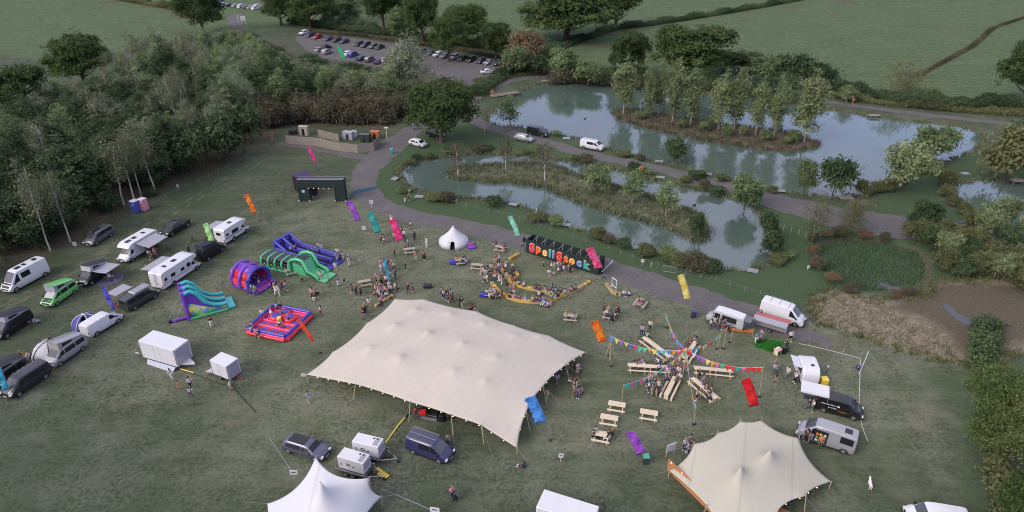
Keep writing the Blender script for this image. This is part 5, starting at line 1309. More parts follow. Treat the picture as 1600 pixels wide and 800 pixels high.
for (u, v, r_, lab) in [(782,392,-22,'picnic table occupied near the bell tent'),(745,420,-12,'empty brown picnic table left of the hay bales'),(891,500,-8,'picnic table with coats, between the big tent and the bales'),(570,446,20,'small wooden bench table left of the blue flag'),(1000,478,60,'dark little stall table by the hay stack'),(768,462,-10,'picnic table hidden by the sitters below the bales'),(640,395,10,'low table by the pink flag'),(597,460,0,'table crowded with people at the top corner of the big tent'),(952,497,-20,'picnic table hidden by people beside the orange flag'),(721,412,10,'picnic table with the purple pouf beside it'),(455,428,30,'low table among parents below the obstacle course')]:
    t = thing('picnic_table', lab, 'table', P(u,v), R(r_), 'scattered picnic tables'); picnic(t, 1.8, .6, WD)
# hay bales in two arcs
STRAW = mat('straw', (.44,.34,.17), rough=.95, var=.4, scale=9, bump=.6); YCOV = mat('yellow_cloth', (.58,.37,.08), rough=.85, var=.2)
balem = MB().box((0,0,.20),(1.05,.44,.40)).mesh('straw_block', STRAW)
covm = MB().box((0,0,.215),(.95,.49,.41)).mesh('cloth_cover', YCOV)
def arc_bales(px, lab, ylab, grp, yl):
    pl = densify(smooth_poly([(P(u,v).x,P(u,v).y) for u,v in px], 2, False), 1.1)
    for i in range(len(pl)-1):
        a, b = pl[i], pl[i+1]; rz = math.atan2(b[1]-a[1], b[0]-a[0]); y = yl(i/len(pl))
        t = thing('hay_bale', ylab if y else lab, 'hay bale', ((a[0]+b[0])/2,(a[1]+b[1])/2,0), rz, grp+(' with yellow covers' if y else ''))
        o = link('straw_block', balem, t)
        for k in (-.25,.25): MB().box((k,0,.22),(.02,.46,.42)).build('twine', POLE, t)
        if y: link('cloth_cover', covm, t)
arc_bales([(770,446),(778,456),(790,464),(808,471),(835,474),(858,472),(880,462),(900,455),(918,444)], 'bare straw bale in the outer arc of seats', 'straw bale under a yellow cover in the outer arc', 'bales of the outer arc', lambda f: .06 < f < .42 or .60 < f < .70 or f > .9)
arc_bales([(789,432),(796,440),(808,447),(825,452),(845,456),(862,460),(878,461)], 'bare straw bale in the inner arc of seats', 'straw bale under a yellow cover in the inner arc', 'bales of the inner arc', lambda f: .2 < f < .5)
arc_bales([(799,405),(808,400)], 'straw bale lying apart above the arcs', 'yellow covered bale lying apart above the arcs', 'bales above the arcs', lambda f: f < .5)
arc_bales([(802,418),(808,431)], 'bare straw bale at the top of the arcs', 'yellow covered bale at the top of the arcs', 'bales at the top of the arcs', lambda f: True)
arc_bales([(790,414),(786,424)], 'straw bale beside the yellow ones at the top left of the arcs', 'straw bale beside the yellow ones', 'bales at the top left', lambda f: False)
arc_bales([(590,478),(610,466)], 'straw bale at the upper left corner of the big tent', '', 'bales by the big tent', lambda f: False)
arc_bales([(950,448),(958,458),(965,460)], 'straw bale in the pile by the white frame', '', 'bales in the pile by the white frame', lambda f: False)
t = thing('photo_frame', 'tall white wooden picture frame standing on the straw pile', 'frame', P(959,452,.2), R(-60))
for a, b in (((-.5,0,0),(-.5,0,1.7)),((.5,0,0),(.5,0,1.7)),((-.5,0,1.7),(.5,0,1.7)),((-.5,0,.5),(.5,0,.5))): MB().bar(a,b,.09).build('rail', WHITE, t)
# ------------------------------------------------------------------ letters sign
a, b = P(822,394), P(934,430); d = b-a; L = d.length; rz = math.atan2(d.y,d.x)
t = thing('letter_stage', 'long black backdrop wall carrying the big coloured word SpellStock', 'sign wall', a, rz)
BKG = mat('dark_green_drape', (.010,.020,.020), rough=.8, var=.3)
H0 = 2.3
MB().box((L/2,0,H0/2),(L,.08,H0)).build('backdrop', BKG, t); MB().box((.04,1.0,H0/2),(.08,1.92,H0)).build('end_wall', BKG, t); MB().box((L-.04,1.0,H0/2),(.08,1.92,H0)).build('end_wall', BKG, t)
MB().box((L/2,2.0,H0/2),(L,.08,H0)).build('back_wall', BKG, t); MB().box((L/2,1.0,.1),(L-.2,1.9,.1)).build('floor', BLACK, t)
for i in range(8):
    x = L*(i+.7)/8.2; MB().tube([(x,.05,H0-.1),(x+.35,1.0,H0+.5),(x+.1,1.95,H0)], .03, 5).build('strut', STEEL, t); MB().tube([(x+.7,.05,H0),(x+.35,1.0,H0+.5)], .03, 5).build('strut', STEEL, t)
cols = [(.75,.02,.08),(.80,.13,.02),(.85,.42,.08),(.04,.42,.42),(.18,.22,.62),(.80,.02,.03),(.85,.12,.02),(.85,.42,.05),(.12,.25,.62),(.04,.40,.35)]
CREAMT = mat('letter_cream', (.75,.55,.35))
xs = [1.05,2.35,3.65,4.65,5.3,6.5,7.75,8.9,10.25,11.55]; sc = (L-1.2)/12.6
for i, ch in enumerate('SpellStock'):
    big = ch in 'Slktp'
    m = mat('letter_%d' % i, cols[i], rough=.35, var=.12)
    s = 1.95 if ch == 'S' else 1.65
    base = .62 if ch != 'p' else .82
    if ch == 'S': base = .5
    o = textmesh('letter', ch, s, m, t, (xs[i]*sc+.2, -.16, base), (R(90),0,0), .10, .075)
    bk = textmesh('letter_rim', ch, s, CREAMT, o, (0,0,-.04), (0,0,0), .05, .12)
t = thing('pa_speaker', 'black loudspeaker on a stand left of the coloured letters', 'speaker', P(819,391), 0)
MB().tube([(0,0,0),(0,0,1.6)], .03, 6).build('stand_pole', BLACK, t); MB().box((0,0,1.95),(.45,.4,.7)).build('cabinet', BLACK, t)
for k in range(3): MB().tube([(0,0,.5),(.5*math.cos(k*2.1),.5*math.sin(k*2.1),0)], .02, 5).build('tripod_leg', STEEL, t)
t = thing('flag_mast', 'white pole slanting up from the right end of the letter wall', 'pole', P(938,427)); tp = atY(958,407,P(938,427).y); MB().tube([(0,0,0), tp-P(938,427)], .05, 7).build('pole', WHITE, t); MB().box((0,0,.12),(.9,.5,.24)).build('ballast', BLACK, t)
# entrance gate
t = thing('truss_gate', 'dark draped entrance gate with a truss beam and two box legs', 'gate', P(506,312), 0)
gw = 8.3
for x in (-gw/2+.9, gw/2-.9):
    MB().box((x,0,1.35),(1.9,1.5,2.7)).build('leg_box', BKG, t)
    for k in (-1,1):
        for j in (-1,1): MB().tube([(x+k*.9,j*.8,0),(x+k*.9,j*.8,4.1)], .05, 6).build('upright', CHASSIS, t); MB().ball((x+k*.95,j*.95,.15),.16,7,5).build('foot_weight', A_LT, t)
MB().box((0,-.78,3.4),(gw,.06,1.5)).build('drape', BKG, t); MB().box((0,.78,3.4),(gw,.06,1.5)).build('drape', BKG, t)
MB().box((-gw/2,0,3.4),(.06,1.5,1.5)).build('drape', BKG, t); MB().box((gw/2,0,3.4),(.06,1.5,1.5)).build('drape', BKG, t)
for y in (-.6,0,.6): MB().tube([(-gw/2,y,4.2),(gw/2,y,4.2)], .05, 6).build('truss_tube', A_GREY, t)
for i in range(14):
    x = -gw/2+.3+i*gw/14; MB().bar((x,-.6,4.2),(x+.3,.6,4.2),.04).build('truss_brace', STEEL, t)
bulbs(t, [(x,-.86,2.62) for x in np.arange(-2.2,2.3,.9)], 0)
MB().box((-gw/2+.9,-.77,2.0),(.5,.03,.5)).build('sign', mat('cyan_sign', (.25,.55,.6)), t)
t = thing('gate_canopy', 'dark purple sloping canopy box behind the left leg of the entrance gate', 'canopy', P(481,302), R(38))
pr = MB(); pr.add([(-1.3,-1.6,0),(1.3,-1.6,0),(1.3,3.2,0),(-1.3,3.2,0),(-1.3,-1.6,3.4),(1.3,-1.6,3.4),(1.3,3.2,2.9),(-1.3,3.2,2.9)], [(0,3,2,1),(0,1,5,4),(1,2,6,5),(2,3,7,6),(3,0,4,7)]); pr.build('walls', BLACK, t)
MB().add([(-1.4,-1.7,3.42),(1.4,-1.7,3.42),(1.4,3.3,2.92),(-1.4,3.3,2.92),(-1.4,-1.7,3.48),(1.4,-1.7,3.48),(1.4,3.3,2.98),(-1.4,3.3,2.98)], [(0,3,2,1),(4,5,6,7),(0,1,5,4),(1,2,6,5),(2,3,7,6),(3,0,4,7)]).build('roof', cloth('purple_dark', (.055,.04,.11)), t)
o = sheet('cable_ramp', np.array([[P(u,v).x,P(u,v).y] for u,v in ((545,307),(552,298),(588,291),(590,295),(556,303),(548,310))]), .03, cloth('teal_mat', (.03,.07,.10)), 0); del o['kind']; tag(o, 'dark teal matting laid across the gravel road beside the gate', 'mat')
# ------------------------------------------------------------------ flags
def flag(base, top, cb, col, lab, wd=1.15, n=9, thin=False, grp='tall feather flags'):
    wd *= .74
    B = P(*base); T = atY(top[0], top[1], B.y); t = thing('feather_flag', lab, 'flag', B, 0, grp); d = T-B
    pts = []
    for i in range(9):
        f = i/8; pts.append(Vector((d.x*(f**1.5), 0, d.z*(f**.95))))
    MB().tube(pts, [.035*(1-.6*i/8) for i in range(9)], 6).build('pole', STEEL, t); MB().box((0,0,.05),(.35,.35,.1)).build('base_plate', BLACK, t)
    m = MB(); vs = []; f0 = cb; K = 26; sg = -1
    for i in range(K+1):
        f = f0+(1-f0)*i/K; x = d.x*(f**1.5); z = d.z*(f**.95); w = wd*((.35+.65*math.sin(PI*(.12+.75*(1-i/K)))) if thin else 1.0)
        if thin: w *= .75
        sc_ = (.78+.22*abs(math.sin(i*PI*n*.55/K+.5)))
        for j in range(4):
            g = j/3; vs.append((x+sg*w*g*(sc_ if j == 3 else 1), 1*(.10*math.sin(i*.55+j*1.1)+.05*math.sin(i*1.9))*g, z-.28*g*w+(.10*math.sin(i*1.2) if j == 3 else 0)))
    fs = [(i*4+j, i*4+j+1, i*4+j+5, i*4+j+4) for i in range(K) for j in range(3)]
    m.add(vs, fs); o = m.build('cloth', col, t, 60); o.modifiers.new('s','SOLIDIFY').thickness = .012
    return t
def fcol(name, c, c2=None):
    m, nt, bs = nodes('flag_'+name); tc = N(nt, 'ShaderNodeTexCoord').outputs['Object']; n = noise(nt, tc, 1.1, 3); c2 = c2 or tuple(min(1, x*1.5+.03) for x in c)
    cc = mixc(nt, ramp(nt, n, [(.42,(0,0,0)),(.58,(1,1,1))]), c, c2); nt.links.new(cc, bs.inputs['Base Color']); bs.inputs['Roughness'].default_value = .7
    tr = N(nt, 'ShaderNodeBsdfTranslucent'); nt.links.new(cc, tr.inputs[0]); mx = N(nt, 'ShaderNodeMixShader'); mx.inputs[0].default_value = .45
    nt.links.new(bs.outputs[0], mx.inputs[1]); nt.links.new(tr.outputs[0], mx.inputs[2]); nt.links.new(mx.outputs[0], nt.nodes['Material Output'].inputs[0]); return m
F_ = dict(pink=fcol('pink',(.80,.05,.25),(.85,.10,.45)), orange=fcol('orange',(.85,.16,.02),(.90,.38,.04)), purple=fcol('purple',(.34,.08,.55),(.55,.18,.75)), teal=fcol('teal',(.03,.40,.34),(.08,.55,.50)), hot=fcol('hot',(.85,.04,.20),(.9,.12,.42)), mint=fcol('mint',(.30,.75,.55),(.50,.85,.72)), rose=fcol('rose',(.85,.06,.25),(.92,.25,.45)), yellow=fcol('yellow',(.85,.70,.10),(.90,.82,.35)), red=fcol('red',(.75,.02,.03),(.85,.05,.05)), lime=fcol('lime',(.45,.80,.28),(.60,.90,.45)), blue=fcol('blue',(.06,.10,.60),(.20,.15,.75)), scarlet=fcol('scarlet',(.85,.06,.02),(.9,.14,.04)), sky=fcol('sky',(.08,.32,.75),(.16,.45,.85)), cyan=fcol('cyan',(.05,.35,.55),(.08,.5,.65)), emerald=fcol('emerald',(.03,.55,.28)))
for base, top, cb, c, lab, wd, thin in [
 ((499,264),(483,228),.28,'pink','pink red flag above the entrance gate, standing alone',1.5,True),
 ((406,345),(388,303),.30,'orange','orange yellow flag left of the entrance gate',1.3,False),
 ((567,354),(549,313),.24,'purple','violet flag, first of the trio below the gate',1.5,False),
 ((598,372),(582,331),.22,'teal','teal flag, middle of the trio below the gate',1.5,False),
 ((633,387),(618,341),.26,'hot','bright pink flag, third of the trio below the gate',1.7,False),
 ((816,384),(800,337),.32,'mint','pale mint flag at the edge of the gravel road',1.1,False),
 ((944,434),(926,386),.32,'rose','rose pink flag at the right end of the letter wall',1.6,False),
 ((1081,496),(1068,428),.42,'yellow','yellow flag beside the road and the dark bin',1.2,False),
 ((952,556),(935,500),.40,'orange','bright orange flag left of the star of tables',1.5,False),
 ((1187,658),(1172,590),.36,'red','red flag right of the star of tables',1.5,False),
 ((341,396),(325,348),.30,'lime','lime green flag in front of the black camper',1.3,False),
 ((185,492),(163,447),.20,'blue','blue violet flag between the green van and the dome awning',1.3,True),
 ((500,552),(464,494),.32,'scarlet','scarlet pointed flag beside the inflatable ride',1.0,True),
 ((1011,718),(990,673),.20,'purple','purple flag below the picnic tables beside the green bin',1.4,False),
 ((860,688),(836,618),.42,'sky','sky blue flag at the right hand corner of the big tent',1.7,False),
 ((613,452),(601,402),.25,'cyan','narrow cyan flag standing in the crowd above the big tent',.9,True),
 ((20,620),(2,574),.25,'cyan','turquoise flag at the left edge behind the plum van',1.2,False),
 ((542,98),(530,72),.25,'emerald','small green flag in the car park',1.5,False)]:
    flag(base, top, cb, F_[c], lab, wd, thin=thin)
# ------------------------------------------------------------------ bunting star
STARC = P(1066,592); HP = 4.3
t = thing('bunting_mast', 'central pole of the bunting star rising between the trestle tables', 'pole', STARC); MB().tube([(0,0,0),(0,0,HP)], .05, 7).build('pole', POLE, t)
bc = [F_[k] for k in ('red','orange','yellow','teal','sky','purple','hot','emerald','blue','rose')]+[WHITE]
for i, (b, top, lab) in enumerate([((1041,512),(1040,489),'bunting string to the thin far pole'),((955,572),(953,524),'bunting string to the bamboo tripod'),((971,630),(974,601),'bunting string to the lower left'),((1084,663),(1087,633),'bunting string towards the camera'),((1186,620),(1192,574),'bunting string towards the red flag'),((1130,545),(1136,512),'bunting string to the vintage van')]):
    B = P(*b); T = atY(top[0], top[1], B.y)
    t = thing('bunting_pole', 'bamboo pole ending the '+lab, 'pole', B, 0, 'outer poles of the bunting star'); MB().tube([(0,0,0), (T.x-B.x,0,T.z)], .035, 6).build('pole', POLE, t)
    MB().box((0,0,.06),(.4,.3,.12)).build('weight', BLACK, t)
    t = thing('bunting', lab, 'bunting', STARC, 0, 'bunting strings of the star'); A = Vector((0,0,HP)); E = T-STARC; n = int((E-A).length/.55); pts = []
    for k in range(n+1):
        f = k/n; p = A.lerp(E, f); p.z -= 4*f*(1-f)*.9; pts.append(p)
    MB().tube(pts, .012, 4).build('cord', WHITE, t)
    for k in range(n):
        a, b2 = pts[k], pts[k+1]; c = (a+b2)/2+Vector((random.uniform(-.12,.12), random.uniform(-.12,.12), -.72))
        MB().add([a.lerp(b2,-.05), a.lerp(b2,1.0), c], [(0,1,2)]).build('pennant', bc[random.randrange(len(bc))], t, None)
t = thing('bamboo_tripod', 'bamboo tripod with a pale blue cloth beside the orange flag', 'tripod', P(953,560))
for k in range(3): MB().tube([(.7*math.cos(k*2.1+.3),.5*math.sin(k*2.1+.3),0),(0,0,3.0)], .035, 6).build('leg', POLE, t)
MB().box((0,0,2.9),(.35,.3,.6), top=(.2,.2)).build('cloth', F_['sky'], t)
for (u,v,l) in ((1120,545,'bamboo pole standing in front of the vintage van'),(1140,535,'short bamboo pole by the orange cloth')):
    p = P(u,v); t = thing('bamboo_pole', l, 'pole', p); MB().tube([(0,0,0),(.2,0,2.2)], .035, 6).build('pole', POLE, t); MB().box((0,0,.05),(.3,.3,.1)).build('base', BLACK, t)
t = thing('cloth_barrier', 'orange cloth barrier sagging between posts in front of the vintage van', 'barrier', P(1155,522), R(-14))
m = MB(); vs = []
for i in range(9):
    f = i/8; vs += [(-1.6+3.2*f, .1*math.sin(f*9), 1.0-.3*math.sin(PI*f)), (-1.6+3.2*f, .1*math.sin(f*9)+.08, .3)]
m.add(vs, [(2*i,2*i+2,2*i+3,2*i+1) for i in range(8)]); m.build('cloth', mat('rust_cloth', (.50,.16,.05)), t, 60)
for x in (-1.6,1.6): MB().tube([(x,0,0),(x,0,1.1)], .03, 6).build('post', POLE, t)
# ------------------------------------------------------------------ inflatables
PV = dict(purple=mat('pvc_purple', (.16,.05,.42), rough=.35, var=.1), blue=mat('pvc_blue', (.05,.05,.34), rough=.35, var=.1), red=mat('pvc_red', (.60,.03,.05), rough=.35, var=.1), green=mat('pvc_green', (.08,.40,.19), rough=.35, var=.1), black=mat('pvc_black', (.025,.022,.035), rough=.35), teal=mat('pvc_teal', (.05,.42,.42), rough=.35, var=.1), pink=mat('pvc_pink', (.75,.10,.30), rough=.35), yellow=mat('pvc_yellow', (.75,.55,.08), rough=.4), magenta=mat('pvc_magenta', (.35,.05,.28), rough=.35))
def inflate(o, w=.1, s=3):
    b = o.modifiers.new('bevel','BEVEL'); b.width = w; b.segments = s; b.limit_method = 'ANGLE'; return o
def pbox(t, name, c, d, m, w=.12, rz=0, top=None): return inflate(MB().box(c, d, rz, top).build(name, m, t, 60), w)
# bouncy castle (front = +x)
c = P(388,452); t = thing('bouncy_castle', 'purple bouncy castle with red side panels and a wide front step', 'bouncy castle', (c.x,c.y+1.5,0), R(-28), None, .82)
pbox(t, 'base', (0,0,.3), (4.4,4.6,.6), PV['purple'], .2)
for x in (-2.0,0,2.0):
    s = 1 if x else 1.06; MB().tube([(x,-2.2*s,.5),(x,-2.25*s,2.0),(x,-1.7*s,3.1),(x,-.8,3.6),(x,0,3.75),(x,.8,3.6),(x,1.7*s,3.1),(x,2.25*s,2.0),(x,2.2*s,.5)], .33, 10).build('arch', PV['purple'] if x < 2 else PV['blue'], t, 60)
for s in (-1,1):
    for k in range(4): MB().tube([(-1.75,s*2.22,.85+k*.30),(1.75,s*2.22,.85+k*.30)], .18, 8).build('side_roll', PV['red'], t, 60)
    m = MB(); m.add([(-1.8,s*2.25,1.9),(1.8,s*2.25,1.9),(1.8,s*1.5,3.25),(-1.8,s*1.5,3.25)], [(0,1,2,3)]); o = m.build('side_panel', PV['red'], t); o.modifiers.new('s','SOLIDIFY').thickness = .1
m = MB(); m.add([(-2,-1.5,3.2),(2,-1.5,3.2),(2.0,0,3.95),(-2.0,0,3.95),(2,1.5,3.2),(-2,1.5,3.2)], [(0,1,2,3),(3,2,4,5)]); o = m.build('roof', PV['purple'], t); o.modifiers.new('s','SOLIDIFY').thickness = .12
pbox(t, 'back_wall', (-2.0,0,1.7), (.3,4.0,2.9), PV['red'], .12)
for x, y in ((2.0,-2.3),(2.0,2.3)): MB().tube([(x,y,0),(x,y,2.6)], [.42,.36], 10).build('front_tower', PV['blue'], t, 60)
MB().tube([(2.0,0,3.7),(2.0,0,4.2)], [.35,.12], 10).build('crest', PV['blue'], t, 60)
pbox(t, 'step', (3.0,0,.2), (1.6,4.6,.4), PV['purple'], .15); pbox(t, 'step_mat', (3.0,0,.43), (1.0,3.2,.06), PV['magenta'], .02)
for y in (-2.1,2.1): MB().tube([(2.2,y,.6),(3.8,y,.35)], .25, 9).build('step_roll', PV['purple'], t, 60)
# obstacle course (green, axis from left to right)
a, b = P(413,418), P(508,442); d = b-a; L = d.length
t = thing('obstacle_course', 'green and black inflatable obstacle course with a slide at its right end', 'inflatable', (a.x,a.y+1.4,0), math.atan2(d.y,d.x), None, (.94,.82,.80))
W = 3.2; l1 = L*.52
pbox(t, 'base', (l1/2,0,.3), (l1,W,.6), PV['black'], .15)
for i in range(5):
    x = .25+i*(l1-.4)/4; MB().tube([(x,-W/2,.1),(x,-W/2,1.7),(x,-W/2+.35,2.25),(x,0,2.35),(x,W/2-.35,2.25),(x,W/2,1.7),(x,W/2,.1)], .19, 9).build('rib', PV['green'], t, 60)
for i in range(4):
    x = .25+(i+.5)*(l1-.4)/4; pbox(t, 'roof_panel', (x,0,2.28), ((l1-.4)/4-.2,W*.9,.2), PV['black'], .08)
    for s in (-1,1): pbox(t, 'side_panel', (x,s*W*.49,1.1), ((l1-.4)/4-.2,.15,1.6), PV['black'], .05); MB().tube([(x-.5,s*W*.53,.3),(x,s*W*.53,1.2),(x+.5,s*W*.53,.3)], .1, 7).build('zigzag', PV['green'], t, 60)
MB().tube([(0,-W/2,.2),(l1,-W/2,.2)], .25, 8).build('edge_roll', PV['green'], t, 60)
x0 = l1+.1; m = MB(); pr = [(x0,0),(x0,2.6),(x0+1.6,3.3),(x0+2.5,3.1),(x0+L*.30,1.0),(L-.2,.5),(L-.1,0)]; m.prism(pr, -W*.40, W*.40); inflate(m.build('slide_body', PV['green'], t, 40), .12)
m = MB(); m.prism([(x0+.2,2.74),(x0+1.6,3.36),(x0+2.5,3.16),(x0+L*.22,1.95),(x0+L*.22,1.75),(x0+.2,2.6)], -W*.30, W*.30); m.build('climbing_face', PV['black'], t)
for s in (-1,1):
    y = s*W*.47; MB().tube([(x0,y,.3),(x0,y,2.6),(x0+.5,y,3.15),(x0+1.7,y,3.6),(x0+2.6,y,3.45),(x0+L*.30,y,1.45),(L-.3,y,.9),(L,y,.4)], .30, 9).build('side_roll', PV['green'], t, 60)
    MB().tube([(x0+1.2,y+s*.05,2.9),(x0+2.6,y+s*.06,2.85),(x0+L*.30,y+s*.06,.95),(L-.4,y+s*.05,.45)], .22, 8).build('dark_roll', PV['black'], t, 60)
pbox(t, 'landing', (L+.7,0,.15), (1.6,W,.3), PV['green'], .1)
# blue run
a, b = P(440,394), P(520,420); d = b-a; L = d.length
t = thing('bungee_run', 'blue inflatable run with three long side walls behind the obstacle course', 'inflatable', (a.x,a.y+1.2,0), math.atan2(d.y,d.x), None, (.98,.8,.8))
pbox(t, 'base', (L/2,0,.2), (L,4.2,.4), PV['blue'], .1)
for y in (-2,0,2):
    for z in (.55,.98): MB().tube([(0,y,z),(L,y,z)], .27, 9).build('long_wall', PV['blue'], t, 60)
for y in (-2,0,2): MB().tube([(.1,y,.5),(.0,y,2.4)], .3, 9).build('back_post', PV['blue'], t, 60)
for z in (1.1,1.7,2.4): MB().tube([(0,-2.2,z),(0,2.2,z)], .28, 9).build('back_wall', PV['blue'], t, 60)
MB().tube([(.2,-2,2.4),(2.4,-2,1.1)], .25, 8).build('brace', PV['blue'], t, 60); MB().tube([(.2,0,2.4),(2.4,0,1.1)], .25, 8).build('brace', PV['blue'], t, 60); MB().tube([(.2,2,2.4),(2.4,2,1.1)], .25, 8).build('brace', PV['blue'], t, 60)
for y in (-1,1): pbox(t, 'lane', (L/2,y,.43), (L*.94,1.3,.05), PV['black'], .01)
pbox(t, 'front_mat', (L+.4,0,.15), (.9,4.2,.3), PV['blue'], .1)
# jungle slide: high at left, runs down to the right
a, b = P(296,501), P(362,483); d = b-a; L = d.length
t = thing('inflatable_slide', 'teal and purple double inflatable slide with a painted side panel', 'inflatable slide', (a.x,a.y+.1,0), math.atan2(d.y,d.x), None, (.92,.80,.86)); W = 3.6
pr = [(0,0),(0,4.6),(.9,4.6),(L*.62,1.2),(L,.75),(L,0)]
m = MB(); m.prism(pr, .15, W-.15); inflate(m.build('body', PV['purple'], t, 40), .12)
for y, c_ in ((0,'teal'),(W/2,'teal'),(W,'teal')):
    MB().tube([(.1,y,4.7),(.9,y,4.95),(1.6,y,4.4),(L*.45,y,2.6),(L*.66,y,1.65),(L*.85,y,1.3),(L,y,1.35)], .30, 9).build('lane_roll', PV[c_], t, 60)
for y in (W*.25,W*.75):
    for k, c_ in ((-.35,'magenta'),(.35,'teal')): MB().tube([(1.0,y+k,4.62),(L*.62,y+k,1.3),(L*.9,y+k,.95)], .10, 6).build('lane_stripe', PV[c_], t, 60)
for y in (0,W/2,W): MB().tube([(0,y,.1),(-.05,y,5.0)], .28, 8).build('back_post', PV['purple'], t, 60)
m = MB(); m.add([(.2,.02,.3),(L-.1,.02,.3),(L-.1,.02,.8),(L*.6,.02,1.2),(.2,.02,3.0)], [(0,1,2,3,4)]); 
sm, nt, bs = nodes('painted_panel'); tc = N(nt,'ShaderNodeTexCoord').outputs['Object']; v = N(nt,'ShaderNodeTexVoronoi', feature='F1'); v.inputs['Scale'].default_value = 1.3; nt.links.new(tc, v.inputs['Vector'])
sp = N(nt,'ShaderNodeSeparateColor'); nt.links.new(v.outputs['Color'], sp.inputs[0]); nt.links.new(ramp(nt, sp.outputs[0], [(.1,(.06,.38,.12)),(.35,(.70,.55,.05)),(.5,(.10,.20,.55)),(.7,(.10,.45,.20)),(.9,(.55,.45,.25))]), bs.inputs['Base Color'])
o = m.build('painted_panel', sm, t); o.modifiers.new('s','SOLIDIFY').thickness = .12
MB().tube([(0,-.05,.18),(L,-.05,.18)], .22, 8).build('edge_roll', PV['green'], t, 60); pbox(t, 'landing', (L+.5,W/2,.2), (1.2,W,.4), PV['teal'], .15)
MB().tube([(-.1,.6,.3),(-2.3,.7,.3)], [.25,.18], 8).build('air_tube', PV['purple'], t, 60); MB().ball((-2.5,.7,.3),.3,8,6).build('blower', BLACK, t)
for y in (.2,W-.2): MB().tube([(0,y,3.6),(-2.4,y-.8,0)], .02, 4).build('tether', A_LT, t)
# sweeper ride
c = P(438,508); t = thing('inflatable_ride', 'flat red and blue inflatable play ring with round pods', 'inflatable', (c.x,c.y,0), R(-18), None, (.84,.84,.95)); S = 3.6
pbox(t, 'base', (0,0,.2), (2*S,2*S,.4), PV['red'], .15)
for i in range(9): pbox(t, 'floor_strip', (0,-S*.8+i*S*.2,.44), (S*1.7,.34,.08), PV['blue'] if i % 2 else PV['pink'], .03)
for i in range(4):
    an = i*PI/2; cs, sn = math.cos(an), math.sin(an)
    for r_, z, k, n_ in ((S-.15,.55,'pink','rim_roll'),(S-.15,.85,'blue','rim_roll'),(S+.12,.30,'red','outer_roll')):
        q = S-.3; MB().tube([(r_*cs-q*sn, r_*sn+q*cs, z),(r_*cs+q*sn, r_*sn-q*cs, z)], .24, 8).build(n_, PV[k], t, 60)
for x, y in ((-1.3,1.0),(1.0,1.3),(-.6,2.2)): MB().lathe([(1.0,.3),(1.1,.55),(1.0,.8),(.7,.9)], (x,y,0), 16).build('pod', PV['red'], t, 60); MB().lathe([(.75,.88),(.6,.95)], (x,y,0), 14).build('pod_top', PV['blue'], t, 60)
MB().tube([(0,0,.5),(0,0,1.3)], .35, 10).build('hub', PV['yellow'], t, 60)
for an in (): MB().tube([(0,0,1.1),(2.6*math.cos(an),2.6*math.sin(an),.95)], .16, 8).build('sweep_arm', PV['yellow'], t, 60)
# ------------------------------------------------------------------ trailers, generators, toilets
def trailer(t, L, W, H, H0, m=WHITE):
    inflate(MB().box((0,0,H0+(H-H0)/2), (L,W,H-H0)).build('box_body', m, t, 40), .04, 2)
    for x in (-L/2+.03,L/2-.03):
        for y in (-W/2,W/2): MB().box((x,y,H0+(H-H0)/2),(.08,.05,H-H0)).build('corner_trim', STEEL, t)
    for x in (-L*.09,L*.05): MB().box((x,-W/2-.004,H0+(H-H0)/2),(.03,.01,H-H0-.2)).build('panel_seam', A_GREY, t)
    MB().box((0,0,H0-.05),(L,W*.9,.1)).build('chassis', CHASSIS, t)
a, b = P(226,563), P(283,580); d = b-a
t = thing('box_trailer', 'long white box trailer resting on the grass, the larger of two', 'trailer', ((a.x+b.x)/2+.3,(a.y+b.y)/2+1.1,0), math.atan2(d.y,d.x)); trailer(t, 5.5, 2.4, 3.0, .55)
MB().box((2.76,0,1.75),(.02,2.1,2.1)).build('end_door', paint('violet_grey',(.30,.29,.36)), t); wheels(t, (-1.9,), 1.18, .32)
MB().tube([(2.8,-.6,.5),(4.2,0,.5)],.05,6).build('drawbar', STEEL, t); MB().tube([(2.8,.6,.5),(4.2,0,.5)],.05,6).build('drawbar', STEEL, t)
MB().add([(2.8,-.7,.6),(2.8,.7,.6),(4.1,.12,.62),(4.1,-.12,.62)], [(0,3,2,1)]).build('step_plate', WHITE, t)
m = MB(); m.add([(-2.0,-1.25,.5),(2.4,-1.25,.5),(2.3,-1.75,.03),(-1.9,-1.6,.03)], [(0,3,2,1)]); m.build('skirt', cloth('pale_blue_sheet',(.40,.43,.50)), t)
a, b = P(340,590), P(364,600); d = b-a
t = thing('small_box_trailer', 'small grey white box trailer with its ramp down', 'trailer', ((a.x+b.x)/2,(a.y+b.y)/2+.9,0), math.atan2(d.y,d.x)); trailer(t, 2.7, 1.8, 2.5, .5)
MB().box((1.36,0,1.5),(.02,1.5,1.8)).build('end_door', paint('violet_grey',(.30,.29,.36)), t); wheels(t, (-.2,), .95, .3)
MB().add([(-1.36,-.8,.55),(-1.36,.8,.55),(-2.9,.75,.06),(-2.9,-.75,.06),(-1.36,-.8,.50),(-1.36,.8,.50),(-2.9,.75,.01),(-2.9,-.75,.01)], [(0,1,2,3),(7,6,5,4),(0,3,7,4),(1,5,6,2),(2,6,7,3)]).build('ramp', A_LT, t); MB().tube([(1.4,0,.5),(2.6,0,.5)],.05,6).build('drawbar', RED, t)
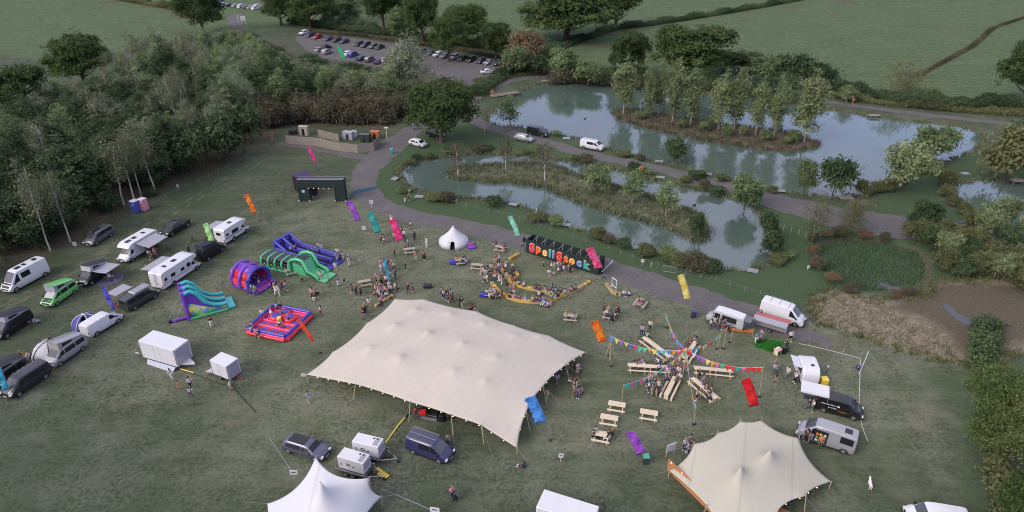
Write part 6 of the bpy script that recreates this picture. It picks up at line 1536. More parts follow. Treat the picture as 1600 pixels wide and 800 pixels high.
for (a, b, lab, ex) in [((560,716),(592,724),'white generator on a trailer, the farther of the pair beside the blue van',0), ((538,740),(570,750),'white generator on a twin axle trailer, nearer the marquee',1)]:
    a, b = P(*a), P(*b); d = b-a; t = thing('generator_trailer', lab, 'generator', ((a.x+b.x)/2,(a.y+b.y)/2+.7,0), math.atan2(d.y,d.x), 'generators beside the blue van')
    inflate(MB().box((0,0,1.45),(2.9,1.35,1.5)).build('housing', WHITE, t, 40), .05, 2)
    MB().box((1.46,0,1.5),(.02,1.0,.9)).build('louvre', A_GREY, t); MB().box((1.0,0,2.215),(.5,1.0,.03)).build('roof_grille', A_GREY, t)
    for x in (.55,.95): MB().disc((x,.35,2.23),.09,2,10,.06).build('exhaust_cap', BLACK, t)
    for k in range(2): MB().box((-.3,-.685,1.55-.22*k),(.45,.01,.10)).build('label_plate', A_DARK, t)
    MB().box((-1.1,-.685,1.3),(.25,.01,.5)).build('vent', A_GREY, t); MB().disc((.3,-.685,1.3),.1,1,10,.02).build('lock', BLACK, t)
    MB().box((0,0,.62),(3.4,1.75,.12)).build('bed', CHASSIS, t); MB().box((0,-.88,.72),(3.4,.05,.16)).build('side_rail', STEEL, t); MB().box((0,.88,.72),(3.4,.05,.16)).build('side_rail', STEEL, t)
    for s in (-1,1): MB().tube([(1.6,s*.8,.6),(3.1,0,.55)], .05, 6).build('drawbar', STEEL, t)
    MB().tube([(3.0,0,.0),(3.0,0,.7)], .05, 6).build('jockey_post', STEEL, t); MB().disc((3.2,0,.2),.18,1,12,.08).build('jockey_wheel', TYRE, t); MB().box((2.3,0,.7),(.4,.5,.2)).build('tool_box', BLACK, t)
    wheels(t, (-.55,.25), .98, .28); MB().box((-.15,-.98,.62),(1.6,.28,.04)).build('mudguard', BLACK, t)
t = thing('barrier_panel', 'yellow and black cable barrier lying between the generators', 'barrier', P(588,735), R(-40))
for i in range(6): MB().box((i*.3,0,.12),(.22,.7,.05)).build('slat', PV['yellow'], t)
for y in (-.36,.36): MB().box((.75,y,.10),(2.0,.06,.06)).build('rail', BLACK, t)
for u, v, k, lab, rz in [(214,331,'blue','blue portable toilet with white roof, left of the pink one',-20),(226,328,'pink','pink portable toilet, right of the blue one',-20)]:
    cm = {'blue': paint('toilet_blue',(.06,.09,.36)), 'pink': paint('toilet_pink',(.65,.26,.34))}[k]; t = thing('portable_toilet', lab, 'toilet', P(u,v), R(rz), 'portable toilets')
    inflate(MB().box((0,0,1.1),(1.15,1.15,2.1)).build('cabin', cm, t, 40), .04, 2); inflate(MB().box((0,0,2.2),(1.2,1.2,.16),top=(1.0,1.0)).build('roof', WHITE, t, 40), .04, 2)
    MB().box((0,-.585,1.05),(.8,.02,1.8)).build('door', cm, t); MB().box((.25,-.60,1.6),(.2,.02,.2)).build('vent', WHITE, t); MB().box((-.25,-.60,1.2),(.2,.02,.1)).build('vent', WHITE, t)
# cables lying on the grass
def cable(px, lab, m, r=.04, name='cable'):
    pl = smooth_poly([(P(u,v).x,P(u,v).y) for u,v in px], 2, False); x0, y0 = pl[0]; o = MB().tube([(x-x0,y-y0,r*.9) for x,y in pl], r, 6).build(name, m); o.location = (x0,y0,0); tag(o, lab, 'cable')
cable([(633,653),(620,668),(602,694)], 'yellow cable cover running from the generator to the big tent', PV['yellow'], .09, 'cable_cover'); cable([(633,653),(645,643),(662,638)], 'black cables going under the big tent edge', BLACK, .09)
cable([(362,601),(372,615),(388,632),(400,645)], 'black air hose from the small trailer across the grass', BLACK, .05, 'hose'); cable([(280,577),(290,581),(306,585),(340,600),(362,603)], 'dark cable linking the two box trailers', BLACK, .04)
cable([(282,577),(303,583)], 'short yellow cable cover beside the large box trailer', PV['yellow'], .07, 'cable_cover'); cable([(421,684),(440,712),(455,735)], 'thin grey rope on the grass left of the estate car', A_GREY, .03, 'rope')
cable([(596,764),(640,782),(680,800)], 'thin grey rope on the grass right of the white marquee', A_GREY, .03, 'rope')
cable([(1248,537),(1290,546),(1343,560)], 'white rope on the grass beside the road end', A_LT, .04, 'rope'); cable([(1345,560),(1343,600),(1342,640),(1347,668),(1356,690)], 'white rope curving down past the black van', A_LT, .05, 'rope')
cable([(212,551),(218,553)], 'short white post lying left of the box trailer', WHITE, .06, 'post')
cable([(0,645),(0,645.5)], 'x', WHITE, .01) if False else None
t = thing('mast', 'tall thin white pole standing right of the kiosk', 'pole', P(1342,585)); MB().tube([(0,0,0),(.3,0,3.4)],.045,6).build('pole', WHITE, t)
o = thing('dark_bag', 'small dark bag at the foot of the tall white pole', 'bag', P(1341,577)); MB().ball((0,0,.3),.35,8,6,(1,1,.8)).build('bag', C_NAV, o)
# dome awnings beside campers
def dome(u, v, r, h, m, lab, rz, ribs=WHITE):
    t = thing('dome_awning', lab, 'awning', P(u,v), R(rz)); mb = MB(); n = 14; vs = []
    for j in range(6):
        a = j/5*PI/2
        for k in range(n+1): b = PI*.15+k/n*PI*1.7; vs.append((r*math.cos(a)*math.cos(b), r*math.cos(a)*math.sin(b), h*math.sin(a)))
    mb.add(vs, [(j*(n+1)+k, j*(n+1)+k+1, (j+1)*(n+1)+k+1, (j+1)*(n+1)+k) for j in range(5) for k in range(n)]); o = mb.build('canopy', m, t, 60); o.modifiers.new('s','SOLIDIFY').thickness = .02
    for k in range(3):
        an = k*PI/3+.3; MB().tube([(r*1.01*math.cos(q)*math.cos(an), r*1.01*math.cos(q)*math.sin(an), h*1.01*math.sin(q)) for q in np.linspace(0,PI,13)], .05, 6).build('frame_rib', ribs, t)
    return t
dome(138,512,1.9,2.1, cloth('dome_blue',(.07,.07,.24)), 'blue violet dome awning with white ribs behind the white panel van', -60)
dome(84,555,2.3,2.2, A_LT, 'pale grey dome awning attached to the silver camper', 100, A_DARK)
t = thing('rug', 'round violet ground mat under the awning of the black camper', 'rug', P(172,437,.02)); MB().lathe([(1.8,0),(1.8,.02)],(0,0,0),20).build('mat', cloth('violet_mat',(.09,.08,.14)), t)
# camp chairs and bits by the campers
def chair(u, v, m, lab, rz=0, g='camping chairs'):
    t = thing('camping_chair', lab, 'chair', P(u,v), R(rz), g); MB().box((0,0,.42),(.5,.48,.04)).build('seat', m, t); MB().bar((0,.24,.44),(0,.36,.92),.5,.03).build('backrest', m, t)
    for x in (-.24,.24):
        for y in (-.2,.2): MB().tube([(x,y,.42),(x,-y*1.1,0)],.015,5).build('leg', BLACK, t)
OR = cloth('orange_fabric',(.60,.20,.03))
for u,v,m,l in [(40,561,OR,'orange camping chair behind the plum van'),(64,558,OR,'orange camping chair right of the blue bags'),(50,560,C_NAV,'navy camping chair between two orange ones'),(57,562,A_LT,'white camping chair between two orange ones'),(176,436,WHITE,'white camping chair on the violet mat'),(170,440,A_DARK,'dark camping chair on the violet mat'),(228,422,OR,'yellow brown chair frame under the long awning'),(238,404,A_DARK,'dark chair under the wide awning of the first motorhome'),(60,505,A_GREY,'grey chair behind the tail of the black camper at the left'),(300,378,A_DARK,'dark chair behind the black camper tailgate'),(185,480,OR,'small orange chair beside the blue flag')]: chair(u,v,m,l,random.uniform(0,360))
t = thing('folding_mat', 'yellow mat lying in front of the silver camper', 'mat', P(77,575,.02), R(-10)); MB().box((0,0,.02),(1.5,.7,.04)).build('mat', PV['yellow'], t)
# bins, signs, life rings, platforms
def bin_(u, v, m, lab, lid=None):
    t = thing('wheelie_bin', lab, 'bin', P(u,v)); MB().box((0,0,.5),(.5,.5,.95),top=(.6,.65)).build('bin_body', m, t); MB().box((0,.02,1.0),(.64,.7,.08)).build('lid', lid or m, t)
    for s in (-1,1): MB().disc((s*.24,.3,.1),.1,0,10,.05).build('wheel', TYRE, t)
bin_(1008,724, C_DGR, 'dark green wheelie bin with a bright green lid beside the purple flag', paint('bin_green',(.05,.32,.22))); bin_(1083,496, C_NAV, 'dark round bin at the foot of the yellow flag'); bin_(612,240, paint('bin_green',(.05,.32,.22)), 'green bin on the grass beside the gravel road')
bin_(1223,552, C_BLK, 'black bin beside the menu board of the food trailer')
def signboard(u, v, lab, w=.7, h=.5, ph=1.0, rz=0):
    t = thing('sign', lab, 'sign', P(u,v), R(rz)); MB().box((0,0,ph+h/2),(w,.04,h)).build('board', WHITE, t); MB().tube([(0,.03,0),(0,.03,ph+h/2)],.03,5).build('post', WOODP, t)
    MB().box((0,-.025,ph+h*.55),(w*.55,.006,h*.22)).build('print', A_DARK, t)
for u,v,l,w,h,ph,rz in [(876,722,'small white sign standing alone below the big tent',.5,.55,.6,0),(461,748,'white sign on a post beside the marquee',.75,.55,.6,5),(680,806,'white sign at the bottom edge right of the marquee',.9,.6,.5,-10),(118,386,'small white notice at the wood edge by the grey van',.6,.6,.3,0),(581,325,'white notice beside the gravel road near the gate',.6,.6,.9,0),(569,362,'grey notice between the violet and teal flags',.6,.6,.4,0),(1003,416,'white notice beside the fence by the serpentine pond',.5,.5,.7,0),(279,296,'small white notice at the wood edge beyond the birches',.4,.5,.5,0),(1017,418,'thin white marker post left of the wire fence',.12,.5,.3,0),(475,548+42,'white box lying at the left tip of the big tent',.5,.4,.2,0),(1262,422,'small cream marker at the left rim of the marsh',.35,.5,.3,0),(640,303,'thin marker near the pond path',.3,.3,.5,0)]: signboard(u,v,l,w,h,ph,rz)
t = thing('menu_board', 'white framed menu board with columns beside the cream tent', 'board', P(1047,712), R(25)); MB().box((0,0,1.2),(1.1,.05,.9)).build('board', WHITE, t)
for x in (-.36,0,.36): MB().box((x,-.03,1.2),(.27,.01,.7)).build('panel', A_LT, t)
for x in (-.5,.5): MB().tube([(x,.04,0),(x,.04,1.6)],.03,5).build('post', WOODP, t)
t = thing('a_board', 'pink white menu board on a low table beside the black bin', 'board', P(1215,553), R(30)); MB().box((0,0,.75),(.9,.7,.05)).build('top', cloth('pinkish',(.6,.35,.33)), t); MB().box((0,.1,.85),(.4,.3,.12)).build('box', WHITE, t)
for x in (-.4,.4): MB().box((x,0,.37),(.06,.6,.72)).build('leg', WOODP, t)
t = thing('yellow_crate', 'yellow crate standing behind the kiosk trailer', 'crate', P(1286,602)); MB().box((0,0,.5),(.7,.8,1.0)).build('crate', PV['yellow'], t); MB().box((0,0,1.02),(.74,.84,.05)).build('lid', PV['yellow'], t)
t = thing('dark_ball_lamp', 'grey fan heater on a stand right of the kiosk', 'lamp', P(1291,585)); MB().tube([(0,0,0),(0,0,1.0)],.03,5).build('stand', BLACK, t); MB().ball((0,0,1.1),.22,8,6).build('head', STEEL, t)
o = tufts('artificial_turf', inside(poly([(1188,532),(1222,536),(1232,548),(1212,552),(1180,540)]), 500, .02), leaf_mat('turf', (.02,.12,.02),(.04,.22,.03),(.07,.30,.05),.1), .16, 8, .2); tag(o, 'bright green plants spread in front of the food trailer', 'plants')
def liferingp(u, v, lab):
    t = thing('life_ring', lab, 'life ring', P(u,v)); MB().tube([(0,.05,0),(0,.05,1.3)],.04,6).build('post', WOODP, t); MB().tube([(.33*math.cos(a),-.03,1.1+.33*math.sin(a)) for a in np.linspace(0,2*PI,17)[:-1]], .09, 6, closed=True).build('ring', cloth('life_orange',(.75,.25,.10)), t)
for u,v,l in [(1001,271,'orange life ring on the causeway bank'),(1332,162,'orange life ring beside the far lake path'),(769,150,'orange life ring beside the jetty'),(757,206,'life ring near the start of the causeway')]: liferingp(u,v,l)
def peg(u, v, rz, lab, L=1.6, W=1.2, g='fishing platforms round the ponds'):
    t = thing('fishing_platform', lab, 'platform', P(u,v,-.05), R(rz), g)
    for i in range(6): MB().box((0,-W/2+W*(i+.5)/6,.16),(L,W/6-.02,.05)).build('plank', STEEL if L < 2 else WOODG, t)
    for x in (-L/2+.1,L/2-.1):
        for y in (-W/2+.1,W/2-.1): MB().box((x,y,-.25),(.1,.1,.8)).build('leg', WOODG, t)
for i,(u,v,r_) in enumerate([(984,261,-10),(1032,278,-10),(802,320,-20),(885,352,-20),(997,388,-20),(1176,424,-25),(708,314,-10),(1220,299,0),(1030,253,-15),(885,217,-10),(1105,273,-15),(1478,250,0),(1508,272,5),(617,280,70),(655,308,-10)]):
    peg(u,v,r_,'small grey fishing platform at the water edge')
t = thing('jetty', 'long pale wooden jetty beside the far left corner of the lake', 'jetty', P(790,149,-.1), R(28))
for i in range(16): MB().box((-4+i*.52,0,.35),(.48,2.0,.06)).build('plank', WOODG, t)
for x in (-3.8,-1.2,1.4,3.6):
    for y in (-.9,.9): MB().box((x,y,-.1),(.14,.14,1.0)).build('leg', WOODG, t)
for s in (-1,1): MB().box((-.1,s*.98,.6),(8.2,.08,.2)).build('rail', WOODG, t)
for (u,v,l) in [(853,127,'tiny wooden jetty on the far shore of the lake'),(1366,181,'wooden jetty with rails on the far right shore'),(1590,283,'wooden jetty at the far shore of the right pond'),(1322,310,'low timber staging on the near shore of the lake')]: peg(u,v,0,l,2.6,1.6,None)
# swans and ducks: a body with neck
def bird(u, v, m, lab, s=1, rz=0, z=WZ):
    t = thing('bird', lab, 'bird', P(u,v,z), R(rz), None, s); b = MB(); b.tube([(-.5,0,.18),(-.3,0,.14),(0,0,.14),(.25,0,.16),(.38,0,.3),(.42,0,.5),(.46,0,.66),(.56,0,.68),(.66,0,.63)], [.03,.15,.20,.15,.07,.05,.05,.06,.02], 8); b.build('body', m, t, 60)
bird(838,334, WHITE, 'white swan on the near bank of the serpentine pond', 1.1, 90, 0)
bird(914,186, C_BLK, 'dark duck swimming in the middle of the lake', .8, 20); bird(1085,321, C_BLK, 'dark duck swimming in the serpentine pond', .8, 20)
# white dog
t = thing('dog', 'white dog walking on the open meadow at the lower right', 'dog', P(1358,762), R(75))
d = MB(); d.tube([(-.42,0,.55),(-.3,0,.58),(0,0,.55),(.25,0,.58),(.38,0,.68),(.48,0,.82),(.62,0,.80),(.76,0,.76)], [.05,.14,.15,.17,.11,.09,.10,.04], 8)
for x, k in ((-.3,-.06),(.24,.02)):
    for y in (-.09,.09): d.tube([(x,y,.5),(x+k,y,.28),(x+k*.2,y,.04),(x+k*.2+.06,y,.02)], [.08,.045,.03,.03], 6)
d.tube([(-.42,0,.6),(-.6,0,.75),(-.72,0,.78)], [.04,.03,.015], 6)
for y in (-.06,.06): d.add([(.5,y,.88),(.56,y*1.6,.86),(.53,y*1.3,.98)], [(0,1,2),(2,1,0)])
o = d.build('body', cloth('white_fur',(.62,.60,.55)), t, 60)
# ------------------------------------------------------------------ fenced yard, posts, lamp, kissing fence
def fence_panels(px, h, lab, m, name='board_fence', step=1.8, flat=False, cat='fence'):
    pts = [P(u,v) for u,v in px]; t = thing(name, lab, cat, pts[0])
    for a, b in zip(pts[:-1], pts[1:]):
        L = (b-a).length; n = max(1, round(L/step)); an = math.atan2((b-a).y,(b-a).x)
        for i in range(n):
            c = a.lerp(b,(i+.5)/n)-pts[0]; hh = h*random.uniform(.96,1.03); MB().box((c.x,c.y,hh/2),(L/n-.02,.06,hh),rz=an).build('fence_panel', m, t)
            p = a.lerp(b,i/n)-pts[0]; MB().box((p.x,p.y,hh/2+.05),(.1,.12,h+.1),rz=an).build('post', m, t)
    return t
fence_panels([(448,224),(500,229),(532,236),(560,239),(584,236),(594,224)], 1.9, 'weathered board fence curving round the yard behind the gate', WOODG)
fence_panels([(498,214),(530,221)], 1.7, 'inner board fence inside the yard', WOODG)
for u,v,d_,m,l,nm in [(476,211,(2.0,1.0,2.1),mat('plywood',(.40,.36,.27)),'pale plywood shed standing inside the yard','shed'),(545,217,(2.2,1.3,1.7),A_GREY,'grey tarpaulin covered store inside the yard','store'),(572,221,(2.0,1.6,1.8),C_DGR,'dark green shed inside the yard','shed'),(587,216,(2.0,1.2,1.7),mat('rust_orange',(.40,.13,.06)),'rusty orange container at the right end of the yard','container'),(458,209,(1.6,1.0,.9),A_DARK,'dark heap at the left end of the yard','heap')]:
    t = thing(nm, l, nm, P(u,v), R(-12)); MB().box((0,0,d_[2]/2),d_).build('walls', m, t); MB().box((0,0,d_[2]+.06),(d_[0]+.2,d_[1]+.2,.12),top=(d_[0],d_[1]*.3)).build('roof', m, t); MB().box((0,-d_[1]/2-.01,d_[2]*.4),(.6,.03,d_[2]*.75)).build('door', BLACK, t)
MB_ = thing('water_tank', 'pale round water tank inside the yard', 'tank', P(554,214)); MB().lathe([(.6,0),(.65,.4),(.65,1.3),(.4,1.6)],(0,0,0),14).build('tank', WHITE, MB_); MB().disc((0,0,1.65),.2,2,10,.1).build('lid', BLACK, MB_)
t = thing('sign_post', 'white topped utility post beside the yard and the road', 'post', P(605,219)); MB().tube([(0,0,0),(0,0,3.0)],.08,6).build('post', WOODP, t); MB().box((0,0,2.9),(.9,.15,.3)).build('crossarm', WHITE, t)
t = thing('street_lamp', 'street lamp with a flat head behind the car park', 'street lamp', P(519,42)); MB().tube([(0,0,0),(0,0,5.2)],.09,7).build('column', STEEL, t); MB().box((-.6,0,5.2),(1.5,.5,.18)).build('lamp_head', WHITE, t)
t = thing('notice_board', 'white notice board on two posts where the lane enters the car park', 'sign', P(381,38)); MB().box((0,0,2.3),(2.0,.08,1.7)).build('board', WHITE, t)
for x in (-.7,.7): MB().box((x,.06,1.2),(.14,.08,2.4)).build('post', WHITE, t)
t = thing('marker_post', 'yellow topped post left of the white notice board', 'post', P(373,36)); MB().tube([(0,0,0),(0,0,2.6)],.1,6).build('post', WHITE, t); MB().box((0,0,2.6),(.25,.25,.5)).build('cap', PV['yellow'], t)
def postline(px, n, h, lab, name, r=.035, m=WOODG, wire=True):
    pl = [P(u,v) for u,v in px]; ds = [0]
    for a, b in zip(pl[:-1], pl[1:]): ds.append(ds[-1]+(b-a).length)
    t = thing(name, lab, 'fence', pl[0]); tops = []
    for i in range(n):
        s = ds[-1]*i/(n-1); k = max(j for j in range(len(ds)-1) if ds[j] <= s+1e-6); p = pl[k].lerp(pl[k+1],(s-ds[k])/(ds[k+1]-ds[k]))-pl[0]
        MB().tube([(p.x,p.y,0),(p.x+.03,p.y,h)], r, 6).build('post', m, t); tops.append(p+Vector((0,0,h*.9)))
    if wire:
        for z in (0,-h*.4): MB().tube([q+Vector((0,0,z)) for q in tops], .006, 4).build('wire', A_GREY, t)
postline([(640,300),(700,318),(790,338),(870,366),(940,386),(1000,410),(1060,428),(1130,444),(1200,468),(1262,486)], 34, .9, 'thin post and rope fence along the grass between road and serpentine pond', 'rope_fence')
postline([(1212,357),(1228,362),(1246,367),(1258,372)], 5, 1.0, 'short row of pale posts beside the marsh', 'post_row', .05, POLE, False)
postline([(140,385),(190,352),(240,320),(300,290),(360,262),(430,222)], 20, 1.0, 'low wire fence along the edge of the wood', 'wire_fence')
postline([(408,336),(430,322),(450,306),(468,294)], 6, 1.0, 'row of posts with a festoon string leading to the gate', 'festoon_fence', .03, BLACK, True)
postline([(1264,540),(1330,552),(1345,556)], 4, .5, 'low pegs holding the white rope beside the road end', 'rope_pegs', .03, POLE, False)
t = thing('hurdle', 'grey metal hurdle leaning by the fence left of the yellow flag', 'barrier', P(1046,426), R(-18))
for x in np.linspace(-1,1,9): MB().tube([(x,0,.1),(x,.1,1.0)],.018,4).build('bar', STEEL, t)
for z in (.1,1.0): MB().tube([(-1,.0+.1*z,z),(1,.1*z,z)],.025,5).build('rail', STEEL, t)
for (u,v,z_,l,c) in [(737,388,.25,'purple pair of floor cushions beside the bell tent','purple'),(735,383,.25,'magenta floor cushion beside the bell tent','magenta'),(708,412,.35,'blue violet bean bag near the bell tent','blue'),(755,463,.35,'blue bean bag left of the bales','blue'),(668,453-4,.3,'dark buggy between the crowd and the tent corner','black')]:
    t = thing('cushion', l, 'cushion', P(u,v)); inflate(MB().box((0,0,z_),(1.2,.8,z_*2)).build('cushion', PV[c], t, 60), .18); MB().box((0,-.1,z_*2+.02),(.8,.05,.04)).build('strap', BLACK, t)
t = thing('small_sign', 'blue plastic barrel lying near the right pond', 'barrel', P(1502,352)); MB().tube([(-.4,0,.35),(.4,0,.35)],.35,12).build('barrel', PV['blue'], t); MB().tube([(.39,0,.35),(.43,0,.35)],.2,10).build('cap', BLACK, t)
# ------------------------------------------------------------------ people
def skin_mesh(name, V, E, Rr, root, m, sub=1):
    me = bpy.data.meshes.new(name+'_cage'); me.from_pydata(V, E, []); o = bpy.data.objects.new(name, me); COL.objects.link(o)
    sk = o.modifiers.new('skin','SKIN'); sk.use_smooth_shade = True
    if sub: s = o.modifiers.new('sub','SUBSURF'); s.levels = sub; s.render_levels = sub
    for i, r in enumerate(Rr):
        v = me.skin_vertices[0].data[i]; v.radius = r if isinstance(r, tuple) else (r, r); v.use_root = (i == root)
    dg = bpy.context.evaluated_depsgraph_get(); out = bpy.data.meshes.new_from_object(o.evaluated_get(dg)); out.name = name
    bpy.data.objects.remove(o); bpy.data.meshes.remove(me); out.materials.clear(); out.materials.append(m)
    out.polygons.foreach_set('use_smooth', [True]*len(out.polygons)); return out
SKINM = mat('skin', (.36,.21,.15), rough=.6, var=.1); HAIRD = mat('dark_hair', (.03,.02,.015), rough=.8, var=.4); HAIRB = mat('fair_hair', (.28,.18,.08), rough=.8, var=.3); HAIRG = mat('grey_hair', (.30,.29,.28), rough=.8); SHOE = mat('shoe', (.05,.045,.045), rough=.7); SHOEW = mat('white_shoe', (.6,.6,.6), rough=.7)
POSES = {}
def build_pose(name, J, skirt=None):
    J = {k: Vector(v) for k, v in J.items()}
    order, idx, E, Rr = [], {}, [], []
    def v(k, p, r): idx[k] = len(order); order.append(tuple(p)); Rr.append(r)
    v('pel', J['pel'], (.15,.11)); v('sp', J['pel'].lerp(J['chest'],.5), (.135,.10)); v('ch', J['chest'], (.17,.115)); v('nk', J['neck'], .06); v('hb', J['head']+Vector((0,0,-.07)), .075); v('hd', J['head']+Vector((0,0,.02)), .098); v('ht', J['head']+Vector((0,.01,.11)), .065)
    E += [(0,1),(1,2),(2,3),(3,4),(4,5),(5,6)]
    f = J.get('face', Vector((0,-1,0))).normalized(); v('nose', J['head']+f*.105+Vector((0,0,.0)), .016); E.append((idx['hd'], idx['nose']))
    for s in 'LR':
        for a, b, r in (('sh','ch',.062),('el','sh',.046),('wr','el',.032)): v(a+s, J[a+s], r); E.append((idx[b+(s if b != 'ch' else '')], idx[a+s]))
        w, e = J['wr'+s], J['el'+s]; d = (w-e).normalized(); v('pm'+s, w+d*.07, (.040,.022)); E.append((idx['wr'+s], idx['pm'+s]))
        sd_ = d.cross(Vector((0,1,.2))).normalized()
        for k, (o_, l) in enumerate(((-.030,.070),(-.010,.085),(.010,.082),(.030,.065))):
            v('f%d'%k+s, w+d*(.09+l*.5)+sd_*o_, .010); E.append((idx['pm'+s], idx['f%d'%k+s])); v('g%d'%k+s, w+d*(.09+l)+sd_*o_+Vector((0,-.012,0)), .008); E.append((idx['f%d'%k+s], idx['g%d'%k+s]))
        v('th'+s, w+d*.06-sd_*.055, .011); E.append((idx['pm'+s], idx['th'+s]))
        v('hp'+s, J['hp'+s], .098); v('kn'+s, J['kn'+s], .062); v('an'+s, J['an'+s], .042); v('ft'+s, J['ft'+s], (.042,.032)); E += [(0,idx['hp'+s]),(idx['hp'+s],idx['kn'+s]),(idx['kn'+s],idx['an'+s]),(idx['an'+s],idx['ft'+s])]
    body = skin_mesh('person', order, E, Rr, 0, SKINM)
    # clothes
    V = [J['pel']+Vector((0,0,.04)), J['pel'].lerp(J['chest'],.5), J['chest'], J['neck']+Vector((0,0,-.05))]; Rt = [(.17,.13),(.16,.12),(.195,.135),.075]; E2 = [(0,1),(1,2),(2,3)]
    for s in 'LR':
        V += [J['sh'+s], J['sh'+s].lerp(J['el'+s],.55), J['el'+s].lerp(J['wr'+s],.15)]; Rt += [.078,.062,.056]; b = len(V)-3; E2 += [(2,b),(b,b+1),(b+1,b+2)]
    top = skin_mesh('top', [tuple(x) for x in V], E2, Rt, 1, SKINM)
    V = [J['pel']+Vector((0,0,.02))]; Rt = [(.165,.125)]; E2 = []
    for s in 'LR':
        V += [J['hp'+s], J['hp'+s].lerp(J['kn'+s],.5), J['kn'+s], J['kn'+s].lerp(J['an'+s],.85)]; Rt += [.115,.095,.078,.062]; b = len(V)-4; E2 += [(0,b),(b,b+1),(b+1,b+2),(b+2,b+3)]
    tr = skin_mesh('trousers', [tuple(x) for x in V], E2, Rt, 0, SKINM)
    V = [J['pel']+Vector((0,0,.02))]; Rt = [(.165,.125)]; E2 = []
    for s in 'LR':
        V += [J['hp'+s], J['hp'+s].lerp(J['kn'+s],.5), J['hp'+s].lerp(J['kn'+s],.88)]; Rt += [.12,.105,.095]; b = len(V)-3; E2 += [(0,b),(b,b+1),(b+1,b+2)]
    sh = skin_mesh('shorts', [tuple(x) for x in V], E2, Rt, 0, SKINM)
    p = J['pel']; k = (J['knL']+J['knR'])/2; mb = MB()
    mb.tube([p+Vector((0,0,.12)), p, p.lerp(k,.5), p.lerp(k,1.1)], [.15,.19,.25,.31], 14); sk = mb.mesh('skirt', SKINM, 60)
    hs = []
    for style in ('short','long'):
        m_ = MB(); h = J['head']; n, mm_ = 12, 7; vs = []
        for i in range(mm_+1):
            a = PI*.60*i/mm_
            for q in range(n):
                b_ = 2*PI*q/n; y = math.sin(b_)*math.sin(a)
                cut = .6 if y < -.25 else 1.0
                vs.append((h.x+.118*math.sin(a*cut)*math.cos(b_), h.y+.018+.128*math.sin(a*cut)*math.sin(b_), h.z+.045+.128*math.cos(a*cut)))
        m_.add(vs, [(i*n+q, (i+1)*n+q, (i+1)*n+(q+1)%n, i*n+(q+1)%n) for i in range(mm_) for q in range(n)])
        if style == 'long': m_.tube([h+Vector((0,.07,.05)), h+Vector((0,.10,-.08)), h+Vector((0,.11,-.24))], [.10,.105,.06], 9)
        hs.append(m_.mesh('hair', HAIRD, 60))
    mb = MB()
    shoes = []
    for s in 'LR':
        a, t_ = J['an'+s], J['ft'+s]; m_ = MB(); d = (t_-a); d.z = 0; d.normalize(); base = min(a.z, t_.z)-.035
        m_.tube([a-d*.06+Vector((0,0,-.03)), a+d*.04+Vector((0,0,-.03)), t_+d*.03], [.052,.056,.042], 8); shoes.append(m_.mesh('shoe', SHOE, 60))
    POSES[name] = dict(body=body, top=top, trousers=tr, shorts=sh, skirt=sk, hair=hs, shoes=shoes)
stand = dict(pel=(0,0,.95), chest=(0,.01,1.30), neck=(0,.01,1.48), head=(0,-.01,1.61), shL=(-.19,.01,1.40), shR=(.19,.01,1.40), elL=(-.25,.04,1.12), elR=(.25,.04,1.12), wrL=(-.26,-.04,.88), wrR=(.26,-.04,.88), hpL=(-.10,0,.88), hpR=(.10,0,.88), knL=(-.12,-.02,.48), knR=(.12,-.02,.48), anL=(-.13,.03,.09), anR=(.13,.03,.09), ftL=(-.15,-.11,.04), ftR=(.15,-.11,.04))
build_pose('stand', stand)
talk = dict(stand); talk.update(elL=(-.26,-.02,1.13), wrL=(-.16,-.24,1.16), elR=(.27,.03,1.12), wrR=(.22,-.20,1.02), anR=(.18,.05,.09), ftR=(.24,-.08,.04), knR=(.15,-.01,.48)); build_pose('talk', talk)
walk = dict(stand); walk.update(hpL=(-.09,0,.88), hpR=(.09,0,.88), knL=(-.10,-.16,.50), anL=(-.10,-.26,.10), ftL=(-.10,-.40,.07), knR=(.10,.06,.48), anR=(.10,.30,.14), ftR=(.10,.20,.05), wrL=(-.26,.18,.93), elL=(-.24,.12,1.13), elR=(.24,-.04,1.13), wrR=(.24,-.24,.98)); build_pose('walk', walk)
sit = dict(pel=(0,.05,.56), chest=(0,.02,.90), neck=(0,-.01,1.08), head=(0,-.04,1.21), shL=(-.19,0,1.0), shR=(.19,0,1.0), elL=(-.24,-.06,.74), elR=(.24,-.06,.74), wrL=(-.14,-.28,.66), wrR=(.14,-.28,.66), hpL=(-.10,.02,.54), hpR=(.10,.02,.54), knL=(-.13,-.40,.52), knR=(.13,-.40,.52), anL=(-.13,-.42,.09), anR=(.13,-.42,.09), ftL=(-.14,-.56,.04), ftR=(.14,-.56,.04)); build_pose('sit', sit)
gsit = dict(pel=(0,.1,.13), chest=(0,.12,.46), neck=(0,.08,.64), head=(0,.04,.77), shL=(-.19,.1,.57), shR=(.19,.1,.57), elL=(-.24,-.02,.34), elR=(.24,-.02,.34), wrL=(-.12,-.22,.36), wrR=(.12,-.22,.36), hpL=(-.10,.06,.12), hpR=(.10,.06,.12), knL=(-.16,-.28,.36), knR=(.16,-.28,.36), anL=(-.12,-.50,.09), anR=(.12,-.50,.09), ftL=(-.12,-.64,.04), ftR=(.12,-.64,.04)); build_pose('ground', gsit)
up = dict(stand); up.update(elL=(-.30,-.02,1.46), wrL=(-.26,-.10,1.72), elR=(.28,-.05,1.2), wrR=(.25,-.22,1.3)); build_pose('wave', up)
